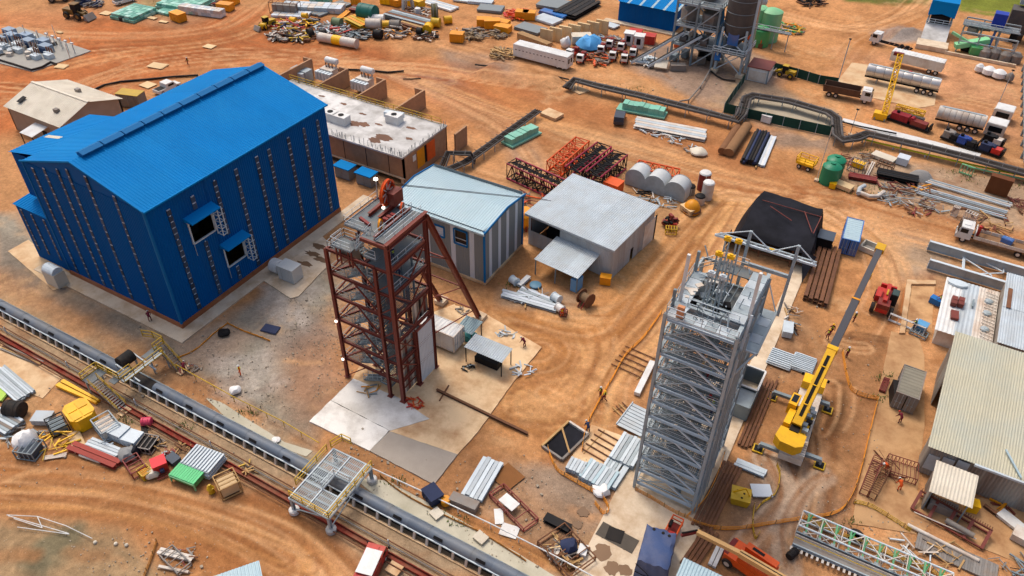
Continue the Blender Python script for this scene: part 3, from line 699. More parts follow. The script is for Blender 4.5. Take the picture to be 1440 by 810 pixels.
for(a,z0,c,z1)in OPS:
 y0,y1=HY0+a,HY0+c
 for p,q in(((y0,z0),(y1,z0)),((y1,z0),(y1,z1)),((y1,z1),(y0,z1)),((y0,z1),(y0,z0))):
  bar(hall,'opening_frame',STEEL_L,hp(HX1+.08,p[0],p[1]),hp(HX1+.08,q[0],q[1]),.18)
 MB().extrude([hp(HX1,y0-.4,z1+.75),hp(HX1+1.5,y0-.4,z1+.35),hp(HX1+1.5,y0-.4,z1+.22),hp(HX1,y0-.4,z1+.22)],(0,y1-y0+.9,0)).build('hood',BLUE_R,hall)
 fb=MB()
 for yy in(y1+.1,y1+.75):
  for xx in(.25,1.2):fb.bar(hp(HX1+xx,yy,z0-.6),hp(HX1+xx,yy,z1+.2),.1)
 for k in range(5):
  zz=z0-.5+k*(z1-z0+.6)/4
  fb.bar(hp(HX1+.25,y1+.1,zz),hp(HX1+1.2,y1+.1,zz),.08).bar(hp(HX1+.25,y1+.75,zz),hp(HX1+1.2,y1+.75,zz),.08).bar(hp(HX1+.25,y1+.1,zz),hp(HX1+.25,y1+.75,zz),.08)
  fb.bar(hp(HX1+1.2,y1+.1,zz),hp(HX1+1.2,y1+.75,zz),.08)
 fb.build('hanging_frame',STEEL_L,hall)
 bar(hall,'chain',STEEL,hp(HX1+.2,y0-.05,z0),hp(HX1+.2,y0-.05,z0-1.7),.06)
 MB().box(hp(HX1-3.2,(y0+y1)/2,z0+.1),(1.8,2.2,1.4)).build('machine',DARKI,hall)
AX0=-102.2
wall(hall,'annexe_wall',BLUE_W,hp(AX0,HY0+.3,0),(HX0-AX0,0,0),8.9,[],.35,.05,4)
wall(hall,'annexe_wall',BLUE_W,hp(AX0,HY0+10,0),(0,-9.7,0),8.9,[],.35,.05,4)
corr(hall,'annexe_roof',BLUE_R,hp(AX0-.3,HY0+.1,8.9),(HX0-AX0+.3,0,.05),(0,10,.9),2,.5,.09)
for x in(-101.4,-99.2,-96.6):pane_strip(hall,hp(x,HY0+.3,0),(1,0,0),1.5,8.3,.45,8)
lz=17.4
corr(hall,'lean_to_roof',BLUE_R,hp(HX0-.1,HY0+14,lz+.4),(0,-12.2,0),(-6.4,0,-1.3),3,.38,.05)
wall(hall,'lean_to_wall',BLUE_W,hp(HX0-6.2,HY0+14,10),(0,-12,0),6.3,[],.35,.05,4)
wall(hall,'lean_to_wall',BLUE_W,hp(HX0-6.2,HY0+2,10),(6.2,0,0),6.6,[],.35,.05,4)
corr(hall,'lean_to_skylight',CREAM,hp(HX0-2.3,HY0+7.1,lz-.02),(0,-.7,0),(-3.4,0,-.7),1,.3,.05)
c=G(82,398)
duct=T('intake_duct','cream ventilation box with curved steel cowl beside the blue hall','ventilator',(c.x,c.y,0))
MB().box((0,0,1.1),(2.6,1.6,2.2)).build('body',CREAM,duct)
cw=MB();pr=[(-1.1*math.cos(t),2.2+.8*math.sin(t))for t in np.linspace(0,math.pi,9)]
cw.extrude([Vector((-1.1,y*.75,z))for y,z in pr],(2.2,0,0)).build('cowl',STEEL_L,duct)
slab('duct_slab',CONC_B,[(11,353),(40,337),(95,382),(118,396),(75,408)],.05)
# -- red oxide headframe
slab('tower_slab',CONC_W,[(435,593),(465,564),(547.5,606),(520,634.6)],.10);slab('tower_slab',CONC_W,[(465.6,563.4),(497,533),(560,560),(604,590),(548.5,606.3)],.104)
slab('tower_slab',CONC_B,[(495,536),(528,470),(640,428),(640,520),(606,592)],.094);slab('fresh_screed',CONC_G,[(548,607),(643,640),(610.7,682),(520,634.6)],.11)
slab('dusty_slab',CONC_B,[(604,590),(612,500),(640,430),(676,438),(762,489),(720,540),(673,607),(643,640),(548,607)],.104)
rx=T('shaft_headframe','dark red steel headframe tower with sheave wheel, stair landings and raking leg','headframe',(-45,50.5,0))
ro=Vector((45,-50.5,0))
def rp(x,y,z):return Vector((x,y,z))+ro
RL=[3.2,6.0,9.3,12.7,15.9,19.1]
for(x,y,z,w)in((-41,47.5,22.3,.44),(-41,54,22.3,.42),(-49.2,47.4,19.2,.36),(-42.8,47.4,19.0,.34),(-47.3,54,22.3,.42),(-47.4,50.6,20,.38),(-49.2,50.6,6.2,.25),(-41,50.7,8.6,.42),(-44.2,54,22.3,.35),(-44.2,50.7,19,.3)):
 bar(rx,'leg',RUSTP,rp(x,y,0),rp(x,y,z),w,w,'ib')
 box(rx,'base_plate',RUSTP,rp(x,y,.14),(w+.3,w+.3,.06))
for z in RL:
 bar(rx,'beam',RUSTP,rp(-49.1,47.4,z),rp(-42.8,47.4,z),.22,.34,'ib')
 bar(rx,'beam',RUSTP,rp(-42.7,47.45,z-.1),rp(-41.1,47.5,z-.1),.2,.3,'ib')
 bar(rx,'beam',RUSTP,rp(-49.2,47.5,z),rp(-47.5,50.5,z),.16,.22)
 bar(rx,'beam',RUSTP,rp(-47.4,50.6,z),rp(-44,50.6,z),.2,.26)
 bar(rx,'beam',RUSTP,rp(-47.3,54,z),rp(-41.1,54,z),.2,.3)
 bar(rx,'beam',RUSTP,rp(-41,47.7,z),rp(-41,53.8,z),.24,.42 if z<16 else.6,'ib')
 bar(rx,'beam',RUSTP,rp(-47.3,50.8,z),rp(-47.3,53.9,z),.2,.3)
 bar(rx,'beam',RUSTP,rp(-44.2,47.6,z-.15),rp(-44.2,54,z-.15),.2,.24)
for a,b in zip(RL,RL[1:]):
 m=(a+b)/2
 bar(rx,'brace',RUSTP,rp(-46.0,47.42,b-.1),rp(-43.0,47.42,a+.15),.14)
 bar(rx,'brace',RUSTP,rp(-46.0,47.42,b-.1),rp(-49.0,47.42,a+.15),.1)
 bar(rx,'brace',RUSTP,rp(-49.15,47.5,a+.2),rp(-47.5,50.5,b-.2),.14)
 bar(rx,'brace',RUSTP,rp(-41,47.8,b-.2),rp(-41,50.7,a+.2),.14)
 bar(rx,'brace',RUSTP,rp(-41,53.7,b-.2),rp(-41,50.7,a+.2),.14)
 bar(rx,'brace',RUSTP,rp(-47.2,54,a),rp(-41.2,54,b),.14)
 bar(rx,'brace',RUSTP,rp(-42.7,47.45,a+.2),rp(-41.1,47.5,m),.12)
bar(rx,'brace',RUSTP,rp(-49.1,47.42,.3),rp(-46,47.42,3.1),.1)
prev=0.1
for k,z in enumerate(RL):
 lz=z-.12
 grating(rx,'landing',GRATE,rp(-48.1,49,lz),(2.1,2.9))
 rail(rx,[rp(-47.2,47.6,lz),rp(-49.05,47.6,lz),rp(-49.05,50.3,lz),rp(-47.2,50.3,lz)],STEEL,r=.02)
 grating(rx,'landing',GRATE,rp(-43.5,49,lz-1.55),(1.7,2.9))
 rail(rx,[rp(-44.1,47.6,lz-1.55),rp(-42.7,47.6,lz-1.55),rp(-42.7,50.3,lz-1.55)],STEEL,r=.02)
 stair(rx,rp(-44.2,49.7,lz-1.55),rp(-47.1,49.7,lz),.9,STEEL_D,rails=STEEL)
 stair(rx,rp(-47.1,48.3,prev),rp(-44.2,48.3,lz-1.55),.9,STEEL_D,rails=STEEL);prev=lz
for z in(15.9,19.0):
 MB().box(rp(-42.6,50.8,z-.1),(3.0,6.1,.08)).build('floor_grating',GRATE,rx)
 rail(rx,[rp(-41.3,48,z-.06),rp(-41.3,53.6,z-.06)],STEEL_L,r=.025)
 MB().box(rp(-45.8,52.4,z-.1),(2.9,3,.08)).build('floor_grating',GRATE,rx)
for z in(6,9.3,12.7):grating(rx,'floor_grating',GRATE,rp(-42.4,49.2,z-.1),(2.6,3));bar(rx,'joist',RUSTP,rp(-44.2,50.6,z-.2),rp(-41,50.6,z-.2),.2,.26)
for z in(6,12.7):grating(rx,'floor_grating',GRATE,rp(-42.8,52.4,z-.12),(3,3))
for k in range(7):
 y=47.9+k*.42;z1=8.4 if k>1 else 12.4
 MB().box(rp(-41.45,y+.2,z1/2),(.05,.4,z1-.6)).build('lining_sheet',(GALV_N,WHITE_D,GALV_N,RUSTP,GALV_N,WHITE_D,GALV_N)[k],rx)
for k in range(7):
 y=51.0+k*.42
 MB().box(rp(-41.4,y+.2,10.9),(.05,.4,3.4)).build('lining_sheet',(GALV_N,WHITE_D,GALV_N,DARKI,GALV_N,RUSTP,GALV_N)[k],rx)
corr(rx,'cladding_sheet',HUTW,rp(-40.9,51.0,.15),(0,2.75,0),(0,0,8.2),1.4,.3,.05)
bar(rx,'cladding_rail',RUSTP,rp(-40.86,50.7,8.55),rp(-40.86,54.1,8.55),.2,.3)
for z in(1.6,4.6,7.6,10.9):bar(rx,'lining_rail',RUSTP,rp(-41.2,47.8,z),rp(-41.2,50.6,z),.1,.12)
for k in range(6):
 bar(rx,'shaft_guide',STEEL_D,rp(-45.5+(k%3)*1.5,51.3+(k//3)*1.8,.1),rp(-45.5+(k%3)*1.5,51.3+(k//3)*1.8,18.6),.18)
MB().prism([(p.x,p.y)for p in(rp(-47.3,48.6,0),rp(-44.4,48.6,0),rp(-44.4,47.7,0),rp(-41.3,47.7,0),rp(-41.3,54.2,0),rp(-47.3,54.2,0))],22.0,22.14).build('top_deck',GRATE,rx)
MB().box(rp(-46.9,48.0,20.05),(2.6,1.7,.12)).build('lower_deck',GRATE,rx)
MB().box(rp(-43.4,48.4,19.95),(1.6,1.8,.1)).build('lower_deck',GRATE,rx)
MB().box(rp(-46.7,48.3,18.9),(1.7,1.1,2)).build('drive_cabin',TAN,rx)
for x in(-47.7,-47.2,-46.1,-45.7):bar(rx,'cabin_post',RUSTP,rp(x,47.4,17.9),rp(x,47.4,20),.14)
rail(rx,[rp(-48.1,48.9,20.1),rp(-48.1,47.25,20.1),rp(-45.6,47.25,20.1)],STEEL_L,r=.02)
rail(rx,[rp(-44.1,47.6,20),rp(-42.7,47.6,20)],STEEL_L,r=.02)
stair(rx,rp(-45.5,48.1,20.1),rp(-44.0,48.9,22.1),.8,STEEL_D,rails=STEEL_L)
bar(rx,'cat_head_beam',RUSTP,rp(-41,47.3,22.25),rp(-41,54.4,22.25),.42,.75,'ib')
bar(rx,'cat_head_beam',RUSTP,rp(-42.9,48.0,22.35),rp(-42.9,54.2,22.35),.3,.4,'ib')
bar(rx,'cat_head_beam',RUSTP,rp(-44.4,47.65,22.0),rp(-41.2,47.65,22.0),.25,.4)
MB().box(rp(-42,50.9,22.3),(1.2,6.2,.08)).build('walkway',GRATE,rx)
rail(rx,[rp(-42.6,47.8,22.34),rp(-42.6,54,22.34)],STEEL_L,r=.02);rail(rx,[rp(-41.4,47.8,22.34),rp(-41.4,54,22.34)],STEEL_L,r=.02)
rail(rx,[rp(-47.25,54.1,22.14),rp(-47.25,48.7,22.14),rp(-44.6,48.7,22.14)],STEEL_L,r=.015)
for x in(-45.9,-44.6):bar(rx,'sheave_bearer',RUSTP,rp(x,51.0,22.4),rp(x,54.6,22.55),.32,.4,'ib')
def sheave(par,c,r,w,ax,m,name='sheave_wheel'):
 M=Matrix.Translation(c)@Vector(ax).to_track_quat('Z','X').to_matrix().to_4x4()
 o=MB().lathe([(r*.86,-w/2),(r,-w/2),(r*.93,0),(r,w/2),(r*.86,w/2),(r*.86,-w/2)],24,M=M).build(name,m,par,smooth=True)
 MB().lathe([(r*.22,-w*.7),(r*.22,w*.7)],12,M=M).build('hub',RUSTP,o)
 b=MB()
 for k in range(8):
  a=k*math.pi/4;b.bar(M@Vector((r*.2*math.cos(a),r*.2*math.sin(a),0)),M@Vector((r*.88*math.cos(a),r*.88*math.sin(a),0)),.1)
 b.build('spokes',WHITE_D,o);return o
sheave(rx,rp(-45.3,53.6,23.9),1.45,.3,(1,.15,0),ORANGE)
MB().box(rp(-44.6,54.0,23.4),(.8,1.6,1.5)).build('winch_housing',RUSTP,rx);MB().cyl(rp(-46.3,54.2,23.1),rp(-45.7,54.2,23.1),.6,12).build('rope_drum',RUST,rx)
sheave(rx,rp(-43.2,53.2,22.95),.6,.2,(1,.4,0),ORANGE,'deflector_wheel');sheave(rx,rp(-43.3,49.6,22.9),.62,.2,(1,.4,0),AMBER,'deflector_wheel')
for k in range(3):MB().box(rp(-43.7+.1*k,51+.5*k,22.5),(.6,.35,.5)).build('bearing_block',REDD,rx)
bar(rx,'anchor_beam',REDD,rp(-46.4,50.2,22.3),rp(-44.8,49.7,22.3),.3,.3);
bar(rx,'raking_leg',RUSTP,rp(-41,54.2,22.1),rp(-41,64.2,.1),.5,.55,'ib');bar(rx,'raking_leg',RUSTP,rp(-47.2,54.2,22.1),rp(-47.2,64.4,.1),.5,.55,'ib')
for z in(2.5,8,14):
 y=54.2+(22.1-z)/22*10;bar(rx,'stay',RUSTP,rp(-41,y,z),rp(-47.2,y,z),.14);bar(rx,'stay',RUSTP,rp(-41,54,z+3),rp(-41,y,z),.1)
MB().box(rp(-41,64.3,.3),(1.4,1.4,.6)).build('footing',CONC,rx);MB().box(rp(-47.2,64.5,.3),(1.4,1.4,.6)).build('footing',CONC,rx)
lm=glow('lamp_glow','fff4e0',6.0)
for q in((-49.3,47.2,9.0),(-49.3,47.2,3.0),(-45.2,52.6,22.6)):
 o=MB().box(rp(*q),(.22,.22,.2)).build('floodlight',lm,rx)
b=MB();b.bar(rp(-47.2,54.2,22),rp(-47.2,54.2,24.6),.08);b.build('lamp_post',STEEL,rx);MB().box(rp(-47.2,54.2,24.6),(.35,.3,.2)).build('floodlight',lm,rx)
hr=T('hoist_rope','dark hoist ropes strung from the sheave wheel over the pale hut roof','rope',(-45,54,24))
for k in(-.3,.3):
 rod(hr,'rope',BLACK,(k,0,.8),(k+5,27,-14.6),.035)
 # -- galvanised headframe under construction
slabxy('shaft_pad',CONC,[(-14.6,49),(-13.9,30),(-5.2,30),(-5.4,45.4),(-5.8,58.4),(-6.2,80),(-6.6,98),(-8.2,98),(-8.0,72),(-15.4,72),(-16,62)],.10)
sx=T('steel_headframe','tall grey galvanised headframe tower with braced levels and an A-frame on top','headframe',(-10,54,0));so=Vector((10,-54,0))
def sp(x,y,z):return Vector((x,y,z))+so
X0,X1,Y0,Y1,TOP=-13.15,-6.85,50.0,60.0,23.7
SL=[1.0+2.065*k for k in range(12)]
for x in(X0,X1):
 for y in(Y0,53.4,56.7,Y1):bar(sx,'leg',STEEL,sp(x,y,.1),sp(x,y,TOP+(.6 if y==Y0 else 0)),.28,.28,'ib')
for k,z in enumerate(SL):
 bar(sx,'beam',STEEL_L,sp(X0+.2,Y0,z),sp(X1-.2,Y0,z),.2,.26,'ch');bar(sx,'beam',STEEL_D,sp(X0+.2,Y0+.45,z+.05),sp(X1-.2,Y0+.45,z+.05),.12,.16)  # front members lighter, inner ones darker: shade put into the steel tones
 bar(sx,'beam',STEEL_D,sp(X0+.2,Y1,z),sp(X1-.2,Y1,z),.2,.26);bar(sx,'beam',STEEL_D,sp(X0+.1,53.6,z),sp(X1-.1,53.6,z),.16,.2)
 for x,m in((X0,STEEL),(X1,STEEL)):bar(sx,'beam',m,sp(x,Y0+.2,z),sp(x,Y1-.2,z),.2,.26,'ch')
 if k<11:
  for dz in(.5,1.0):bar(sx,'guard_bar',STEEL_L,sp(X0+.2,Y0+.1,z+dz),sp(X1-.2,Y0+.1,z+dz),.045)
  for y in(51.7,55.0,58.3):bar(sx,'mid_post',STEEL,sp(X1+.02,y,z),sp(X1+.02,y,SL[k+1]),.1)
  z2=SL[k+1];xm=(X0+X1)/2
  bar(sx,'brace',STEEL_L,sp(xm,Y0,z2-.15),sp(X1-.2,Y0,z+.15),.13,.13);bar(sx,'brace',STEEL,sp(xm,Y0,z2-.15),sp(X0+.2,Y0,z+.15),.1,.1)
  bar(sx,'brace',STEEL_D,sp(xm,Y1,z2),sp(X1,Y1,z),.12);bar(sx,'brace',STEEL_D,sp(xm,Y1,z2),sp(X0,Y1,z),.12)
  for i,(ya,yb)in enumerate(((Y0,53.4),(53.4,56.7),(56.7,Y1))):
   a,b2=(z,z2)if(i+k)%2 else(z2,z)
   bar(sx,'brace',STEEL,sp(X1+.02,ya,a),sp(X1+.02,yb,b2),.12);bar(sx,'brace',STEEL,sp(X0,ya,a),sp(X0,yb,b2),.12)
  if k>=1:
   lf=k%2
   grating(sx,'floor_grating',GRATE,sp(X0+(1.3 if lf else 5.3),51.8,z),(2.1 if lf else 1.7,3.0))
   if k not in(1,):grating(sx,'floor_grating',GRATE,sp(-10,51.0 if k%3 else 52.4,z-.02),(3.4,1.1))
   grating(sx,'floor_grating',GRATE,sp(-10+(k%3-1)*.9,55.6,z),(3.8,3.6 if k%2 else 2.2))
   rail(sx,[sp(X0+.3,Y0+.3,z),sp(X1-.3,Y0+.3,z)],STEEL,r=.022,step=1.1)
   rail(sx,[sp(X1-.25,Y0+.3,z),sp(X1-.25,Y1-.3,z)],STEEL_D,r=.022)
  xa,xb=(X0+2.2,X1-1.7)if k%2 else(X1-1.7,X0+2.2)
  stair(sx,sp(xa,52.3 if k%2 else 51.4,z),sp(xb,52.3 if k%2 else 51.4,z2),.85,STEEL_D,rails=STEEL_D)
for y in(50.2,51.4,52.6,53.8):bar(sx,'edge_channel',STEEL,sp(X1+.32,y,.2),sp(X1+.32,y,22),.1,.14)
for k in range(6):bar(sx,'shaft_guide',STEEL_D,sp(-12.2+2.1*(k%3),54.6+3*(k//3),.2),sp(-12.2+2.1*(k%3),54.6+3*(k//3),23.4),.2)
for i in range(6):MB().box(sp(-12.55,Y0+.55+i*1.25,TOP+.24),(1.25,1.2,.1)).build('deck_plate',(GALV,STEEL)[i%2],sx)
for i in range(5):MB().box(sp(-11.2+i*.98,50.7,TOP+.2),(.94,1.3,.08)).build('deck_plate',GALV if i%2 else STEEL,sx)
for i in range(6):MB().box(sp(-7.6,52.4+i*1.25,TOP+.7),(1.4,1.2,.1)).build('deck_plate',STEEL if i%2 else GALV,sx)
for i in range(4):MB().box(sp(-11.2+i*1.1,59.3,TOP+.24),(1.05,1.4,.1)).build('deck_plate',GRATE,sx)
MB().box(sp(-10,55.5,TOP-1.3),(4.6,6.4,.08)).build('floor_grating',GRATE,sx)
for(a,b2,m)in(((-12.75,52.6,TOP+.3),(-12.75,52.6,29),WHITE),((-6.85,53.2,TOP+.3),(-6.85,53.2,29),WHITE),((-13.05,57.3,TOP),(-13.05,57.3,26.2),STEEL_D),((-13.1,51.6,TOP),(-13.1,51.6,25.8),STEEL_D)):
 bar(sx,'post',m,sp(*a),sp(*b2),.26)
rail(sx,[sp(-11.9,52.0,TOP+.25),sp(-7.4,52.0,TOP+.25)],STEEL_L,r=.03,step=1.)
rail(sx,[sp(X0+.1,57.6,TOP+.3),sp(-11.2,60,TOP+.3),sp(-9,60,TOP+.3)],WHITE_D,r=.03)
rail(sx,[sp(X0+.1,Y0,TOP+.3),sp(X1,Y0,TOP+.3)],STEEL_L,r=.03)
rail(sx,[sp(X0,Y0+.2,TOP+.3),sp(X0,57,TOP+.3)],STEEL,r=.025)
bar(sx,'top_beam',STEEL,sp(-11.8,52.1,TOP+.1),sp(-7,52.1,TOP+.1),.3,.6,'ib');bar(sx,'top_beam',STEEL,sp(-7,50.2,TOP+.2),sp(-7,60,TOP+.2),.35,.7,'ib')
stair(sx,sp(-11.4,53,TOP-1.2),sp(-9,51.2,TOP+.2),.8,STEEL_D,rails=STEEL_L)
for k in range(16):
 p=sp(rnd.uniform(-12.8,-7.2),rnd.uniform(50.4,59.6),TOP+.3);q=p+Vector((rnd.uniform(-1.6,1.6),rnd.uniform(-1.2,1.2),rnd.uniform(.05,1.5)));bar(sx,'loose_member',rnd.choice([STEEL,STEEL_L,STEEL_D]),p,q,.1,.08)
for k in range(9):p=sp(rnd.uniform(-12.8,-11.6),rnd.uniform(51,57),TOP+.33);box(sx,'offcut',rnd.choice([STEEL_L,WOOD,STEEL_D,WHITE_D]),p,(rnd.uniform(.3,1),rnd.uniform(.2,.5),.08),rnd.uniform(0,3))
for x,y,m in((-10.9,57.7,YEL),(-9.95,57.8,YEL),(-10.85,55.2,YEL),(-9.85,55.3,YEL),(-10.75,53.3,STEEL_L),(-9.75,53.3,STEEL_L)):
 c=28 if m is YEL else 27.2
 for dx in(-.16,.16):
  bar(sx,'guide_column',STEEL,sp(x+dx,y,TOP-1.2),sp(x+dx,y,c),.12,.22)
 for k in range(6):box(sx,'column_tie',STEEL_D,sp(x,y,TOP-.6+k*.75),(.36,.1,.1))
 hb=MB().box(sp(x,y,c+.12),(.62,.34,.34)).box(sp(x,y,c+.34),(.3,.2,.14)).build('column_head',m,sx)
for k in range(22):
 p=sp(rnd.uniform(-12,-8),rnd.uniform(52.5,57.5),TOP-1.1+rnd.uniform(0,.8));box(sx,'pump_block',rnd.choice([STEEL_D,BLACK,STEEL,WHITE_D]),p,(rnd.uniform(.3,.9),rnd.uniform(.2,.6),rnd.uniform(.3,.9)),rnd.uniform(0,3))
for k in range(8):
 x=-11.4+k*.55;rod(sx,'hydraulic_pipe',STEEL_L if k%2 else STEEL_D,sp(x,52.6,TOP-.9),sp(x+.2,58.2,TOP-.4+.2*(k%3)),.05)
for x in(-9.75,-5.4):
 bar(sx,'gantry_post',STEEL,sp(x,61.2,19),sp(x,61.6,27),.27,.27,'box')
bar(sx,'gantry_beam',STEEL_L,sp(-12.9,61.6,25.45),sp(-3.5,61.6,25.45),.16,.2);bar(sx,'gantry_beam',STEEL,sp(-12.6,62.3,25.3),sp(-3.6,62.3,25.3),.16,.2)
bar(sx,'gantry_beam',STEEL,sp(-9.75,61.6,23.4),sp(-5.4,61.6,23.4),.25,.35)
for a,b2 in(((-9.75,27),(-12.9,25.5)),((-9.75,27),(-7.6,25.5)),((-5.4,27),(-7.6,25.5)),((-5.4,27),(-3.5,25.5))):
 rod(sx,'gantry_stay',STEEL_L,sp(a[0],61.6,a[1]),sp(b2[0],61.65,b2[1]),.055)
for k in range(9):rod(sx,'gantry_lacing',STEEL_L,sp(-12.6+k*1.05,61.6,25.45),sp(-12.1+k*1.05,62.3,25.3),.04)
MB().box(sp(-7.6,61.8,25.5),(.5,.3,.3)).build('trolley',YELP,sx)
rod(sx,'gantry_stay',STEEL_L,sp(-7.7,61.6,23.3),sp(-9.5,60.2,20.5),.06);rod(sx,'gantry_stay',STEEL_L,sp(-7.5,61.6,23.3),sp(-5.7,61.2,19.4),.06)
for i in range(5):MB().box(sp(-6.25,55.3+i*1.3,19.3),(1.2,1.25,.08)).build('side_deck_plate',GALV if i%2 else STEEL,sx)
bar(sx,'side_beam',STEEL,sp(-5.6,54.6,19.2),sp(-5.6,61.4,19.2),.22,.3);bar(sx,'side_beam',STEEL_L,sp(-6.7,54.6,19.3),sp(-5.6,54.6,19.3),.16)
for y in(55,58,61):bar(sx,'bracket',STEEL,sp(-5.6,y,19),sp(-6.8,y,17),.14)
bar(sx,'side_beam',STEEL,sp(-5.7,54.6,19.2),sp(-6.8,50.4,19.2),.16)
bar(sx,'edge_pipe',STEEL_L,sp(-6.6,50.3,17.0),sp(-6.6,52.6,25.0),.2)
MB().box(sp(-12,50.4,TOP+.95),(.6,.35,1.2)).build('tarpaulin_bundle',mat('faded_orange_cloth','c98a62',.9),sx)
c=T('skip_bin','open white rimmed steel bin with rusty chute plate behind the grey headframe','bin',(-6.9,68,0))
for s in((-1.2,0,.12,6.4),(1.2,0,.12,6.4)):MB().box((s[0],0,1.1),(s[2],s[3],2.2)).build('bin_side',STEEL_D,c)
for y in(-3.2,0,3.2):MB().box((0,y,1.1),(2.3,.12,2.2)).build('bin_end',STEEL_D,c)
for p,q in(((-1.2,-.2),(1.2,-.2)),((1.2,-.2),(1.2,3.3)),((1.2,3.3),(-1.2,3.3)),((-1.2,3.3),(-1.2,-.2))):bar(c,'bin_rim',WHITE,(p[0],p[1],2.3),(q[0],q[1],2.3),.22,.15)
MB().box((0,-1.7,1.9),(2.2,2.8,.08)).build('bin_lid',STEEL,c)
MB().extrude([(-1.3,3.4,.2),(-1.3,-3.0,.2),(-1.3,-3.6,3),(-1.3,.5,8.6),(-1.3,2.8,8.6)],(-.15,0,0)).build('chute_plate',RUST,c)
# -- pale hut with white stripes (winder house)
hx0,hx1,hy0,hy1=-59.0,-44.2,70.7,81.0
hut=T('striped_hut','grey and white striped sheet hut with pale sloping roof and blue trim','building',(hx0,hy0,0));o3=Vector((-hx0,-hy0,0))
w,d=hx1-hx0,hy1-hy0
wall(hut,'wall_sheet',HUTG,(0,0,.4),(w,0,0),8.6,[(10.1,5.0,12.2,7.4),(6.9,5.2,8.5,6.9)],.3,.04,3)
wall(hut,'wall_sheet',HUTG,(w,0,.4),(0,d,0),8.6,[],.3,.04,3);wall(hut,'wall_sheet',HUTG,(w,d,.4),(-w,0,0),9.0,[],.3,.04,4);wall(hut,'wall_sheet',HUTG,(0,d,.4),(0,-d,0),8.6,[],.3,.04,4)
for x in(8.7,9.0+.5,12.5):corr(hut,'white_sheet',HUTW,(x,-.05,.45),(.75 if x>9.2 else.01,0,0),(0,0,8.3),1,.3,.04)if x!=8.7 else None
for x in(2.0,5.2):corr(hut,'white_sheet',HUTW,(x,-.05,.45),(.8,0,0),(0,0,8.3),1,.3,.04)
for y in(1.2,3.6,5.8,8.2):corr(hut,'white_sheet',HUTW,(w+.05,y,.45),(0,.7,0),(0,0,8.3),1,.3,.04)
corr(hut,'roof_sheet',HUTR,(-.3,-.45,8.75),(w+.6,0,0),(0,d*.55+.45,.75),3,.4,.05)
corr(hut,'roof_sheet',HUTR,(-.3,d*.55,9.5),(w+.6,0,0),(0,d*.45+.3,-.6),3,.4,.05)
bar(hut,'eave_lip',HUTR,(-.3,-.42,8.62),(w+.3,-.42,8.62),.2,.3)
for(a,b2)in(((w+.32,-.45,8.8),(w+.32,d*.55,9.55)),((w+.32,d*.55,9.55),(w+.32,d+.3,8.95)),((-.32,-.45,8.8),(-.32,d*.55,9.55)),((-.32,d*.55,9.55),(-.32,d+.3,8.95))):bar(hut,'verge_trim',BLUE_T,a,b2,.14,.3)
for x,y in((w+.06,-.06),(-.06,-.06),(w+.06,d+.06)):bar(hut,'corner_trim',BLUE_T,(x,y,.4),(x,y,8.9),.24)
MB().box((w/2,d/2,.2),(w+.4,d+.4,.42)).build('plinth',CONC_B,hut)
for(x0,z0,x1,z1)in((10.1,5.4,12.2,7.8),(6.9,5.6,8.5,7.3)):
 f=MB()
 for a,b2 in(((x0,z0),(x1,z0)),((x1,z0),(x1,z1)),((x1,z1),(x0,z1)),((x0,z1),(x0,z0))):f.bar((a[0],-.06,a[1]),(b2[0],-.06,b2[1]),.2)
 wf=f.build('window_frame',BLUE_T,hut)
 MB().box(((x0+x1)/2,.12,(z0+z1)/2),(x1-x0,.04,z1-z0)).build('glass',GLASS if x0>9 else HUTW,wf)
 MB().box(((x0+x1)/2,.02,(z0+z1)/2-.3),(x1-x0,.06,.08)).box(((x0+x1)/2,.02,z0+.15),(x1-x0,.06,.08)).build('mullion',WHITE,wf)
 # -- galvanised workshop with lean-to
gx0,gx1,gy0,gy1=-43.2,-28.2,80.0,93.0
gs=T('galvanised_workshop','bare galvanised shed with an open corner and a low lean-to roof','building',(*G(744,299,5.4)[:2],0),-.115);w,d=14.1,11.6
wall(gs,'wall_sheet',mat('pale_galvanised_wall','b4bbbd',.55,var=.15,dirt='94806c',damt=.5,dsc=.4,streak=True),(0,0,0),(w,0,0),5.4,[(.4,2.5,5.4,5.2)],.3,.05,1.8);wall(gs,'wall_sheet',GALV_W,(w,0,0),(0,d,0),5.4,[(5.2,0,6.0,2.2)],.3,.05,1.8)
wall(gs,'wall_sheet',GALV_W,(w,d,0),(-w,0,0),5.9,[],.3,.05,3);wall(gs,'wall_sheet',GALV_W,(0,d,0),(0,-d,0),5.4,[],.3,.05,3)
MB().extrude([(w,0,5.4),(w,d,5.4),(w,d,6.0)],(-.05,0,0)).build('gable_sheet',GALV_W,gs)
corr(gs,'roof_sheet',GALV,(-.4,-.5,5.45),(w+.8,0,0),(0,d/2+.5,.3),1.9,.3,.05)
corr(gs,'roof_sheet',GALV,(-.4,d/2,5.74),(w+.8,0,0),(0,d/2+.4,.3),1.9,.3,.05)
bar(gs,'eave_lip',GALV,(-.4,-.5,5.3),(w+.4,-.5,5.3),.15,.32)
MB().box((w+.08,10.3,2.1),(.08,3.2,4.2)).build('sliding_door',WHITE_D,gs);MB().box((w+.06,12.2,2.1),(.06,.5,4.3)).build('door_post',DARKI,gs)
bar(gs,'eave_post',RUSTP,(.2,.3,0),(.2,.3,5.4),.2)
MB().cyl((2,3,1.5),(4.6,3,1.5),1.3,16).build('stored_drum',BLACK,gs)
corr(gs,'lean_to_roof',GALV,(4.9,-5.6,2.7),(7.2,0,0),(0,5.6,.7),2.4,.3,.05)
for x in(5.1,8.4,11.9):bar(gs,'lean_to_post',STEEL_D,(x,-5.4,0),(x,-5.4,2.7),.14)
MB().box((11.4,-4.6,1.0),(1.0,1.6,2.0)).build('lean_to_cupboard',BLUE_L,gs)
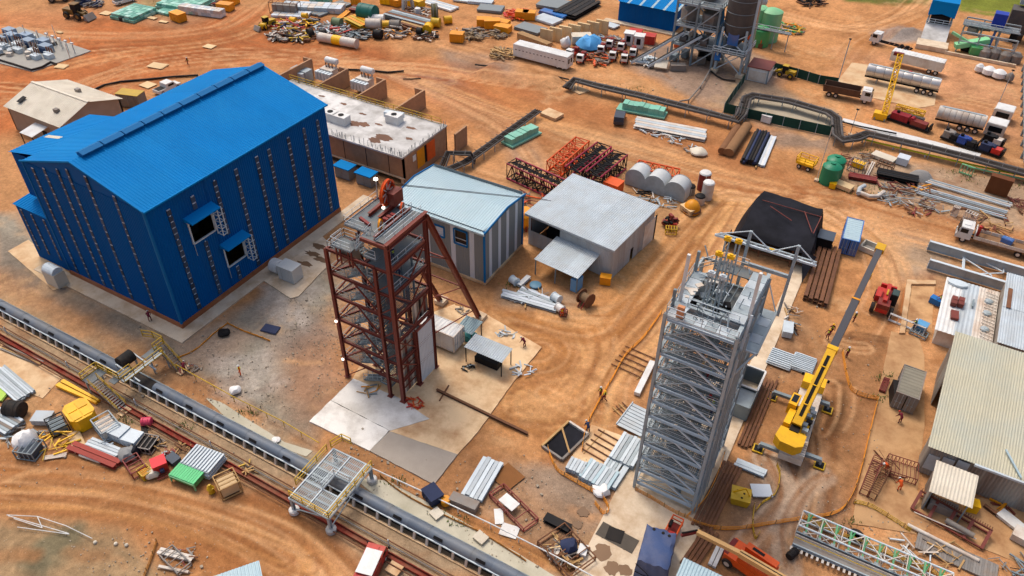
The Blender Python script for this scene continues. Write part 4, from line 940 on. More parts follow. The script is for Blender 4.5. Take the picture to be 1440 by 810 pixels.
for k in range(5):box(gs,'wall_rail',STEEL,(w/2+2.4,-.03,1+.9*k),(w-6,.05,.05))if k==4 else None
# -- brick substation with flat slab roof and open bays behind
bx0,bx1,by0,by1=-103.5,-68.7,86.0,98.4
bk=T('brick_substation','long brick building with a stained flat concrete roof and open transformer bays','building',(bx1,by0,0))
def bp_(x,y,z):return Vector((x-bx1,y-by0,z))
wall(bk,'wall',BRICK,bp_(bx0,by0,1.1),(bx1-bx0,0,0),3.7,[],th=.3);wall(bk,'wall',BRICK,bp_(bx1,by0,0),(0,by1-by0,0),4.8,[(3.9,1.2,8.7,4.4)],th=.3)
wall(bk,'wall',BRICK,bp_(bx1,by1,0),(bx0-bx1,0,0),4.8,[],th=.3);wall(bk,'wall',BRICK,bp_(bx0,by1,0),(0,by0-by1,0),4.8,[],th=.3)
MB().box(bp_((bx0+bx1)/2,by0+1.2,.55),(bx1-bx0-.5,.3,1.1)).build('void_shade_sheet',DARKI,bk)  # dark sheet: the underfloor void's shade put in as colour
for i in range(7):box(bk,'pier',CONC,bp_(bx1-.5-i*5.6,by0+.2,.55),(.5,.5,1.1))
for i in range(7):bar(bk,'movement_joint',BLACK,bp_(bx1-3-i*4.6,by0-.01,1.2),bp_(bx1-3-i*4.6,by0-.01,4.7),.08)
bar(bk,'floor_beam',CONC,bp_(bx0,by0-.05,1.05),bp_(bx1,by0-.05,1.05),.2,.25)
for i in range(6):MB().box(bp_(bx0+(bx1-bx0)*(i+.5)/6,(by0+by1)/2,4.95),((bx1-bx0)/6-.015,by1-by0+.5,.28)).build('roof_slab',CONC_R,bk)
for k in range(2):
 MB().box(bp_(bx1+.06,90.6+2.9*k,2.8),(.1,2.0 if k==0 else 2.3,3.2)).build('door',ORANGE if k else AMBER,bk)
MB().box(bp_(bx1-.1,92.1,2.8),(.1,1.0,3.2)).build('doorway',DARKI,bk)
MB().box(bp_(bx1+.08,88.8,3.6),(.1,.8,1.0)).build('notice_board',WHITE,bk)
st=mat('brown_roof_stain','6e4a34',.7,var=.25)
for(u,v,ra,rb)in((540,193,2.0,.9),(527,197,1.2,.7),(499,174,1.2,.8),(512,175,1.0,.7),(468,155,.7,.4),(510,160,.8,.3),(533,175,.8,.3),(560,164,.6,.3),(579,180,1,.35),(483,146,.8,.3),(452,135,.7,.3),(575,195,.7,.4)):
 p=G(u,v,5.1);MB().prism([(a-bx1,b2-by0)for a,b2 in blob(p.x,p.y,(ra,rb))],5.08,5.096+rnd.uniform(0,.004)).build('roof_stain',st,bk)
sb=MB()
for i in range(70):
 x=bx1-rnd.uniform(0,24);sb.bar(bp_(x,by0+rnd.uniform(-.1,.3),5),bp_(x+rnd.uniform(-.1,.1),by0+.1,5+rnd.uniform(.5,1.3)),.05)
for i in range(36):
 y=rnd.uniform(by0,by1);sb.bar(bp_(bx1-.1,y,5),bp_(bx1-.1,y,5+rnd.uniform(.4,1.1)),.05)
for i in range(50):
 x=bx1-rnd.uniform(0,34);sb.bar(bp_(x,by1,5),bp_(x,by1,5+rnd.uniform(.4,1.0)),.05)
tag(sb.build('starter_bars',STEEL_D,bk),kind='stuff')
rail(bk,[bp_(bx0,by1-.1,5.1),bp_(bx1-1,by1-.1,5.1)],YELP,r=.04,step=2,name='yellow_guard_rail')
for(u,v)in((466,168),(481,173),(555,172)):
 p=G(u,v,5.1);a=MB().box((p.x-bx1,p.y-by0,5.85),(2.6,1.7,1.5)).build('roof_air_unit',WHITE,bk)
 MB().lathe([(.5,0),(.5,.06)],12,M=Matrix.Translation((p.x-bx1,p.y-by0,6.61))).build('fan_grille',BLACK,a)
MB().box(bp_(-77.4,95.5,6.1),(3.4,1.0,.9),.2).build('roof_duct',STEEL_L,bk)
for(u,v)in((484,250),(514,260)):
 p=G(u,v);q=T('kiosk','grey transformer kiosk with a blue lid under the brick wall','kiosk',(p.x,p.y+.6,0),0,'blue lidded kiosks by the brick building');q['label']=('grey kiosk with blue lid beside the hall corner, left of a pair' if u<500 else 'grey kiosk with blue lid under the brick wall, right of a pair')
 MB().box((0,0,1.0),(3.0,1.9,2.0)).build('cabinet',WOODR,q);MB().box((0,-.1,2.1),(3.3,2.2,.18)).build('lid',BLUE_R,q)
 for s in(-.75,.75):MB().box((s,-.97,1),(1.4,.05,1.8)).build('door',STEEL_D,q)
for k,((u0,v0),(u1,v1))in enumerate((((390,105),(436,83)),((443,118),(487,97)),((495,135),(540,112)),((555,155),(595,127)),((632,207),(655,177)))):
 a,b2=G(u0,v0,3.6),G(u1,v1,3.6);y0,y1=98.9,(b2.y if k<4 else 102.5);x=b2.x
 MB().box(bp_(x,(y0+y1)/2,1.8),(.35,y1-y0,3.6)).build('blast_wall',BRICK,bk)
 if k<4:MB().box(bp_(x-.9,y1+.2,1.8),(2.2,.35,3.5)).build('blast_wall',BRICK,bk)
for k,(u,v,lab)in enumerate(((458,118,'silver transformer with white tank in the bay nearest the blue hall'),(508,132,'silver transformer with white tank in the second brick bay'))):
 p=G(u,v,0);t=T('transformer',lab,'transformer',(p.x,p.y+1.5,0),0,'transformers in the brick bays')
 MB().box((0,0,1.5),(3,2,2.6)).build('tank',WHITE_D,t)
 for s in range(5):MB().box((-1.6+.8*s,-1.6,1.7),(.6,1.1,1.7)).build('radiator',STEEL_L,t)
 MB().lathe([(.05,-1.5),(.5,-1.45),(.62,-1.3),(.62,1.3),(.5,1.45),(.05,1.5)],14,M=Matrix.Translation((0,1.1,3.9))@Matrix.Rotation(math.pi/2,4,'Y')).build('conservator',WHITE,t,smooth=True)
 for sx_ in(-1,1):bar(t,'support',STEEL,(sx_,1.1,2.8),(sx_,1.1,3.4),.2)
 for s in(-.8,0,.8):rod(t,'bushing',RUST,(s,.2,2.8),(s,.2,3.7),.12)
p=G(426,113);t=T('transformer','grey radiator bank half hidden behind the blue hall roof','transformer',(p.x,p.y,0));MB().box((0,0,1.3),(4,2,2.4)).build('tank',STEEL,t);MB().box((0,-1.4,1.5),(3.4,.7,1.6)).build('radiator',STEEL_L,t)
# -- beige gabled shed
be=T('beige_shed','beige plastered shed with a dusty gabled roof and small white porch','building',(-139.5,65.4,0))
w,d=14.6,12.0
wall(be,'wall',TAN,(0,0,0),(w,0,0),4.6,[],th=.3);wall(be,'wall',TAN,(w,0,0),(0,d,0),4.6,[],th=.3);wall(be,'wall',TAN,(w,d,0),(-w,0,0),4.6,[],th=.3);wall(be,'wall',TAN,(0,d,0),(0,-d,0),4.6,[],th=.3)
for x in(0,w-.3):MB().extrude([(x,0,4.6),(x,d,4.6),(x,d/2,6.5)],(.3,0,0)).build('gable_wall',TAN,be)
corr(be,'roof_sheet',CREAM,(-.4,-.4,4.55),(w+.8,0,0),(0,d/2+.4,2.05),3.6,.5,.05);corr(be,'roof_sheet',CREAM,(-.4,d/2,6.6),(w+.8,0,0),(0,d/2+.4,-2.05),3.6,.5,.05)
bar(be,'ridge_cap',CREAM,(-.4,d/2,6.65),(w+.4,d/2,6.65),.5,.08)
for(x,y,z)in((11.2,2.2,5.6),(8.5,8.6,6.1)):MB().box((x,y,z),(.9,.7,.7)).build('roof_vent',WOODR,be)
MB().box((2.2,1.8,5.6),(.9,1.5,.12),0,.3).build('roof_hatch',BLACK,be)
corr(be,'porch_roof',WHITE,(7.4,-3.3,2.9),(3.4,0,0),(0,3.2,.5),4,.3,.04)
for x in(7.5,10.7):bar(be,'porch_post',BLACK,(x,-3.2,0),(x,-3.2,2.9),.12)
MB().box((9,-.05,1.1),(1.2,.08,2.1)).build('door',BLACK,be);MB().box((-.6,2.6,1.6),(.9,3.2,2.4)).build('wall_cabinet',WHITE,be)
# -- right-hand sheds
rs=T('long_shed','long shed with greenish corrugated roof and stained corrugated end wall','building',(12.3,67.4,0))
wall(rs,'wall_sheet',GALV_N,(0,0,0),(3.2,0,0),4.4,[],.35,.06,1.7);wall(rs,'wall_sheet',GALV_N,(3.2,0,0),(22,0,0),4.4,[],.35,.06,1.7)
wall(rs,'wall_sheet',GALV_N,(0,17,0),(0,-17,0),4.4,[(6,0,14.6,4.2)],.35,.06,1.7);wall(rs,'wall_sheet',GALV_N,(25,0,0),(0,17,0),4.4,[],.35,.06,3)
corr(rs,'roof_sheet',TANS,(-.25,-.5,4.42),(26,0,0),(0,17.8,2.1),2.1,.26,.05)
MB().box((13,16.9,3.2),(25.5,.1,6.2)).build('rear_wall',GALV_N,rs)
bar(rs,'roof_pipe',HUTR,(8.3,-.3,4.7),(6.6,2.4,5.1),.18,.12);bar(rs,'gutter',GALV,(4.2,-.55,4.35),(25,-.55,4.35),.25,.25)
for k in range(3):MB().box((.8+k*1.3,-.12-.06*k,2+.3*k),(1.1,.06,2.2+.2*k)).build('patch_sheet',GALV,rs)
ln=T('lean_to_shelter','small shelter with a cream sheet roof against the stained shed wall','shelter',(13.4,62.8,0))
corr(ln,'roof_sheet',CREAM,(-.2,-.5,3.0),(4.0,0,0),(0,3.9,.7),1.3,.3,.04)
for x in(.1,3.4):
 for y in(-.3,3.1):bar(ln,'post',STEEL_D,(x,y,0),(x,y,3.0+.15*y),.12)
wall(ln,'side_sheet',GALV_N,(0,3.1,0),(0,-3.4,0),2.7,[],.3,.05,1.5);MB().box((1.8,.6,.5),(2.6,1.2,1)).build('bench',WOODR,ln)
wr=T('white_roof_block','flat white dusty roof with brown box plinths and a grey sheet strip','building',(10.75,89.6,-2.0))
MB().box((3.0,5.8,3.1),(5.6,11.2,2.4)).build('wall',WHITE_D,wr)
for k,(x0,x1,m)in enumerate(((-.2,1.9,WHITE),(1.9,3.9,GALV),(3.9,6.3,WHITE_D))):
 corr(wr,'roof_sheet',m,(x0,-.2,4.4+.01*k),(x1-x0,0,0),(0,12.2,.02),1.1,.45,.05)
for(x,y)in((1.2,6.8),(2.0,7.0),(1.2,5.9),(2.0,6.1)):MB().box((x,y,4.85),(.7,.8,.6)).build('brown_box',RUSTP,wr)
MB().box((1.6,3.6,4.7),(.9,1.7,.35),.1).build('brown_hatch',RUSTP,wr);MB().box((3.4,7.3,4.7),(.2,1.6,.3)).build('grey_curb',STEEL_D,wr)
for y in(9,6.3,2.8):MB().lathe([(.55,4.45),(.5,4.7),(.25,4.85)],12,M=Matrix.Translation((5.2,y,0))).build('roof_vent',STEEL,wr)
for k in range(16):bar(wr,'roof_batten',WHITE_D,(4.7,.4+k*.7,4.62),(6.25,.1+k*.7,4.62),.06,.12)
MB().lathe([(.2,4.45),(.9,4.5),(.9,4.8),(.2,4.85)],14,M=Matrix.Translation((1.2,10.9,0))@Matrix.Diagonal((1.4,.8,1,1))).build('skylight',STEEL_L,wr)
gr=T('grey_sheet_shed','grey sheet roof with a rust coloured strip at the right edge','building',(17.0,88.0,0))
MB().box((5,7.2,2.3),(9.6,14,4.6)).build('wall',GALV_N,gr)
corr(gr,'roof_sheet',GALV,(-.1,-.4,4.75),(10.4,0,0),(0,7.5,.1),.9,.3,.05);corr(gr,'roof_sheet',GALV,(-.1,7.0,4.9),(10.4,0,0),(0,7.8,.1),.9,.3,.05)
MB().box((.55,9.0,5.05),(.5,4.4,.06)).build('rusty_sheet',RUST,gr)
# -- black tarpaulin shelter: a draped skin over a frame
tn=T('tarpaulin_shelter','black tarpaulin draped over a steel frame beside the grey headframe','shelter',(-12,103,0))
def tz(u,v):
 e=min(u,1-u,v,1-v);h=3.4+.9*math.sin(math.pi*v)*(.7+.3*math.sin(2.2*u+1))+.25*math.sin(5*u+3*v)*math.sin(4*v)
 return h*min(1,(e if v>.2 else min(u,1-u))/(.06+.08*(1-u)))**.75
b=MB();n,m_=30,30
cs=[Vector((-18.4,95.6,0)),Vector((-5.9,96.2,0)),Vector((-7.2,109.0,0)),Vector((-18.3,110.0,0))]
for j in range(m_+1):
 for i in range(n+1):
  u,v=i/n,j/m_;p=cs[0].lerp(cs[1],u).lerp(cs[3].lerp(cs[2],u),v)
  z=tz(u,v)if j>1 else tz(u,max(v,.05))*(.78 if j==0 else.95)
  if j==0:z=3.0
  b.v.append((p.x+12+.12*math.sin(9*v),p.y-103+.15*math.sin(7*u),max(z,.03)))
for j in range(m_):
 for i in range(n):a=j*(n+1)+i;b.f.append((a,a+1,a+n+2,a+n+1))
b.build('tarpaulin',TARP,tn,smooth=True)
MB().extrude([(4.2,-6.9,3.0),(6.2,-6.8,3.0),(5.6,-9.6,.1)],(0,.05,0)).build('hanging_flap',TARP,tn)
for p,q in(((-4,1.0,4.5),(4.6,1.8,4.0)),((-2.5,-.2,4.6),(1.2,-2.2,4.5)),((4.6,1.8,4.1),(4.6,-3.2,4.1)),((2.2,1.2,4.5),(4.4,-3.2,4.2))):bar(tn,'frame_tube',RUSTP,(p[0],p[1],p[2]+.1),(q[0],q[1],q[2]+.1),.1)
for x in(-6,-1.5,3,5.8):
 bar(tn,'frame_post',RUST,(x,-6.6,0),(x,-6.6,3.1),.15)
for k in range(5):bar(tn,'frame_rail',RUST,(-6,-6.0+.6*k,.4),(5.8,-6.0+.6*k,.4),.12)
# -- blue tarpaulin box, bottom
bt=T('covered_crate','tall crate wrapped in dusty blue tarpaulin on the concrete pad','crate',(-8.0,42.6,0),yaw(G(893,800),G(945,805))*.4)
b=MB();N_=12
for k,(z,g)in enumerate(((0,1.03),(.8,1.0),(2.2,.98),(3.1,.95),(3.3,.75))):
 for i in range(4*N_):
  s,f=divmod(i,N_);f/=N_;c4=[(-1.5,-2.1),(1.5,-2.1),(1.5,2.1),(-1.5,2.1)];a,c=c4[s],c4[(s+1)%4]
  wv=1+.03*math.sin(i*1.7+k);b.v.append(((a[0]+(c[0]-a[0])*f)*g*wv,(a[1]+(c[1]-a[1])*f)*g*wv,z+(.1*math.sin(i*.9)if k==3 else 0)))
for k in range(4):
 for i in range(4*N_):j=(i+1)%(4*N_);b.f.append((k*48+i,k*48+j,k*48+48+j,k*48+48+i))
b.f.append(tuple(range(192,240)));b.build('tarpaulin',TARP_B,bt,smooth=True)
MB().tube([(-1.5,-2.15,1.4),(0,-2.22,1.1),(1.5,-2.15,1.5)],.04).tube([(-1.55,-2.1,2.6),(-.4,-2.25,1.8),(.6,-2.25,.4)],.04).build('lashing_rope',BLACK,bt)
for q in((-.7,1.6),(.2,1.5),(.8,1.4)):MB().lathe([(.16,3.3),(.14,3.36)],10,M=Matrix.Translation((q[0],q[1],0))).build('eyelet',BLACK,bt)
lb=T('corner_roof','pale blue corrugated roof corner at the bottom edge by the lattice beam','shed',(-5.2,42.0,0))
corr(lb,'roof_sheet',HUTR,(-.2,-7,3.0),(4.6,0,0),(0,7.2,1.0),1.5,.3,.05)
for x in(0,4.2):
 for y in(-6.6,-.2):bar(lb,'post',STEEL,(x,y,0),(x,y,3+(y+7)*.139),.12)
ls_=T('corner_canopy','corner of a pale blue roof at the bottom edge of the dirt road','shed',(-37.3,21.8,0),.93)
corr(ls_,'roof_sheet',HUTR,(-6,-5,5.5),(6,0,0),(0,5,.5),1.5,.3,.05)
for x in(-5.7,-.3):
 for y in(-4.7,-.3):bar(ls_,'post',STEEL,(x,y,0),(x,y,5.9+y*.1),.14)
 # -- far blue shed, batch plant, tanks
fb=T('far_blue_shed','blue sheet shed with pale roof strips beside the batching plant','building',(-68.5,170.4,0))
wall(fb,'wall_sheet',BLUE_W,(0,0,.2),(14,0,0),4.6,[],.5,.05,3);wall(fb,'wall_sheet',BLUE_W,(14,0,.2),(0,22,0),4.6,[],.5,.05,4);wall(fb,'wall_sheet',BLUE_W,(0,22,.2),(0,-22,0),4.6,[],.5,.05,4)
for i in range(5):
 corr(fb,'roof_sheet',BLUE_R,(-.3+i*2.9,-.4,4.8),(2.3,0,0),(0,22.6,2.6),3,.4,.06);corr(fb,'roof_skylight',HUTR,(2.0+i*2.9,-.4,4.78),(.6,0,0),(0,22.6,2.6),1,.3,.05)
MB().box((6,-.9,.12),(18,1.8,.24)).build('apron',CONC,fb)
pl=T('batching_plant','grey concrete batching plant with hoppers, ladders and sloping conveyor legs','plant',tuple(G(970,92)))
pg=Vector(pl.location)
for x in(-4.5,0,4.5):
 for y in(0,7):bar(pl,'column',STEEL_D,(x,y,0),(x,y,13),.4,.4,'ib')
for z in(4,8,12.5):
 for y in(0,7):bar(pl,'beam',STEEL,(-4.5,y,z),(4.5,y,z),.3,.4)
 for x in(-4.5,0,4.5):bar(pl,'beam',STEEL,(x,0,z),(x,7,z),.3,.4)
 MB().box((0,3.5,z),(9,7,.12)).build('floor_grating',GRATE,pl);rail(pl,[(-4.6,0,z),(4.6,0,z),(4.6,7,z)],STEEL,r=.05)
for x in(-4.5,0):
 for a,b2 in((0,4),(4,8),(8,12.5)):bar(pl,'brace',STEEL,(x,0,a),(x+4.5,0,b2),.2);bar(pl,'brace',STEEL_D,(x+4.5,7,a),(x,7,b2),.2)
for k,(x,y,z)in enumerate(((-2.4,2.5,8.3),(2.2,2.5,8.3),(0,4.8,12.6))):
 MB().lathe([(.4,z-2.2),(1.9,z),(2.0,z+2.4),(1.8,z+2.6)],12 if k else 4,M=Matrix.Translation((x,y,0))).build('hopper',WOODR,pl)
for k in range(3):MB().cyl((-3+2.2*k,.5,5.2),(-1.6+2.2*k,.5,5.2),.8,12).build('mixer_drum',SILO,pl)
for x in(-6,-2.2):bar(pl,'conveyor_boom',STEEL_L,(x-5,-6,.4),(x+3.5,.5,6.5),.7,.5);bar(pl,'conveyor_belt',RUBBER,(x-5,-6,.72),(x+3.5,.5,6.82),.5,.06)
for k in range(4):bar(pl,'boom_trestle',STEEL_D,(-9+k*2.2,-4.5+k*1.2,0),(-9+k*2.2,-4.5+k*1.2,1.3+k*1.2),.2)
MB().box((-4.6,-5.0,1.2),(2.6,2.2,.2),.2,.5).build('feed_plate',CREAM,pl);MB().box((-1.5,-3.4,.6),(3.2,1.6,1.2),.5).build('water_trough',WOODR,pl)
bar(pl,'blue_conveyor',BLUE_L,(5.2,1,5),(1.5,9,15),1.2,.9);bar(pl,'blue_conveyor',BLUE_P,(5.6,-.5,2.5),(5.2,1,5),1.2,.9)
for k in range(9):box(pl,'machinery',rnd.choice([STEEL_D,SILO,WOODR,BLACK]),(rnd.uniform(-4,4),rnd.uniform(.5,6),rnd.choice([.8,4.8,9])),(rnd.uniform(.8,2),rnd.uniform(.8,1.8),rnd.uniform(.8,1.7)),rnd.uniform(0,3))
MB().cyl((5,6,13),(11,9,13),.9,14).build('air_duct',STEEL_L,pl);MB().box((-5.8,8,1.2),(1.2,1.2,2.4)).build('control_box',ORANGE,pl)
p=G(1027,98);sl_=T('cement_silo','tall dark grey silo on a braced steel leg frame','silo',(p.x,p.y,0))
MB().lathe([(.4,5.2),(2.9,8.4),(2.95,8.5),(2.95,24),(2.5,24.6)],24).build('silo_shell',SILO,sl_,smooth=True)
for k in range(6):MB().lathe([(2.97,10+k*2.4),(3.0,10.05+k*2.4),(2.97,10.1+k*2.4)],24).build('weld_band',STEEL_D,sl_)
for x in(-2.7,2.7):
 for y in(-2.7,2.7):
  bar(sl_,'leg',STEEL,(x,y,0),(x*.9,y*.9,9.4),.4);box(sl_,'footing',CONC,(x,y,.3),(1.4,1.4,.6))
for z0,z1 in((.6,4.8),(5.0,8.6)):
 for s in(-1,1):bar(sl_,'brace',STEEL_L,(-2.6,s*2.6,z0),(2.6,s*2.6,z1),.18);bar(sl_,'brace',STEEL_L,(2.6,s*2.6,z0),(-2.6,s*2.6,z1),.18);bar(sl_,'brace',STEEL,(s*2.6,-2.6,z0),(s*2.6,2.6,z1),.18)
MB().box((0,-.6,4.9),(6.6,7.4,.2)).build('platform',GRATE,sl_);rail(sl_,[(-3.3,-4.3,5),(3.3,-4.3,5),(3.3,3,5)],STEEL_L,r=.05)
for z in(8.6,):MB().box((0,-2.75,z-1.2),(2.2,.12,2.4)).build('blue_panel',BLUE_P,sl_)
bar(sl_,'ladder',STEEL_L,(3.1,-.6,.3),(3.1,-.6,24),.5,.1);bar(sl_,'fill_pipe',WHITE_D,(3.3,.8,.3),(3.3,.8,24),.2)
for k,(u,v,r,h,lab)in enumerate(((1078,56,2.3,6.5,'round green water tank nearest the yellow scrap steel'),(1057,52,2.2,6.8,'round green water tank next to the dark silo'),(1067,63,2.0,3.6,'low green water tank in front of the two tall ones'))):
 p=G(u,v);one(MB().lathe([(r,0),(r,h),(r*.97,h+.05),(r*.5,h+.5),(.1,h+.65)],22),'water_tank',GREEN_L if k<2 else GREEN,lab,'tank',(p.x,p.y,0),smooth=True,group='green tanks by the silo')
p=G(1068,62);gc=T('gantry_stair','grey walkway frame with an orange ladder beside the green tanks','walkway',(p.x,p.y-1.5,0))
for x in(-5,-1,3,6):bar(gc,'post',STEEL,(x,0,0),(x,0,4),.18)
MB().box((.5,0,4),(12,1.2,.12)).build('walkway_deck',GRATE,gc);rail(gc,[(-5.5,-.6,4.05),(6.5,-.6,4.05)],STEEL_L,r=.05);bar(gc,'ladder',AMBER,(-1.5,.5,4),(-2,1.5,11),.9,.2)
for k,(u,v)in enumerate(((1052,60),(1066,66))):
 p=G(u,v);t=T('mixer_pump','rusty orange pump by the green tanks, '+('nearer the silo' if k==0 else 'nearer the kerb'),'pump',(p.x,p.y,0),0,'pumps by the green tanks');MB().box((0,0,.5),(2,1.4,1)).build('base',RUST,t);MB().cyl((0,-.6,1.4),(0,.6,1.4),.7,12).build('casing',ORANGE,t);bar(t,'pipe',YELP,(.4,0,1.2),(.6,.3,3),.3)
p=G(1063,115);hs=T('site_office','small white hut with a rusty red roof beside the green netting','building',(p.x,p.y,0),0.02)
MB().box((0,2.3,1.4),(4.2,4.6,2.8)).build('wall',WHITE,hs);MB().box((0,2.3,2.9),(4.6,5.0,.2)).build('roof',RUSTP,hs);MB().box((0,-.03,1.2),(3.4,.1,2.0)).build('shutter',WHITE_D,hs)
for x in(-2.05,2.05):bar(hs,'corner_trim',STEEL_D,(x,-.04,0),(x,-.04,2.8),.25)
# -- ramp bunker with blue hopper, crushing plant at the right
rb=T('tip_bunker','sloping concrete tip bunker with a bright blue sheeted hopper on top','bunker',(-2.4,194,0),.04)
MB().extrude([(-2.6,0,0),(-2.6,9,0),(-2.6,9,2.6),(-2.6,6.5,2.4),(-2.6,.4,.6)],(5.2,0,0)).build('ramp',CONC_R,rb)
MB().box((0,-1.6,.5),(6.4,4,1)).build('apron_block',CONC,rb)
for x in(-2.4,2.4):
 for y in(7,11):bar(rb,'post',STEEL_D,(x,y,2),(x,y,5),.3)
MB().box((0,9,3.4),(4,4,1.7)).build('crusher',BLACK,rb)
MB().extrude([(-2.8,6.5,4.3),(0,6.5,4.9),(2.8,6.5,4.3),(2.8,6.5,7.6),(-2.8,6.5,7.6)],(0,5,0)).build('hopper_sheeting',BLUE_R,rb)
rail(rb,[(-2.6,6.6,2.5),(2.6,6.6,2.5)],STEEL_L,r=.06)
cp=T('crushing_plant','grey crushing and screening plant with conveyors behind a kerb','plant',(7.6,190,0))
MB().box((0,.5,.3),(14,.5,.6)).build('kerb_wall',CONC,cp)
for i in range(4):
 for j in range(3):bar(cp,'column',STEEL,(-5+i*3.6,3+j*5,0),(-5+i*3.6,3+j*5,4.5),.25)
for j in range(3):bar(cp,'beam',STEEL,(-5,3+j*5,4.5),(5.8,3+j*5,4.5),.25);bar(cp,'beam',STEEL,(-5,3+j*5,2.5),(5.8,3+j*5,2.5),.2)
MB().box((0,9,4.6),(11,4,.12)).build('floor_grating',GRATE,cp);rail(cp,[(-5.4,7,4.65),(5.6,7,4.65)],STEEL_L,r=.05)
for k in range(4):MB().lathe([(1.2,.1),(1.2,1.6),(.6,2.2)],12,M=Matrix.Translation((.6+2.0*(k%4),2.6+.6*(k%2),0))).build('settling_tank',WOODR,cp)
for k in range(5):MB().lathe([(.5,3.2),(.9,5),(.9,7)],10,M=Matrix.Translation((5.5+1.1*k,16,0))).build('cyclone',SILO,cp)
MB().box((7,17,4.6),(8,4,5)).build('screen_house',SILO,cp);MB().box((8,20,8.2),(8,5,1)).build('screen_roof',STEEL,cp)
for k in range(6):box(cp,'machinery',rnd.choice([STEEL_D,BLACK,WOODR]),(rnd.uniform(-4,6),rnd.uniform(4,14),rnd.choice([1,3.4])),(rnd.uniform(1,2.4),rnd.uniform(1,2),rnd.uniform(1,2)),rnd.uniform(0,3))
MB().box((1.2,10.5,6),(2.6,2.4,2.8)).build('motor_house',mat('cobalt_paint','1838a0',.5),cp);bar(cp,'motor_leg',BLUE_P,(1.0,7,0),(1.2,8,4.5),.5)
bar(cp,'screw_classifier',GREEN_L,(-5.5,3,1.2),(.5,5.2,3.0),1.8,1.0);bar(cp,'screw_classifier',GREEN_L,(-7,4.6,3.4),(-3,3.8,2.2),.5,.5)
MB().box((-1,2.6,1.2),(2.8,1.6,1.6),.2).build('classifier_tank',GREEN,cp)
# -- overland conveyor
ca,cb=G(-60,397,1.0),G(770,836,1.0)
cv=T('overland_conveyor','long grey covered conveyor running beside the drain and red trough','conveyor',(ca.x,ca.y,0),yaw(ca,cb));L=(cb-ca).length
hood={}
def hood_mesh(l,hole):
 k=(round(l,2),hole)
 if k in hood:return hood[k]
 b=MB();n=9;vs=[]
 pr=[(.62*math.cos(t),.6*math.sin(t))for t in np.linspace(0,math.pi,n)]
 if hole:pr=pr[3:]
 vs=[(x,p[0],1.05+p[1])for x in(0,l)for p in pr];n=len(pr)
 b.add(vs,[(i,i+1,n+i+1,n+i)for i in range(n-1)]);vs2=[(x,p[0]*.97,1.03+p[1]*.97)for x in(0,l)for p in pr]
 b.add(vs2,[(n+i,n+i+1,i+1,i)for i in range(n-1)]);b.add([(x,p[0],1.05+p[1])for x in(0,l)for p in pr],[])
 hood[k]=b.mesh('hood',BELT,True);return hood[k]
nb=int(L/2.4);wl=cv.matrix_basis.copy()
gapx=[(cv.matrix_basis.inverted()@G(*q,1)).x for q in((165,524),(205,548))]
for i in range(nb):
 x=i*2.4
 if gapx[0]<x+1.2<gapx[1]:continue
 o=link('hood',hood_mesh(2.44,False),cv,(x,0,0));o.scale=(1,1.035,1.02)if i%2 else(1,1,1)
 MB().box((x+1.2,-.49,1.5),(1.0,.3,.05),0,.82).build('opening_shade_plate',BLACK,cv)if i%2==0 or i>55 else None  # black plate on the hood, its colour stands for the shade in an opening
bar(cv,'hood_flange',STEEL_L,(0,-.68,1.09),(L,-.68,1.09),.14,.03)
bar(cv,'belt',RUBBER,(0,0,1.0),(L,0,1.0),1.2,.06)
for s in(-.7,.7):bar(cv,'stringer',STEEL_D,(0,s,1.02),(L,s,1.02),.12,.12,'ch')
bar(cv,'under_belt_shade',RUBBER,(0,.1,.5),(L,.1,.5),1.3,.5)  # thick black bar paints the shade between the legs, under the belt
for i in range(int(L/1.5)):
 x=i*1.5+.4;bar(cv,'trestle_leg',WHITE_D,(x,-.95,.02),(x,-.7,1.0),.26,.2);bar(cv,'trestle_leg',STEEL,(x,.95,.02),(x,.78,.95),.16,.14)
bar(cv,'sill_beam',CONC_B,(0,-1.0,.06),(L,-1.0,.06),.22,.16)
ra,rb_=G(-40,452),G(640,835);rt=T('red_trough','faded red channel running parallel to the grey conveyor','trough',(ra.x,ra.y,0),yaw(ra,rb_));L2=(rb_-ra).length
for i in range(int(L2/6)):
 for s in(-.27,.27):bar(rt,'side_plate',PINK,(i*6,s,.22),(i*6+5.97,s,.22),.09,.36)
 bar(rt,'base_plate',PINK,(i*6,0,.08),(i*6+5.97,0,.06),.46,.05)
 if i%2:bar(rt,'stand',STEEL_L,(i*6,.9,0),(i*6,.9,1.1),.1)
for k,s in enumerate((.95,1.25,-.75)):rod(rt,'service_pipe',RUST if k else WOODR,(0,s,.22+.1*k),(L2,s,.22+.1*k),.07)
pc=G(193,527);co=T('crossover_stair','yellow railed stair bridge crossing the grey conveyor over a big black roller','walkway',(pc.x,pc.y,0),yaw(ca,cb))
MB().box((1.2,2.0,2.6),(1.0,2.2,.08)).build('landing',GRATE,co);MB().box((1.2,-2.4,2.6),(1.0,2.6,.08)).build('landing',GRATE,co);MB().box((2.2,-.2,2.62),(.6,5.4,.1)).build('bridge_deck',STEEL,co)
stair(co,(-.6+4.6,3.2,.1),(1.4,3.2,2.6),1.0,WOODR,rails=YELP);stair(co,(3.2,-4.6,.1),(-.6,-4.6,2.6),1.1,WOODR,rails=YELP)
MB().box((-1.3,-4.0,2.6),(1.4,2.2,.08)).build('landing',GRATE,co)
rail(co,[(-2,-3,2.64),(-2,-5.1,2.64)],YELP,r=.04);rail(co,[(-2.0,-2.9,2.64),(1.6,-2.9,2.64),(1.6,-1.2,2.64)],YELP,r=.04);rail(co,[(-2.6,3.8,2.0),(-.6,3.9,2.64),(1.2,3.9,2.64),(1.2,2.4,2.64)],YELP,r=.04);rail(co,[(2.6,-2.9,2.64),(2.6,2.6,2.64)],YELP,r=.04)
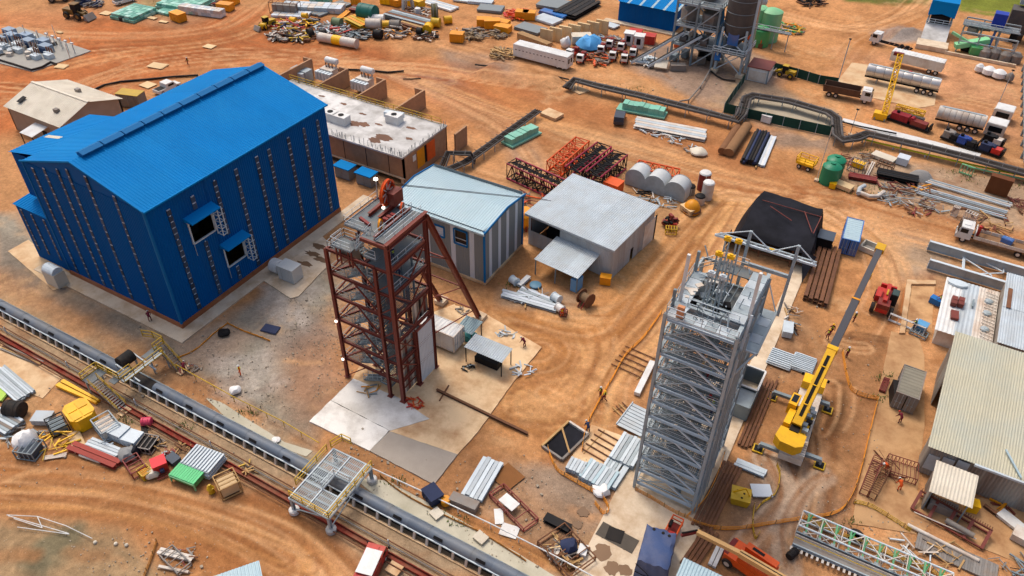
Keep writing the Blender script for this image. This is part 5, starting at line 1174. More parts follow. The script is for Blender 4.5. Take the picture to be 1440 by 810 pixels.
for x,y in((-1.8,-4.9),(1.6,-1.3),(1.6,1.3),(-1.8,-3.0),(2.4,2.8),(.6,3.8)):bar(co,'post',STEEL,(x,y,0),(x,y,2.6),.14)
MB().cyl((-1.2,-.85,2.0),(-1.2,.95,2.0),.78,18).build('pulley',RUBBER,co,smooth=True)
for y in(-1.1,1.2):bar(co,'pulley_frame',STEEL_L,(-1.4,y,1.9),(2.2,y,.9),.16,.25);bar(co,'pulley_frame',STEEL,(-1.4,y,0),(-1.4,y,2.0),.2)
bar(co,'catwalk_beam',CONC_B,(3.5,-4.9,.1),(3.9,-4.1,.1),.5,.2);MB().box((4.3,3.3,.1),(.7,1.6,.2)).build('stair_foot',CONC_B,co);MB().box((3.6,-4.7,.1),(.8,1.5,.2)).build('stair_foot',CONC_B,co)
cp4=[G(406,701,2.3),G(462,730,2.3),G(520,663,2.3),G(469,631,2.3)];a0=cp4[0];ax=(cp4[1]-cp4[0]);ay=(cp4[3]-cp4[0])
pf=T('bridge_platform','grey steel grating platform with yellow rails bridging the conveyor on footings','platform',(a0.x,a0.y,0),yaw(cp4[0],cp4[1]));w,d=ax.length,ay.length
hole=(w*.45,d*.35,w*.85,d*.62)
for(x0,y0,x1,y1)in rects(w,d,[hole]):
 nx,ny=max(1,round((x1-x0)/1.6)),max(1,round((y1-y0)/1.6))
 for i in range(nx):
  for j in range(ny):grating(pf,'grating_panel',STEEL,(x0+(i+.5)*(x1-x0)/nx,y0+(j+.5)*(y1-y0)/ny,2.3),((x1-x0)/nx-.08,(y1-y0)/ny-.08),.2,.08)
for x in(0,w*.45,w*.85,w):bar(pf,'beam',STEEL_L,(x,0,2.26),(x,d,2.26),.14,.24)
for y in(0,d*.35,d*.62,d):bar(pf,'beam',STEEL,(0,y,2.25),(w,y,2.25),.14,.2)
for k in range(7):bar(pf,'joist',STEEL,(.2,d*(k+.5)/7,2.2),(w*.43,d*(k+.5)/7,2.2),.07,.12);
for k in range(3):bar(pf,'plan_brace',STEEL_L,(w*.1,d*k/3,2.2),(w*.43,d*(k+1)/3,2.2),.07)
for x,y in((.15,.15),(w-.15,.15),(w-.15,d-.15),(.15,d-.15)):
 bar(pf,'leg',STEEL,(x,y,.4),(x,y,2.2),.3,.3,'ib');MB().lathe([(.55,0),(.55,.4),(.45,.5)],14,M=Matrix.Translation((x,y,0))).build('footing',CONC_R,pf)
bar(pf,'knee_brace',STEEL,(.2,.15,.6),(w-.2,.15,2.1),.1);bar(pf,'knee_brace',STEEL,(w-.15,.2,.6),(w-.15,d-.2,2.1),.1)
rail(pf,[(0,.2,2.3),(w,.05,2.3),(w,d,2.3)],YELP,r=.04);rail(pf,[(-.6,d*.25,2.0),(-.6,d*.95,2.0)],YELP,r=.04);rail(pf,[(-.3,d*1.0,2.3),(-.3,d*1.25,1.6),(.9,d*1.25,1.6)],YELP,r=.04)
rail(pf,[(w*.45,d*.35,2.3),(w*.45,d*.62,2.3),(w*.85,d*.62,2.3)],STEEL_L,r=.03)
slab('drain_lining',mat('drain_concrete','c0b9a4',.9,var=.16,sc=.4,dirt='9c967e',damt=.6),[(498,672),(545,676),(640,727),(740,785),(800,822),(745,838),(640,772),(560,724)],.02,.1)
slab('drain_lining',mat('drain_concrete','c0b9a4'),[(290,560),(310,565),(400,622),(440,634),(430,642),(380,622),(320,590)],.02,.1)
def polyrail(name,label,cat,pix,r,m,z=.5,posts=0,pm=None,group=None):
 P_=[G(*p)for p in pix];t=T(name,label,cat,(P_[0].x,P_[0].y,0),0,group);o=Vector(t.location)
 for a,b2 in zip(P_,P_[1:]):rod(t,'tube',m,a-o+Vector((0,0,z)),b2-o+Vector((0,0,z)),r)
 if posts:
  for a,b2 in zip(P_,P_[1:]):
   n=max(1,round((b2-a).length/posts))
   for i in range(n):p=a.lerp(b2,i/n)-o;rod(t,'post',pm or m,p,p+Vector((0,0,z)),r*.8)
 return t
polyrail('tube_railing','white tube railing along the pale drain','railing',[(520,663),(600,700),(690,743),(770,783),(850,826)],.07,WHITE,.8,4)
polyrail('cable_railing','thin yellow line of railing along the ditch by the conveyor','railing',[(250,520),(330,565),(400,600),(450,630)],.05,YELP,.9,3)
def net(name,label,pix,h=.62,m=ORNET,group='orange barrier netting runs'):
 """barrier netting hung on stakes: horizontal strands and a strip with thickness, sagging between posts"""
 P_=[G(*p)for p in pix];Q=[]
 for i in range(len(P_)-1):
  p0,p1,p2,p3=P_[max(i-1,0)],P_[i],P_[i+1],P_[min(i+2,len(P_)-1)]
  for t in np.linspace(0,1,6)[:-1]:t=float(t);Q.append((p1*2+(p2-p0)*t+(p0*2-p1*5+p2*4-p3)*t**2+(p1*3-p0-p2*3+p3)*t**3)*.5)
 Q.append(P_[-1]);o=Q[0].copy();t=T(name,label,'barrier net',tuple(o),0,group);b=MB()
 for k in range(4):
  z=h*k/3
  for i,(a,c)in enumerate(zip(Q,Q[1:])):sg=.12*math.sin(i*1.3)if k else 0;b.bar(a-o+Vector((0,0,z-abs(sg))),c-o+Vector((0,0,z-abs(.12*math.sin((i+1)*1.3)if k else 0))),.04,.06)
 for a,c in zip(Q,Q[1:]):
  n=max(1,int((c-a).length/.6))
  for i in range(n):p=a.lerp(c,i/n)-o;b.bar(p+Vector((0,0,.02)),p+Vector((0,0,h-.05)),.03,.02)
 b.build('netting',m,t)
 for i in range(0,len(Q),4):rod(t,'stake',WOOD,Q[i]-o,Q[i]-o+Vector((0,0,h+.15)),.05)
 return t
net('barrier_net','orange barrier net looping from the grey headframe foot past the crane to the right yard',[(962,728),(990,741),(1030,745),(1080,738),(1130,730),(1175,722),(1196,700),(1210,660),(1222,610),(1234,562)])
net('barrier_net','orange barrier net sagging between the crane and the grey generator container',[(1234,562),(1215,558),(1198,550),(1190,530),(1184,495)])
net('barrier_net','orange barrier net beside the dirt road left of the grey headframe',[(930,440),(905,475),(880,500),(860,535),(845,560),(825,600),(818,635)])
net('barrier_net','orange barrier net round the black pit and galvanised steel stacks',[(770,632),(782,660),(802,674),(826,688),(846,700),(856,718),(848,723),(836,708)])
net('barrier_net','orange barrier net along the strip right of the grey headframe',[(1018,640),(1008,670),(990,705),(965,728)])
net('barrier_net','orange barrier net in front of the grey headframe foot',[(893,690),(915,702),(945,720),(962,728)])
net('barrier_net','yellowish net along the edge of the green lattice beam, bottom right',[(1136,733),(1180,752),(1230,772),(1300,800),(1330,815)],.6,YELP)
net('barrier_net','yellowish net on the slab by the rusty rebar cages',[(1200,707),(1225,714),(1260,735),(1280,748)],.6,YELP)
net('barrier_net','yellowish tape hanging in the mud right of the yellow skip',[(1062,720),(1072,708),(1090,695),(1096,670),(1092,655)],.5,YELP)
net('barrier_net','yellowish tape strung toward a crumpled heap below the yellow skip',[(1060,712),(1058,740),(1062,758),(1068,750)],.5,YELP)
net('barrier_net','orange strip beside the drain below the grey slab',[(535,670),(560,690),(590,708),(630,728),(680,752),(740,790)],.35,mat('muddy_net','b07838',.8,var=.3))
net('barrier_net','amber tape across the gravel by the blue hall',[(320,455),(340,465),(362,473),(380,480)],.3)
net('barrier_net','amber tape stretched up to the hall apron corner',[(246,505),(275,492),(300,470),(320,455)],.2)
# -- pipe rack, upper right
def rack(name,label,pix,n=4,w=1.5,r=.24,m=PIPE_G,zs=1.2,step=1.6,extra=None):
 P_=[Vector((*G(p[0],p[1],p[2]if len(p)>2 else zs)[:2],p[2]if len(p)>2 else zs))for p in pix];o=Vector((P_[0].x,P_[0].y,0));t=T(name,label,'pipe rack',tuple(o))
 P_=[p-o for p in P_]
 def side(i):
  d0=(P_[i]-P_[max(i-1,0)]);d1=(P_[min(i+1,len(P_)-1)]-P_[i]);d0.z=d1.z=0
  d=(d0.normalized()if d0.length>.01 else Vector())+(d1.normalized()if d1.length>.01 else Vector());d.normalize();return Vector((-d.y,d.x,0))
 for k in range(n):
  off=(k/(n-1)-.5)*w;pts=[p+side(i)*off for i,p in enumerate(P_)]
  MB().tube(pts,r,8).build('pipe',m if k%3 else SILO,t,smooth=True)
 for i in range(len(P_)-1):
  a,b2=P_[i],P_[i+1];l=(b2-a).length;c=max(1,int(l/step));s=Vector((-(b2-a).y,(b2-a).x,0)).normalized()
  for j in range(c):
   p=a.lerp(b2,(j+.5)/c)
   bar(t,'cross_tie',SILO,p-s*(w/2)+Vector((0,0,r)),p+s*(w/2+.55)+Vector((0,0,r*.5)),.09,.08)
   if j%2==0:
    for q in(-1,1):bar(t,'support',STEEL_D,p+s*q*(w/2+.2)-Vector((0,0,p.z)),p+s*q*(w/2+.2),.12)
 return t
rack('pipe_rack','long rack of dark grey pipes winding past the green netting',[(797,124,.8),(808,112,1.6),(842,121,1.6),(900,134,1.6),(960,149,1.6),(1036,169,1.6),(1043,160,1.6),(1050,138,1.6),(1060,134,1.6),(1110,142,1.6),(1165,158,1.6),(1176,166,1.6),(1178,190,1.6),(1186,197,1.6),(1204,194,1.6),(1220,188,1.6),(1300,206,1.6),(1380,226,1.6),(1460,248,1.6)],4,1.6,.28,PIPE_G,1.2,2.0)
rack('pipe_rack','short rack of grey pipes running up from the pale hut roof beside the mint stack',[(612,246,1.2),(655,228,1.2),(757,155,1.2)],4,1.3,.15)
rack('pipe_rack','black pipes humped over the dirt by the brick building corner',[(618,244,.5),(630,215,2.2),(662,216,2.2),(668,228,.6)],4,1.2,.15,BLACK)
polyrail('yellow_pipe','yellow pipe line beside the pipe rack at the right','pipe',[(1212,200),(1300,221),(1360,235),(1450,254)],.16,mat('lime_pipe','c8c820',.5),.6,5,STEEL)
polyrail('green_pipe_rail','green and white striped pipe below the rack at the far right','pipe',[(1360,238),(1400,247),(1450,258)],.14,GREEN_L,.5,3,STEEL)
polyrail('branch_pipe','thin grey pipe leading from the batching plant to the pipe rack','pipe',[(998,102),(985,125),(968,145),(955,147)],.16,WOODR,.7,5)
polyrail('supply_hose','black hose running along the pale silo kerb','hose',[(998,100),(1008,108),(1018,113),(1034,115)],.16,RUBBER,.2)
polyrail('slurry_hose','black hose lying on red dirt behind the beige shed','hose',[(134,127),(146,121),(170,116),(205,113),(245,109),(279,107)],.2,RUBBER,.2)
polyrail('slurry_hose','black hose lying on the dirt behind the brick bays','hose',[(453,101),(490,99),(520,100),(545,103),(568,101)],.2,RUBBER,.2)
polyrail('slurry_hose','short black hose on the gravel right of the brick bays','hose',[(567,112),(580,112),(592,111)],.12,RUBBER,.15)
polyrail('slurry_hose','dark hose along the berm below the white trailer','hose',[(668,94),(720,100),(770,108),(800,115)],.16,RUBBER,.5)
polyrail('slurry_hose','dark pipe along the wall behind the yellow crane boom','pipe',[(1178,172),(1210,180),(1260,190)],.14,BLACK,.3)
slab('rack_footing',CONC_B,[(793,123),(806,118),(830,128),(815,133)],.12)
slab('white_membrane',WHITE,[(1184,172),(1186,166),(1300,195),(1380,216),(1376,222),(1290,202)],.05)
def fence(name,label,pix,h=1.9,m=GREEN_D,bay=3.):
 P_=[G(*p)for p in pix];o=Vector(P_[0]);t=T(name,label,'fence',tuple(o))
 for a,b2 in zip(P_,P_[1:]):
  n=max(1,round((b2-a).length/bay))
  for i in range(n):
   p,q=a.lerp(b2,i/n)-o,a.lerp(b2,(i+1)/n)-o;bar(t,'net_panel',m,p+Vector((0,0,h/2)),q+Vector((0,0,h/2)),.05,h);bar(t,'post',STEEL,p,p+Vector((0,0,h+.1)),.1)
 return t
fence('net_fence','dark green net fence behind the yellow loader and site office',[(1086,100),(1120,109),(1150,118),(1176,122)]);fence('net_fence','dark green net fence along the grey gravel pad below the pipe rack',[(1046,116),(1030,138),(1017,158),(1050,166),(1100,177),(1170,192)])
polyrail('yard_fence','dark grey fence rail down the right edge of the tanker yard','fence',[(1437,100),(1436,150),(1436,205),(1436,240)],.25,STEEL_D,1.6,4)
b=None
# -- twin girders at the right
for k,(q0,q1,lab)in enumerate((((1303,352),(1460,398),'long grey plate girder with bolted end beside the white flatbed truck'),((1303,378),(1412,411),'long grey plate girder nearest the white roof block'))):
 a,b2=G(*q0),G(*q1);t=T('plate_girder',lab,'girder',(a.x,a.y,0),yaw(a,b2),'plate girders at the right');t.scale=(1,1,1.45);l=(b2-a).length
 bar(t,'top_flange',STEEL_L,(0,0,1.15),(l,0,1.15),.45,.06);bar(t,'bottom_flange',STEEL,(0,0,.2),(l,0,.2),.45,.06);bar(t,'web',STEEL,(0,0,.68),(l,0,.68),.05,.9);MB().box((-.03,0,.68),(.06,.6,1.1)).build('end_plate',STEEL_L,t)
 for i in range(int(l/2)):bar(t,'stiffener',STEEL,(i*2+.8,-.12,.25),(i*2+.8,-.12,1.1),.18,.03)
 for i in range(5):box(t,'bolt',STEEL_D,(-.1,(-.2,.2)[i%2],.4+.15*i),(.1,.08,.08))
gx=T('girder_bracing','grey steel frame laid between the two plate girders','frame',tuple(G(1356,390)));o=Vector(gx.location)
for a,b2 in(((1355,352),(1353,386)),((1357,353),(1355,386)),((1358,355),(1410,382)),((1358,364),(1395,388)),((1354,386),(1410,384)),((1412,370),(1411,384))):bar(gx,'bracing_bar',STEEL_L,G(*a,.7)-o+Vector((0,0,0)),G(*b2,.7)-o,.16,.12)
slab('yard_slab',YARD,[(1253,466),(1292,474),(1300,500),(1300,600),(1290,690),(1310,735),(1295,752),(1197,736),(1217,640),(1242,520)],.07)
slab('yard_slab',YARD,[(1310,700),(1380,700),(1450,720),(1450,800),(1380,770),(1310,730)],.06)
slab('timber_edge',CONC_B,[(1264,470),(1275,395),(1315,396),(1315,401),(1281,401),(1272,470)],.25,.4)
slab('yard_slab',YARD,[(1280,403),(1314,403),(1310,470),(1274,466)],.08)
slab('tanker_pad',CONC_B,[(1198,88),(1290,100),(1320,112),(1314,148),(1290,152),(1170,124)],.06)
slab('laydown_pad',CONC_B,[(796,655),(832,597),(868,610),(905,625),(890,668),(850,693),(826,685)],.06)
slab('netted_pad',mat('pale_dirty_concrete','b3a68e',.9,var=.15,dirt='9a8a70',damt=.5),[(1050,138),(1110,146),(1172,164),(1172,184),(1100,170),(1035,155)],.04)
slab('laydown_pad',CONC_B,[(-20,485),(30,490),(88,530),(60,560),(-20,530)],.03)
slab('equipment_pad',CONC,[(366,392),(450,330),(466,345),(463,372),(420,417),(409,420)],.09)
pud=mat('wet_patch','7a5c40',.5,var=.15)
for(u,v,ra_,rb2)in((847,778,.8,1.0),(860,800,.7,.8),(878,803,.8,.6),(820,720,.6,.6),(812,738,.5,.5)):
 p=G(u,v);tag(MB().prism(blob(p.x,p.y,(ra_,rb2),18,.25),.0,(.106+.004*(u%7))if u>840 else.03).build('wet_patch',pud),kind='structure')
for i,(u,v)in enumerate(((440,358),(448,347),(430,372),(452,366))):
 p=G(u,v);tag(MB().prism(blob(p.x,p.y,(1.3,.5),16,.4),.05,.098).build('wet_patch',pud),kind='structure')
slab('substation_slab',mat('grey_stone_bed','9b978e',.9,var=.2),[(-30,60),(28,38),(128,72),(46,101),(-30,82)],.1)
ss=T('switchyard','outdoor switchyard of blue grey radiators, posts and bushings on a stone bed','substation',tuple(G(40,75)));o=Vector(ss.location)
for k,(u,v)in enumerate(((16,50),(19,57),(40,57),(43,65),(64,65),(67,73),(2,62))):
 p=G(u,v)-o;MB().box((p.x,p.y,.8),(2.6,1.8,1.6)).build('transformer_tank',mat('blue_grey_paint','8496a8',.5),ss);MB().box((p.x,p.y-1.0,.7),(1.8,.3,1.1)).build('radiator',mat('navy_paint','2c4468',.5),ss)
for k,(u,v)in enumerate(((6,68),(28,74),(52,83),(25,66),(48,75),(70,82))):
 p=G(u,v)-o;MB().box((p.x,p.y,.5),(1.9,1.4,1.0)).build('fan_cabinet',STEEL_L,ss)
 for j in range(3):rod(ss,'bushing',RUST,(p.x-.8+.8*j,p.y+.5,1.2),(p.x-.8+.8*j,p.y+.5,2.2),.14)
for k in range(34):
 p=G(rnd.uniform(-4,112),rnd.uniform(54,84))-o;rod(ss,'lightning_post',WHITE_D,p,p+Vector((0,0,rnd.uniform(1.5,4.2))),.07)
for k in range(22):p=G(rnd.uniform(-4,84),rnd.uniform(50,84))-o;box(ss,'cable_box',rnd.choice([STEEL_L,WHITE_D,WOODR,GALV]),p+Vector((0,0,.4)),(rnd.uniform(.6,1.8),rnd.uniform(.5,1.2),.8),rnd.uniform(0,3))
for k in range(5):
 p=G(70+9*k,62+3.4*k)-o;rod(ss,'fence_post',STEEL,p,p+Vector((0,0,2.2)),.08);box(ss,'insulator_block',WHITE,p+Vector((0,0,2.3)),(.7,.4,.3))
polyrail('switchyard_kerb','black cable draped along the near edge of the switchyard bed','cable',[(-10,83),(20,92),(45,100),(60,96),(72,89),(80,92)],.2,RUBBER,.3)
polyrail('switchyard_cable','black cable between the rows of the switchyard','cable',[(-10,82),(10,77),(24,74)],.14,RUBBER,.3)
# -- vehicles
def cab(t,m,x0,L=1.9,w=2.35,z0=.7,h=1.9,win=True):
 b=MB();s=.35
 b.extrude([(x0,-w/2,z0),(x0+L,-w/2,z0),(x0+L,-w/2,z0+h*.5),(x0+L-s,-w/2,z0+h),(x0,-w/2,z0+h)],(0,w,0));c=b.build('cab',m,t)
 MB().extrude([(x0+L+.01,-w/2+.15,z0+h*.52),(x0+L+.01,w/2-.15,z0+h*.52),(x0+L-s+.03,w/2-.15,z0+h*.95),(x0+L-s+.03,-w/2+.15,z0+h*.95)],(.02,0,.01)).build('windscreen',GLASS,c)
 for sg in(-1,1):MB().box((x0+L*.55,sg*(w/2+.005),z0+h*.7),(L*.5,.03,h*.36)).build('side_window',GLASS,c);MB().box((x0+L-.1,sg*(w/2+.2),z0+h*.7),(.12,.25,.4)).build('mirror',BLACK,c)
 MB().box((x0+L+.03,0,z0+.15),(.12,w,.3)).build('bumper',STEEL_D,c)
 for sg in(-1,1):MB().box((x0+L+.06,sg*w*.38,z0+.45),(.08,.35,.2)).build('headlight',WHITE,c)
 MB().box((x0+L*.45,0,z0+h+.05),(.9,.8,.08)).build('roof_hatch',m,c)
def truck(label,uv,to,L=8,m=WHITE,kind='flat',bed=WHITE_D,cargo=None,group='lorries on the site'):
 p=G(*uv);q=G(*to);t=T('lorry',label,'lorry',(p.x,p.y,.02),yaw(p,q),group)
 x1=L/2;xc=x1-2.0;xb0=-L/2
 for s in(-.42,.42):bar(t,'chassis_rail',BLACK,(xb0,s,.85),(x1-.3,s,.85),.14,.26)
 cab(t,m,xc,2.0)
 for x in(x1-1.1,xb0+1.2,xb0+2.5):
  for s in(-1,1):wheel(t,(x,s*1.0,.5),.5,.34)
 w=2.45;bx1=xc-.35
 if kind=='flat':
  MB().box(((xb0+bx1)/2,0,1.08),(bx1-xb0,w,.14)).build('deck',bed,t)
  for s in(-1,1):
   n=8
   for i in range(n):box(t,'drop_side',WHITE_D,(xb0+(i+.5)*(bx1-xb0)/n,s*w/2,1.38),((bx1-xb0)/n-.05,.06,.5))
  MB().box((bx1-.05,0,1.7),(.1,w,1.2)).build('headboard',m,t)
 elif kind=='tip':
  b=MB();h=1.3;z=1.1
  for s in(-1,1):b.extrude([(xb0,s*w/2,z),(bx1,s*w/2,z),(bx1+.2,s*(w/2+.1),z+h),(xb0-.3,s*(w/2+.1),z+h)],(0,-s*.08,0))
  b.box(((xb0+bx1)/2,0,z),(bx1-xb0,w,.1)).box((bx1,0,z+h/2),(.1,w,h)).box((xb0,0,z+h*.4),(.1,w,h*.8));b.build('tipper_body',bed,t)
  for i in range(5):
   for s in(-1,1):bar(t,'body_rib',bed,(xb0+.4+i*(bx1-xb0)/5,s*(w/2+.06),1.1),(xb0+.4+i*(bx1-xb0)/5,s*(w/2+.12),2.4),.12)
 elif kind=='tank':
  MB().lathe([(.2,xb0),(1.0,xb0+.15),(1.12,xb0+.4),(1.12,bx1-.4),(1.0,bx1-.1),(.2,bx1)],18,M=Matrix.Translation((0,0,2.15))@Matrix.Rotation(math.pi/2,4,'Y')).build('tank',bed,t,smooth=True)
  for i in range(7):MB().lathe([(1.13,-.05),(1.16,0),(1.13,.05)],18,M=Matrix.Translation((xb0+.6+i*(bx1-xb0-1.2)/6,0,2.15))@Matrix.Rotation(math.pi/2,4,'Y')).build('tank_band',STEEL_D,t)
  bar(t,'catwalk',STEEL,(xb0+.6,0,3.3),(bx1-.5,0,3.3),.5,.06)
 elif kind=='chassis':
  for i in range(5):box(t,'cross_member',RUST,(xb0+.5+i*1.1,0,1.0),(.15,1.6,.12))
 elif kind=='box':
  MB().box(((xb0+bx1)/2,0,2.2),(bx1-xb0,w,2.4)).build('box_body',bed,t);MB().box(((xb0+bx1)/2,0,3.42),(bx1-xb0+.05,w+.05,.06)).build('box_roof',WHITE,t)
 if cargo:cargo(t,xb0,bx1)
 return t
def cargo_flat(t,a,b2):
 bar(t,'loader_crane',RED,(b2-.4,0,1.2),(b2-.4,.3,3.0),.4);bar(t,'loader_crane',REDD,(b2-.4,.3,3.0),(b2-1.2,-.9,1.9),.25)
truck('white flatbed lorry with red loader crane driving along the dirt road',(1398,348),(1348,334),11,WHITE,'flat',mat('brown_load_bed','8f6a48',.8,var=.3),cargo_flat)
one(MB().box((0,0,.35),(1.5,.9,.7)).box((0,0,.72),(1.3,.7,.08)),'tool_chest',BLUE_P,'small blue chest riding on the white flatbed lorry','chest',tuple(G(1415,341,1.15)),-.3)
truck('brown tipper lorry with white cab beside the yellow lattice frame',(1190,138),(1225,145),9,WHITE,'tip',mat('mud_brown_body','5f4230',.7,var=.3))
truck('white cab lorry with a bare chassis by the grey stone heap',(1252,67),(1225,60),9,WHITE,'chassis')
def tanker(label,uv,to,L,m,group=None,white=False):
 p,q=G(*uv),G(*to);t=T('tank_trailer',label,'trailer',(p.x,p.y,.06),yaw(p,q));M=Matrix.Translation((0,0,2.2))@Matrix.Rotation(math.pi/2,4,'Y')
 for k in range(8):a,b2=-L/2+k*L/8,-L/2+(k+1)*L/8-.06;MB().lathe([(1.0 if k in(0,)else 1.18,a),(1.2,a+.1),(1.2,b2-.1),(1.0 if k==7 else 1.18,b2)],18,M=M).build('tank_section',m,t,smooth=True)
 for s in(-.5,.5):bar(t,'chassis_rail',BLACK,(-L/2,s,.95),(L/2,s,.95),.14,.3)
 for k in range(3):
  for s in(-1,1):wheel(t,(L/2-1.2-1.3*k,s*1.0,.5),.5,.34)
 for s in(-1,1):bar(t,'landing_leg',STEEL_D,(-L/2+2.5,s*.8,0),(-L/2+2.5,s*.8,.9),.16)
 bar(t,'catwalk',STEEL,(-L/2+.5,0,3.42),(L/2-.5,0,3.42),.5,.05);return t
tanker('polished silver road tanker trailer behind the yellow crane boom',(1265,123),(1310,133),14,mat('polished_aluminium','c8c6c2',.3,.5,var=.1,dirt='a08a78',damt=.4))
tanker('dusty white tanker trailer with dark underside parked right of the red engine',(1346,180),(1385,189),8.2,WHITE_D)
def trailer(label,uv,to,L,w,h,m,mr,z=1.0):
 p,q=G(*uv),G(*to);t=T('box_trailer',label,'trailer',(p.x,p.y,.06),yaw(p,q))
 b=MB().box((0,0,z+h/2),(L,w,h));b.build('body',m,t);corr(t,'roof_sheet',mr,(-L/2,-w/2,z+h+.03),(L,0,0),(0,w,0),2,.6,.04)
 for k in range(int(L/1.3)):
  for s in(-1,1):box(t,'side_panel',m,(-L/2+.65+k*1.3,s*(w/2+.015),z+h*.55),(1.2,.03,h*.8))
 for k in(0,1):
  for s in(-1,1):wheel(t,(L/2-1-1.3*k,s*(w/2-.3),.5),.5,.34)
 return t
trailer('long white trailer body beside the silver tanker',(1286,97),(1315,104),10.4,2.5,1.9,WHITE_D,WHITE)
for k,(u,v,m)in enumerate(((1262,106,YEL),(1278,108,RED),(1292,112,WHITE_D))):one(MB().lathe([(.5,0),(.55,.3),(.5,1.1),(.2,1.3)],12).box((0,0,.1),(1.3,1.3,.2)),'chemical_bin',m,('yellow','red','white')[k]+' bin standing between the white trailer and the silver tanker','bin',tuple(G(u,v)),0)
tw=trailer('white site trailer with a row of dark window slots beside scattered wrecks',(763,88),(790,95),13,2.7,2.5,WHITE,WHITE,.5)
for k in range(14):MB().box((-5.8+k*.88,-1.39,2.0),(.4,.03,.14)).build('vent_slot',BLACK,tw)
for k in range(2):MB().box((6.52,-.6+1.1*k,1.9),(.03,.6,1.0)).build('end_window',GLASS,tw)
def car(label,uv,to,m,L=4.6,w=1.85,h=1.7,pickup=False,group='cars and pickups on the site',z=.02):
 p,q=G(*uv),G(*to);t=T('parked_car',label,'car',(p.x,p.y,z),yaw(p,q),group);x=L/2
 prof=[(-x,.35),(x,.35),(x,.8),(x-1.0,.95),(x-1.6,h),(-x+(1.9 if pickup else.25),h),(-x+(1.8 if pickup else.05),.95),(-x,.95)]
 MB().extrude([(a,-w/2,c)for a,c in prof],(0,w,0)).build('body',m,t)
 MB().extrude([(x-1.02,-w/2+.12,.98),(x-1.58,-w/2+.18,h-.06),(x-1.58,w/2-.18,h-.06),(x-1.02,w/2-.12,.98)],(.03,0,.01)).build('windscreen',GLASS,t)
 for s in(-1,1):
  MB().box((-.2+(.6 if pickup else 0),s*(w/2+.005),1.28),(1.3 if pickup else 2.2,.02,.42)).build('side_window',GLASS,t);MB().box((x,s*w*.36,.75),(.05,.3,.16)).build('headlight',WHITE,t)
  for a in(-x+.85,x-.85):wheel(t,(a,s*(w/2-.08),.36),.36,.22)
 if pickup:MB().box((-x+.95,0,.99),(1.6,w-.3,.04)).build('load_bed',BLACK,t)
 return t
car('dark grey car parked at the end of the mint green stack',(871,170),(874,158),mat('charcoal_car_paint','2f3440',.35,spec=.5))
car('white pickup parked by the pale path near the top left',(176,4),(190,0),WHITE,5.2,1.9,1.75,True);car('dark blue pickup at the top left corner of the yard',(118,5),(125,2),NAVY,5.2,1.9,1.75,True)
car('white pickup behind the blue hall roof by the yellow cabin',(236,127),(245,123),WHITE,5.2,1.9,1.75,True)
rt_=T('service_truck','red service truck with a white roof stopped at the red trough, bottom','truck',tuple(G(523,803)),yaw(G(524,800),G(533,780)));rt_.scale=(.82,)*3
cab(rt_,RED,.6,1.9,2.2,.55,1.7);MB().box((-.9,0,1.3),(2.9,2.2,1.5)).build('body',RED,rt_);MB().box((-.2,0,2.3),(3.2,2.0,.14)).build('roof',WHITE,rt_)
for x in(1.6,-1.5):
 for s in(-1,1):wheel(rt_,(x,s*.95,.45),.45,.3)
for k in range(4):box(rt_,'side_panel',REDD,(-2.0+k*.75,-1.12,1.3),(.65,.04,1.1))
pa,pb=G(1112,640),G(1137,560);mc=T('mobile_crane','yellow mobile crane with long boom raised over the yard and outriggers spread','crane',(*((pa+pb)/2)[:2],.02),yaw(pa,pb));Lc=(pb-pa).length+3.0
inv=mc.matrix_basis.inverted()
MB().box((-.2,0,1.15),(Lc,2.5,.9)).build('carrier',WHITE_D,mc);MB().box((-Lc/2+1.0,0,1.7),(2.2,2.5,.9)).build('rear_deck',WHITE_D,mc)
for k in range(6):box(mc,'deck_slat',WHITE_D,(-Lc/2+.2+.35*k,0,2.2),(.24,2.4,.1))
for i in range(4):
 for s in(-1,1):wheel(mc,(-Lc/2+1.6+i*(Lc-3.6)/3,s*1.15,.62),.62,.42,rim=YEL)
for q in((1085,559,1),(1163,577,1),(1066,632,-1),(1152,655,-1)):
 p=inv@G(q[0],q[1]);bar(mc,'outrigger_beam',STEEL_D,(p.x,0,.95),(p.x,p.y,.95),.42,.4);rod(mc,'outrigger_jack',STEEL,(p.x,p.y,.2),(p.x,p.y,.9),.12)
 ft=MB().box((p.x,p.y,.08),(1.15,1.15,.16)).build('float_mat',YELP,mc);MB().box((p.x,p.y,.19),(.85,.85,.08)).build('float',BLACK,mc)
cab(mc,YEL,Lc/2-1.9,1.9,2.5,1.0,1.7)
slew=inv@G(1122,597,1.8)
MB().lathe([(1.3,1.6),(1.3,2.0)],18,M=Matrix.Translation((slew.x,slew.y,0))).build('slew_ring',BLACK,mc)
sa=yaw(inv@G(1115,600,2),inv@G(1240,343,2));SM=Matrix.Translation((slew.x,slew.y,0))@Matrix.Rotation(sa,4,'Z')
def sv(x,y,z):return SM@Vector((x,y,z))
def sbox(n,m,c,s):o=box(mc,n,m,(0,0,0),s);o.matrix_local=SM@Matrix.Translation(c)@Matrix.Diagonal((*s,1));return o
sbox('turntable',YEL,(-.5,0,2.4),(4.6,2.4,.7));MB().extrude([sv(-4.2,-1.5,2.0),sv(-4.8,-.8,2.0),sv(-4.8,.8,2.0),sv(-4.2,1.5,2.0),sv(-2.6,1.4,2.0),sv(-2.6,-1.4,2.0)],(0,0,1.3)).build('counterweight',YEL,mc)
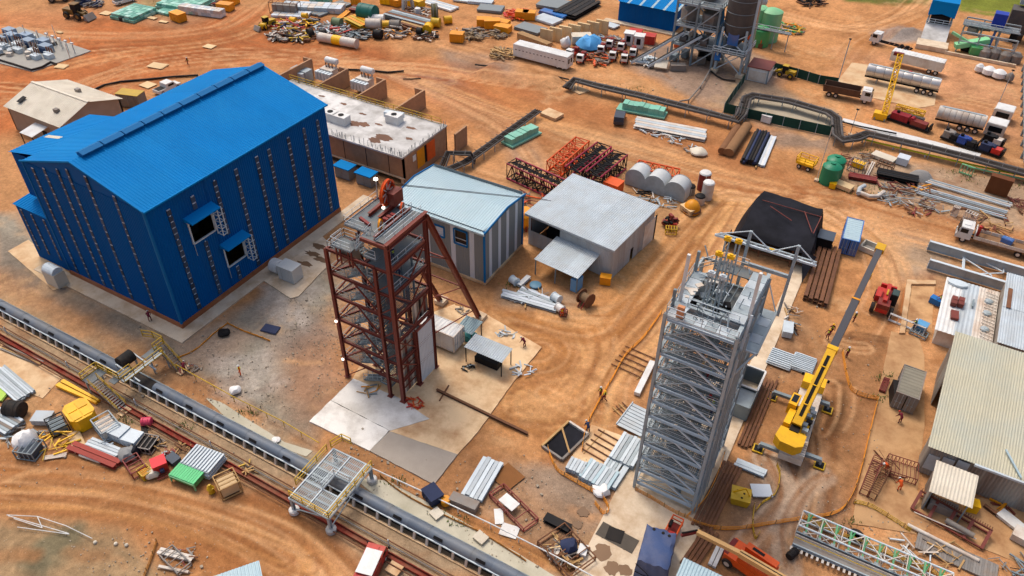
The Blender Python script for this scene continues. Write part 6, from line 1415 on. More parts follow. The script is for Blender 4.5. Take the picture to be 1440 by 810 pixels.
sbox('engine_cover',YEL,(-.8,1.0,3.0),(2.4,.7,.7));sbox('winch',BLACK,(-2.3,0,3.0),(.9,1.0,.8));cabm=sbox('operator_cab',YEL,(1.4,1.25,3.1),(1.9,.9,1.6));sbox('cab_glass',GLASS,(1.6,1.25,3.35),(1.7,.94,.8));sbox('cab_roof_glass',GLASS,(1.5,1.25,3.92),(1.2,.6,.04))
for k in range(6):sbox('machinery',rnd.choice([WHITE_D,BLACK,STEEL]),(-1.6+.7*k,-1.0+.3*(k%2),2.95),(.5,.6,rnd.uniform(.4,.8)))
tipz=15.0;tip=inv@G(1240,345,tipz);bs=sv(-1.8,0,3.4)
def bp(t):return bs.lerp(Vector((tip.x,tip.y,tipz)),t)
k0=.41
bar(mc,'boom_base',YEL,bp(0),bp(k0),1.0,1.2);bd=(bp(1)-bp(0)).normalized();bu=(Vector((0,0,1))-bd*bd.z).normalized()*.61;bar(mc,'recess_shade_strip',DARKI,bp(.04)+bu,bp(k0-.05)+bu,.36,.05);[bar(mc,'boom_lug',YEL,bp(q)+bu-bd.cross(bu)*.4,bp(q)+bu+bd.cross(bu)*.4,.12,.14)for q in(.1,.2,.3)]  # dark strip on top of the boom paints the shade of its recess
bar(mc,'boom_collar',YEL,bp(k0-.015),bp(k0+.005),1.15,1.35)
BM=mat('boom_grey','4a4a50',.45,var=.1)
bar(mc,'boom_section',BM,bp(k0),bp(.68),.8,.95);bar(mc,'boom_collar',AMBER,bp(.675),bp(.683),.9,1.05);bar(mc,'boom_section',BM,bp(.683),bp(.97),.66,.78)
MB().bar(bp(.965),bp(1.0),1.0,.9).build('boom_head',YEL,mc);rod(mc,'head_sheave',BLACK,bp(.99)-Vector((.2,.2,0)),bp(.99)+Vector((.2,.2,.0)),.3)
[rod(mc,'hydraulic_hose',BLACK,sv(-1.2+.3*k,.5+.1*k,3.3),sv(.6+.2*k,.75,2.9),.04)for k in range(5)];[sbox('warning_stripe',BLACK,(-4.5,-1+.5*k,2.6),(.05,.2,.5))for k in range(5)];[sbox('guard_rail',STEEL_D,(-1+.9*k,-1.35,3.1),(.06,.06,.7))for k in range(4)]
bar(mc,'lift_cylinder',STEEL,sv(1.6,0,2.2),bp(.2)-Vector((0,0,.6)),.3);rod(mc,'hoist_rope',BLACK,bp(.99)-Vector((0,0,.4)),bp(.99)-Vector((0,0,4.0)),.04);MB().box(bp(.99)-Vector((0,0,4.3)),(.5,.35,.7)).build('hook_block',YEL,mc)
yb=T('lattice_boom_crane','slim yellow lattice boom crane standing across the silver tanker','crane',tuple(G(1241,168)));o=Vector(yb.location)
tp=G(1266,78,9)-o;lattice(yb,(0,0,1.2),tp,.9,.9,YEL,YEL,1.0,.11,.06,(1,0,0),('boom_chord','boom_lacing'));MB().box((-.6,0,.7),(2.4,1.6,1.2)).build('base',YEL,yb);lattice(yb,(1.5,2.5,2.0),(6.5,1.5,2.2),.8,.8,YEL,YEL,1.2,.09,.05,(0,0,1),('jib_chord','jib_lacing'))
bar(yb,'counter_jib',WOODR,(1.5,2.4,1.2),(6.8,1.2,1.2),.9,.5);MB().box(tp+Vector((-.3,0,.2)),(1.8,.6,.6)).build('boom_head',REDD,yb)
for x in(-1.4,.4):
 for s in(-.7,.7):bar(yb,'stand_leg',STEEL_D,(x,s,0),(x,s,.5),.25)
def engine(label,uv,m,m2,L=4,w=1.8,rz=-.25,group='engine units in the tanker yard'):
 p=G(*uv);t=T('engine_unit',label,'engine unit',(p.x,p.y,.03),rz,group);MB().box((0,0,.35),(L,w,.3)).build('skid',BLACK,t)
 MB().box((-L*.22,0,1.1),(L*.4,w*.85,1.2)).build('engine_block',m,t);MB().box((L*.22,0,.95),(L*.36,w*.8,.9)).build('gearbox',m2,t);MB().cyl((-L*.3,0,1.6),(-L*.3,0,2.1),.3,12).build('exhaust',BLACK,t);MB().cyl((L*.05,-w*.3,1.3),(L*.05,w*.3,1.3),.45,12).build('flywheel',m,t)
 for k in range(4):box(t,'cowl_panel',m,(-L*.36+k*L*.1,-w*.43,1.15),(L*.08,.06,.9))
 bar(t,'radiator',BLACK,(L*.48,-w*.4,.9),(L*.48,w*.4,.9),.25,1.2);return t
engine('dark red engine unit on a skid below the yellow boom base',(1277,176),mat('crimson_paint','8a1824',.5,var=.2),REDD,8)
engine('blue engine unit near the white membrane at the pipe rack',(1357,206),mat('royal_blue','1e3f8c',.5),BLACK,3.6);engine('blue and red pump unit at the pipe rack by the far fence',(1391,216),NAVY,RED,4.2);engine('black engine with a white hood under the white cab trailer',(1394,203),BLACK,WHITE_D,3.6);engine('small dark pump set by the white membrane',(1335,197),WOODR,BLACK,3)
for(u,v,lab)in((1407,168,'white container cab standing alone near the far right fence'),(1397,188,'dusty white cab behind the black engine unit')):
 p=G(u,v);t=T('equipment_cab',lab,'cabin',(p.x,p.y,.02),-.1);MB().box((0,0,1.3),(3.2,3.2,2.2)).build('body',WHITE_D,t);MB().box((0,0,2.45),(3.0,3.0,.12)).build('roof',WHITE,t);MB().box((0,-1.62,1.5),(2.2,.05,1.0)).build('window',GLASS,t)
 for k in(-1,1):bar(t,'skid',BLACK,(k,-1.6,.12),(k,1.6,.12),.25)
wb=T('wrapped_equipment','white wrapped machinery bundles with a grey drum by the crushing plant','bundle',tuple(G(1397,108)))
for k,(x,r)in enumerate(((-3,.9),(-1.2,1.3),(.8,1.4),(2.8,.8))):MB().lathe([(r*.5,0),(r,.4),(r*.95,1.3),(r*.4,1.8)],10,M=Matrix.Translation((x,-.3*x,0))).build('wrapped_bundle',PLAST if k<3 else WOODR,wb,smooth=True)
th=T('red_tractor','red telescopic handler seen from above beside the crane boom','tractor',tuple(G(1240,432)),yaw(G(1233,452),G(1246,412)))
MB().box((0,0,1.1),(4.4,1.5,.9)).build('chassis',RED,th);MB().box((-1.7,0,1.8),(1.5,1.5,.7)).build('rear_hood',REDD,th);bar(th,'boom',RED,(-1.8,0,2.3),(2.7,0,1.9),.5,.5);bar(th,'boom_inner',YELP,(-.6,0,2.62),(.8,0,2.5),.2,.12)
cabt=MB().box((.1,-.95,2.0),(1.5,.9,1.7)).build('cab',BLACK,th);MB().box((.1,-.95,2.88),(1.3,.8,.06)).build('cab_roof',mat('green_tint_glass','3a4a44',.2),cabt);MB().box((.3,.95,1.7),(2.2,.7,.9)).build('engine_cover',RED,th)
for x in(-1.6,1.5):
 for s in(-1,1):wheel(th,(x,s*1.15,.72),.72,.5,rim=RED)
MB().box((2.9,0,1.3),(.3,2.0,.9)).build('carriage',RED,th);bar(th,'fork',BLACK,(3.0,-.5,.9),(4.0,-.5,.9),.14);bar(th,'fork',BLACK,(3.0,.5,.9),(4.0,.5,.9),.14)
bl=T('boom_lift','orange boom lift with a long cream arm and an orange basket by the blue crate','boom lift',tuple(G(1052,800)),yaw(G(1052,800),G(980,750)))
inv2=bl.matrix_basis.inverted();MB().box((0,0,1.1),(4.6,2.3,.9)).build('chassis',ORANGE,bl);MB().box((-.4,.7,1.9),(2.8,.8,.7)).build('engine_cover',ORANGE,bl);MB().box((-.6,-.75,1.9),(3.2,.7,.7)).build('counterweight',ORANGE,bl);MB().box((-.2,-.75,2.27),(1.2,.3,.03)).build('grille',BLACK,bl);MB().box((2.2,0,1.3),(.5,2.0,.6)).build('axle_guard',REDD,bl)
for x in(-1.6,1.7):
 for s in(-1,1):wheel(bl,(x,s*1.15,.55),.55,.4)
CRB=mat('cream_boom','e0b070',.5,var=.1)
q0,q1,q2,q3=inv2@G(1115,822,2.9),inv2@G(1040,778,3.2),inv2@G(980,748,3.2),inv2@G(958,753,2.2)
bar(bl,'boom_base',CRB,q0,q1,.55,.6);bar(bl,'boom_section',CRB,q1,q2,.42,.46);bar(bl,'boom_slot',BLACK,q0.lerp(q1,.1)+Vector((0,0,.31)),q1+Vector((0,0,.31)),.1,.02);bar(bl,'jib',REDD,q2,q3,.25);bar(bl,'jib_link',BLACK,q2+Vector((0,0,.3)),q3+Vector((0,0,.4)),.12)
bk2=inv2@G(946,745,1.3);ang=yaw(inv2@G(938,760),inv2@G(955,728));BMx=Matrix.Translation((bk2.x,bk2.y,0))@Matrix.Rotation(ang,4,'Z')
o=box(bl,'basket_floor',REDD,(0,0,0),(1,1,1));o.matrix_local=BMx@Matrix.Translation((0,0,.7))@Matrix.Diagonal((2.6,1.1,.1,1))
for z in(1.2,1.8):
 for(x0,y0,x1,y1)in((-1.3,-.55,1.3,-.55),(1.3,-.55,1.3,.55),(1.3,.55,-1.3,.55),(-1.3,.55,-1.3,-.55)):bar(bl,'basket_rail',ORANGE,BMx@Vector((x0,y0,z)),BMx@Vector((x1,y1,z)),.09)
for x in(-1.3,-.4,.5,1.3):
 for y in(-.55,.55):bar(bl,'basket_post',ORANGE,BMx@Vector((x,y,.7)),BMx@Vector((x,y,1.85)),.08)
o=box(bl,'control_box',BLACK,(0,0,0),(1,1,1));o.matrix_local=BMx@Matrix.Translation((.3,.4,1.7))@Matrix.Diagonal((.7,.3,.4,1))
o=box(bl,'basket_toolbox',RED,(0,0,0),(1,1,1));o.matrix_local=BMx@Matrix.Translation((-.6,0,1.05))@Matrix.Diagonal((.9,.6,.5,1))
def loader(label,uv,to,m,s=1.):
 p,q=G(*uv),G(*to);t=T('wheel_loader',label,'loader',(p.x,p.y,.02),yaw(p,q),'wheeled loaders');t.scale=(s,s,s)
 MB().box((-.9,0,1.4),(2.6,1.6,1.1)).build('engine_hood',m,t);c=MB().box((.7,0,2.1),(1.4,1.4,1.9)).build('cab',BLACK,t);MB().box((.7,0,3.1),(1.6,1.6,.12)).build('cab_roof',m,t);MB().box((1.9,0,1.1),(1.6,1.0,.7)).build('front_frame',m,t)
 for y in(-.5,.5):bar(t,'lift_arm',m,(1.4,y,1.7),(3.6,y,.9),.2,.3)
 MB().extrude([(3.4,-1.3,.2),(4.4,-1.3,.15),(3.6,-1.3,1.3),(3.3,-1.3,1.2)],(0,2.6,0)).build('bucket',WOODR,t)
 for x in(-1.2,1.7):
  for y in(-1,1):wheel(t,(x,y*1.1,.75),.75,.5,rim=m)
 return t
loader('mud brown wheel loader crossing the red dirt near the top left',(107,25),(120,27),mat('mud_yellow','7a5a28',.6,var=.3),1.1);loader('small yellow loader by the green net fence',(1106,108),(1094,105),YELP,.75);loader('brown loader at the top left edge of the yard',(82,1),(92,0),WOODR,1.)
loader('green and yellow loader by the scrap row near the steel stack',(378,38),(366,42),YELP,.8)
CABW=WHITE
def rig(label,uv,to,s=1.):
 p,q=G(*uv),G(*to);t=T('drill_rig',label,'rig',(p.x,p.y,.02),yaw(p,q),'red rigs beside the white trailer');t.scale=(s,s,s)
 MB().box((0,0,.8),(4.6,1.3,.5)).build('frame',RED,t);MB().box((1.7,0,1.6),(1.4,1.6,1.5)).build('cab',CABW,t);MB().box((2.42,0,1.9),(.05,1.3,.7)).build('windscreen',GLASS,t);bar(t,'mast',RED,(-2.2,.3,1.2),(1.0,.3,2.6),.35,.35);bar(t,'mast_brace',REDD,(-1.2,-.4,1.0),(.8,-.4,2.0),.22);MB().box((-1.2,0,1.5),(1.4,1.2,.9)).build('power_pack',REDD,t)
 for x in(-1.5,1.5):
  for y in(-.9,.9):wheel(t,(x,y,.5),.5,.35,rim=RED)
 return t
for k,(u,v,du,dv,lab)in enumerate(((806,79,-8,5,'red rig nearest the white trailer end'),(818,86,-6,8,'red rig pointing down between trailer and blue tarp'),(846,74,-4,8,'red rig with white cab just right of the blue tarp'),(862,82,-3,8,'red rig with white cab, middle of the lower row'),(878,86,-2,8,'red rig with white cab nearest the bent steel heap'),(858,66,-3,6,'red rig in the rear row behind the middle cab'),(874,70,-3,6,'red rig in the rear row left of the white kiosks'),(890,78,-2,8,'red rig below the red skip boxes'))):rig(lab,(u,v),(u+du,v+dv),.85)
for(u,v,lab)in((884,62,'white kiosk cab left of its twin by the red skips'),(898,66,'white kiosk cab right of its twin by the red skips')):
 p=G(u,v);t=T('kiosk_cab',lab,'cabin',(p.x,p.y,0),.2);MB().box((0,0,1.3),(1.9,1.9,2.6)).build('body',WHITE,t);MB().box((0,0,2.7),(2.3,2.3,.12)).build('roof',WHITE,t);MB().box((0,-.97,1.5),(.9,.04,1.3)).build('window',GLASS,t)
for(u,v,lab)in((893,54,'red skip box behind the left white kiosk'),(912,60,'red skip box behind the right white kiosk')):
 p=G(u,v);t=T('red_skip',lab,'skip',(p.x,p.y,0),.2);MB().box((0,0,.9),(2.8,2.4,1.8)).build('body',RED,t);MB().box((0,0,1.84),(2.9,2.5,.08)).build('lid',RED,t)
 # -- laydown goods: small builders, then tables of (label, place, size, material)
def bundle(name,label,cat,a,b2,n,w,h,m,layers=1,shape='box',gap=1.15,z=.08,part=None,jit=.02,group=None,l=None):
 A_,B_=G(*a),G(*b2);L=l or(B_-A_).length;t=T(name,label,cat,(*((A_+B_)/2)[:2],0),yaw(A_,B_),group)
 for k in range(layers):
  for i in range(n-(k if shape in('cyl','pipe')else 0)):
   y=(i-(n-1)/2)*w*gap+(k*w*gap/2 if shape in('cyl','pipe')else 0);zz=z+h/2+k*h*(.9 if shape in('cyl','pipe')else 1.02);j=rnd.uniform(-jit,jit)*L
   bar(t,part or name.split('_')[-1],m if not isinstance(m,list)else m[(i+k)%len(m)],(-L/2+j,y+rnd.uniform(-jit,jit),zz),(L/2+j,y+rnd.uniform(-jit,jit),zz),w,h,shape)
 for x in(-.35,.35):bar(t,'bearer',WOOD,(x*L,-n*w*gap/2,z/2+.01),(x*L,n*w*gap/2,z/2+.01),.1,max(.04,z-.02))
 return t
def bx(name,label,cat,uv,d,m,rz=0.,lid=None,z=.02,group=None,ribs=3,skid=True):
 p=G(*uv);t=T(name,label,cat,(p.x,p.y,z),rz,group);e=.1 if skid else 0
 MB().box((0,0,e+(d[2]-e)/2),(d[0],d[1],d[2]-e)).build('body',m,t)
 MB().box((0,0,d[2]+.03),(d[0]+.08,d[1]+.08,.06)).build('lid',lid or m,t)
 for i in range(ribs):
  x=(i+.5)/ribs*d[0]-d[0]/2
  for s in(-1,1):box(t,'rib',m,(x,s*(d[1]/2+.03),e+(d[2]-e)/2),(.1,.06,d[2]-e-.06))
 if skid:
  for s in(-1,1):box(t,'skid',WOOD,(0,s*d[1]*.35,.05),(d[0],.12,.1))
 return t
def drum(name,label,uv,r,h,m,lie=None,z=.02,cat='drum',group=None,band=None):
 p=G(*uv);t=T(name,label,cat,(p.x,p.y,z),lie or 0,group);M=Matrix.Translation((0,0,r))@Matrix.Rotation(math.pi/2,4,'Y')@Matrix.Translation((0,0,-h/2))if lie is not None else Matrix.Identity(4)
 MB().lathe([(r*.9,0),(r,.05),(r,h-.05),(r*.9,h)],16,M=M).build('shell',m,t,smooth=True)
 for f in(.25,.75):MB().lathe([(r+.002,h*f-.04),(r+.04,h*f),(r+.002,h*f+.04)],16,M=M).build('hoop',band or m,t)
 return t
def tub(name,label,uv,r,l,m,rz,z=.02,cat='pipe',t_=.08,group=None,band=None):
 """open pipe length lying on the ground"""
 p=G(*uv);M=Matrix.Translation((0,0,r))@Matrix.Rotation(math.pi/2,4,'Y');t=T(name,label,cat,(p.x,p.y,z),rz,group)
 MB().lathe([(r,-l/2),(r,l/2),(r*(1-t_),l/2),(r*(1-t_),-l/2),(r,-l/2)],18,M=M).build('shell',m,t,smooth=True)
 for f in(-.5,.5):MB().lathe([(r+.01,l*f-.05),(r+.07,l*f-.05),(r+.07,l*f+.05),(r+.01,l*f+.05)],18,M=M).build('flange',band or m,t)
 return t
def cage(name,label,cat,uv,d,m,rz=0.,infill=None,z=.02,group=None,nx=3,r=.05):
 p=G(*uv);t=T(name,label,cat,(p.x,p.y,z),rz,group);X,Y,Z=d[0]/2,d[1]/2,d[2]
 for sx_ in(-1,1):
  for sy in(-1,1):bar(t,'upright',m,(sx_*X,sy*Y,0),(sx_*X,sy*Y,Z),r*2)
 for zz in(.08,Z):
  for s in(-1,1):bar(t,'rail',m,(-X,s*Y,zz),(X,s*Y,zz),r*2);bar(t,'rail',m,(s*X,-Y,zz),(s*X,Y,zz),r*2)
 for i in range(1,nx+1):
  x=-X+2*X*i/(nx+1);bar(t,'slat',m,(x,-Y,Z),(x,Y,Z),r*1.6);[bar(t,'slat',m,(x,s*Y,.08),(x,s*Y,Z),r*1.4)for s in(-1,1)]
 if infill:MB().box((0,0,Z*.45),(d[0]*.82,d[1]*.82,Z*.7)).build('contents',infill,t)
 return t
def heap(name,label,cat,uv,R,n,mats,ln=(1,3),th=.1,h=.8,group=None,shapes=('box',)):
 """a tangle of loose lengths and pieces: each piece an object"""
 p=G(*uv);t=T(name,label,cat,(p.x,p.y,.02),0,group)
 for i in range(n):
  a=rnd.uniform(0,6.28);r=R*math.sqrt(rnd.random())*.8;z=th+h*(1-r/R)*rnd.random();l=rnd.uniform(*ln);d=Vector((math.cos(a*2.3),math.sin(a*2.3)*.8,rnd.uniform(-.12,.12)))*l/2;c=Vector((r*math.cos(a),r*math.sin(a),z))
  w=th*rnd.uniform(.6,1.8);bar(t,'piece',rnd.choice(mats),c-d,c+d,w,w*rnd.uniform(.3,1.1),rnd.choice(shapes))
 return t
def plates(name,label,cat,uv,d,n,m,rz=0.,th=.05,z=.1,jit=.12,group=None,gap=1.0):
 p=G(*uv);t=T(name,label,cat,(p.x,p.y,0),rz,group);k=0
 for i in range(n):box(t,'sheet',m if not isinstance(m,list)else m[i%len(m)],(rnd.uniform(-jit,jit),rnd.uniform(-jit,jit),z+th/2+i*th*1.02),(d[0],d[1],th),rnd.uniform(-jit,jit)*.2)
 for s in(-.3,.3):box(t,'bearer',WOOD,(s*d[0],0,z/2),(.12,d[1],z))
 return t
def stackbox(name,label,cat,uv,nx,ny,nz,d,m,rz=0.,group=None,part='unit',gap=1.03,taper=0):
 p=G(*uv);t=T(name,label,cat,(p.x,p.y,0),rz,group)
 for k in range(nz):
  s=1-taper*k
  for i in range(nx):
   for j in range(ny):box(t,part,m if not isinstance(m,list)else rnd.choice(m),((i-(nx-1)/2)*d[0]*gap*s+rnd.uniform(-.03,.03),(j-(ny-1)/2)*d[1]*gap*s,.06+d[2]*(k+.5)*1.02),(d[0]*s*.97,d[1]*s*.97,d[2]),rnd.uniform(-.03,.03))
 return t
Rz=lambda a,b2:yaw(G(*a),G(*b2))
container('shipping_container','blue shipping container with a pale dusty roof by the crane boom tip','container',(*G(1193,343)[:2],.02),Rz((1196,330),(1189,360)),BLUE_P,m_roof=HUTR)
container('site_container','white rusty edged container raised on footings behind the red headframe','container',(-43.1,58.0,.5),0,WHITE,m_roof=WHITE,m_frame=WHITE_D)
gc2=container('generator_container','dark grey dusty generator container beside the long shed','container',(*G(1272,558)[:2],.05),Rz((1280,535),(1266,585)),WOODR,5.2,2.5,2.5,m_roof=mat('dusty_dark_roof','8a8474',.8,var=.25));one(MB().box((0,0,.9),(.8,2.6,1.8)),'radiator_unit',BLACK,'black radiator unit leaning on the grey generator container','radiator',tuple(G(1255,560)),.2)
bx('dark_cabinet','dark grey steel cabinet between the black tarpaulin and blue container','cabinet',(1157,348),(2.2,2.4,2.2),BLACK,.05,mat('slate_lid','46505c',.6))
tp_=T('spoil_tray','cream rimmed tray box beside the crane boom head','tray',tuple(G(1223,352)),-.2)
for a in((0,-1.0,2.6,.2),(0,1.0,2.6,.2),(-1.2,0,.2,2.0),(1.2,0,.2,2.0)):MB().box((a[0],a[1],.45),(a[2],a[3],.8)).build('side',CREAM,tp_)
MB().box((0,0,.12),(2.3,1.9,.2)).build('floor',WOODR,tp_)
for(lab,x,y,w,d,h,m)in(('grey sheet canopy on posts beside the white container',-38.4,56.5,5.3,2.6,2.5,GALV),('blue grey canopy over a teal box under the raking leg',-41.2,58.9,2.4,2.6,2.4,mat('blue_grey_sheet','7f9296',.5,.1))):
 t=T('work_canopy',lab,'canopy',(x,y,.1),0,'sheet canopies behind the red headframe');corr(t,'roof_sheet',m,(0,0,h),(w,0,0),(0,d,.15),1.8,.3,.05)
 for a in(.15,w-.15):
  for b2 in(.15,d-.15):bar(t,'post',BLACK,(a,b2,0),(a,b2,h),.1)
 MB().box((w/2,d/2,.5),(w*.6,d*.5,.9)).build('bench',BLACK if w>3 else mat('teal_paint','2f8a86',.5),t)
for a in[
(bundle,'channel_stack','galvanised channels stacked on bare earth at the far left edge','steel stack',(-4,524),(38,560),9,.22,.2,[STEEL,STEEL_L,GALV],2,'ch'),
(bundle,'frame_stack','loose galvanised frames piled left of the black half drum','steel stack',(-8,588),(24,606),7,.3,.16,[STEEL_L,STEEL,WOODR],4,'ch'),
(bundle,'box_beam','long red box beam lying on the brown earth','beam',(101,629),(167,656),2,.55,.45,mat('brick_red_steel','9c3424',.6,var=.2),1,'ib'),
(bundle,'angle_bundle','bundle of galvanised angles above the long red beam','steel stack',(124,624),(168,641),4,.32,.14,[STEEL_L,GALV],2,'ch'),
(bundle,'white_tube','white tube lying below the long red beam','tube',(113,642),(142,652),1,.32,.32,WHITE_D,1,'cyl'),
(bundle,'rail_stack','thin white battens on the dirt below the yellow frames','battens',(62,645),(94,640),4,.12,.08,WHITE_D,1),
(bundle,'timber_poles','timber poles on the pale pad near the red trough','timber',(4,489),(58,512),4,.18,.14,[WOODR,WOOD,RUST],1),
(bundle,'steel_beam','single long rusty beam lying across the dusty slab and dirt','beam',(614,550),(742,612),1,.3,.3,RUST,1,'ib'),
(bundle,'steel_offcut','short rusty bar beside the long rusty beam end','bar',(631,543),(618,565),1,.16,.12,RUST,1),
(bundle,'guard_rail_stack','stack of ribbed galvanised rails on dirt below the grey slab','steel stack',(663,703),(694,650),5,.42,.24,[GALV,STEEL_L],2,'ch'),
(bundle,'black_beam','black rusty girder lying alone on trampled earth','beam',(766,729),(801,747),2,.5,.45,BLACK,1,'ib',1.0),
(bundle,'concrete_block','long pale grey block beside the drain','block',(634,703),(671,718),1,1.1,.8,WOODR,1),
(bundle,'channel_section','long bright channel beside the slatted gratings at the grey headframe','channel',(861,689),(894,640),1,.6,.45,STEEL_L,1,'ch'),
(bundle,'steel_stack','galvanised angles stacked against the grey headframe, uppermost pile','steel stack',(872,655),(893,620),7,.36,.22,[STEEL,GALV,STEEL_L],3,'ch'),
(bundle,'steel_stack','galvanised angles in a pile just above the white bag','steel stack',(833,685),(850,660),9,.34,.22,[STEEL,STEEL_L,HUTR,GALV],3,'ch'),
(bundle,'steel_stack','short bright galvanised cleats in a pile by the orange net','steel stack',(806,668),(815,652),5,.34,.22,[GALV,STEEL_L],3,'ch'),
(bundle,'steel_stack','ribbed galvanised ladder pieces left of the long channel','steel stack',(846,680),(864,652),5,.3,.2,[STEEL,STEEL_L],2,'ch'),
(bundle,'white_beam','long white beam standing left of the grey headframe','beam',(895,557),(917,512),1,.7,.5,WHITE,1,'box'),
(bundle,'rusty_rails','rusty rails laid in a long row beside the grey headframe pad','rails',(985,745),(1030,655),6,.3,.22,RUST,1,'ib',1.2),
(bundle,'rusty_rails','rusty rails running past the crane on the brown earth','rails',(1046,628),(1085,535),4,.28,.22,RUST,1,'ib',1.4),
(bundle,'rusty_rails','rusty rails under the white lattice strip at the bottom edge','rails',(965,800),(1000,748),4,.32,.22,RUST,1,'ib',1.3),
(bundle,'sheet_piles','stack of rusty brown sheet piles below the dark cabinet','steel stack',(1145,428),(1166,352),5,.5,.4,RUST,2,'ch',1.35),
(bundle,'silver_channel','long silver channels laid on earth near the yellow skip','channel',(1034,651),(1076,668),3,.34,.24,STEEL_L,1,'ch',1.1),
(bundle,'tan_pipes','big tan steel pipes lying by the pipe rack bend','pipe',(1024,220),(1050,182),1,1.9,1.5,mat('tan_rust_pipe','8a6440',.8,var=.2),1,'cyl'),
(bundle,'tan_pipes','big brown steel pipe left of the thin tan gap','pipe',(1014,218),(1036,184),1,1.5,1.3,mat('brown_rust_pipe','7a5232',.8,var=.2),1,'cyl'),
(bundle,'black_pipes','bundle of black pipes beside the big tan pipes','pipe stack',(1052,232),(1072,190),6,.5,.5,[BLACK,NAVY,RUBBER],2,'cyl',1.0),
(bundle,'thin_pipe','single thin brown pipe between black pipes and white strip','pipe',(1062,238),(1080,194),1,.3,.3,WOOD,1,'cyl'),
(bundle,'perforated_strip','white perforated beam strip at the right of the black pipes','beam',(1070,235),(1087,194),3,.36,.35,[HUTW,WHITE],1,'ch',1.0),
(bundle,'long_pipes','long pale pipes lying above the scrap row at the right','pipe stack',(1303,256),(1422,291),3,.36,.36,[GALV,WHITE_D,STEEL],1,'cyl',1.7),
(bundle,'long_pipes','long grey pipes lying nearest the flatbed lorry','pipe stack',(1288,268),(1414,304),5,.3,.3,[STEEL,GALV,WOODR],1,'cyl',1.9),
(bundle,'black_channels','black steel channels in the rusty scrap at the right','steel stack',(1233,246),(1290,258),4,.5,.4,[BLACK,DARKI],2,'ch'),
(bundle,'red_rails','dark red rails lying right of the green tanks','rails',(1193,249),(1232,256),4,.34,.25,REDD,2,'ib'),
(bundle,'white_posts','two white posts lying on the gravel left of the black channels','posts',(1217,251),(1228,229),2,.2,.2,WHITE_D,1,'box',1.6),
(bundle,'truss_stack','long white trusses stacked beside the pipe rack below the mint stack','steel stack',(893,174),(992,193),5,.75,.5,[WHITE_D,GALV],1,'ch',1.1),
(bundle,'dark_rails','dark steel rails in the scrapyard right of the silver sheet stack','steel stack',(441,22),(487,5),6,.6,.4,[STEEL_D,WOODR],1),
(bundle,'black_decking','black steel decks stacked left of the far blue shed','steel stack',(793,25),(830,4),5,1.1,.5,[BLACK,RUBBER],2,'ch'),
(bundle,'grey_beams','grey steel beams across the middle of the scrapyard','steel stack',(548,22),(608,38),5,.8,.5,[STEEL_D,STEEL,RUST],2,'ib'),
(bundle,'white_rails','white rails above the round green coil in the scrapyard','steel stack',(600,3),(640,15),4,.7,.4,[WHITE,GALV],1),
(bundle,'yellow_beams','yellow lattice lengths laid in the scrapyard by the white pipes','steel stack',(492,30),(516,42),4,.8,.6,[AMBER,YELP],2,'ch'),
(bundle,'amber_rails','thin amber rails left of the dark green tank','rails',(475,29),(490,17),3,.4,.3,AMBER,1),
(bundle,'brown_timbers','brown timbers in front of the green coil','timber',(566,34),(600,44),4,.7,.4,[WOOD,RUST],2),
(bundle,'rusty_girder','rusty plate girders behind the dark green tank','girder',(494,14),(530,20),3,.9,.7,[RUSTP,WOODR],1,'ib'),
(bundle,'ditch_planks','pale planks leaning in the bin of rubbish by the drain','timber',(776,790),(786,766),2,.3,.08,WHITE_D,1),
(bundle,'white_lattice_strip','white lattice walkway strip at the bottom beside the pale roof corner','walkway',(1000,798),(1014,768),2,.35,.25,WHITE,1,'ch',1.3),
(bundle,'concrete_pipe','long white pipe lying beside the sleepers at the bottom right','pipe',(1275,740),(1375,791),1,.4,.4,WHITE_D,1,'cyl'),
(bundle,'loose_sticks','thin sticks on the dirt left of the grey headframe','sticks',(868,570),(890,592),4,.12,.1,[WOOD,RUST],1,'box',4),
(bundle,'reinforcing_bars','loose rusty bars on the pale pad by the black pit','bars',(830,618),(868,640),5,.12,.1,RUST,1,'box',7),
(bundle,'loose_rods','rusty rods lying by the orange net above the white beam','rods',(870,500),(915,520),5,.12,.1,RUST,1,'box',8),
]:a[0](*a[1:])
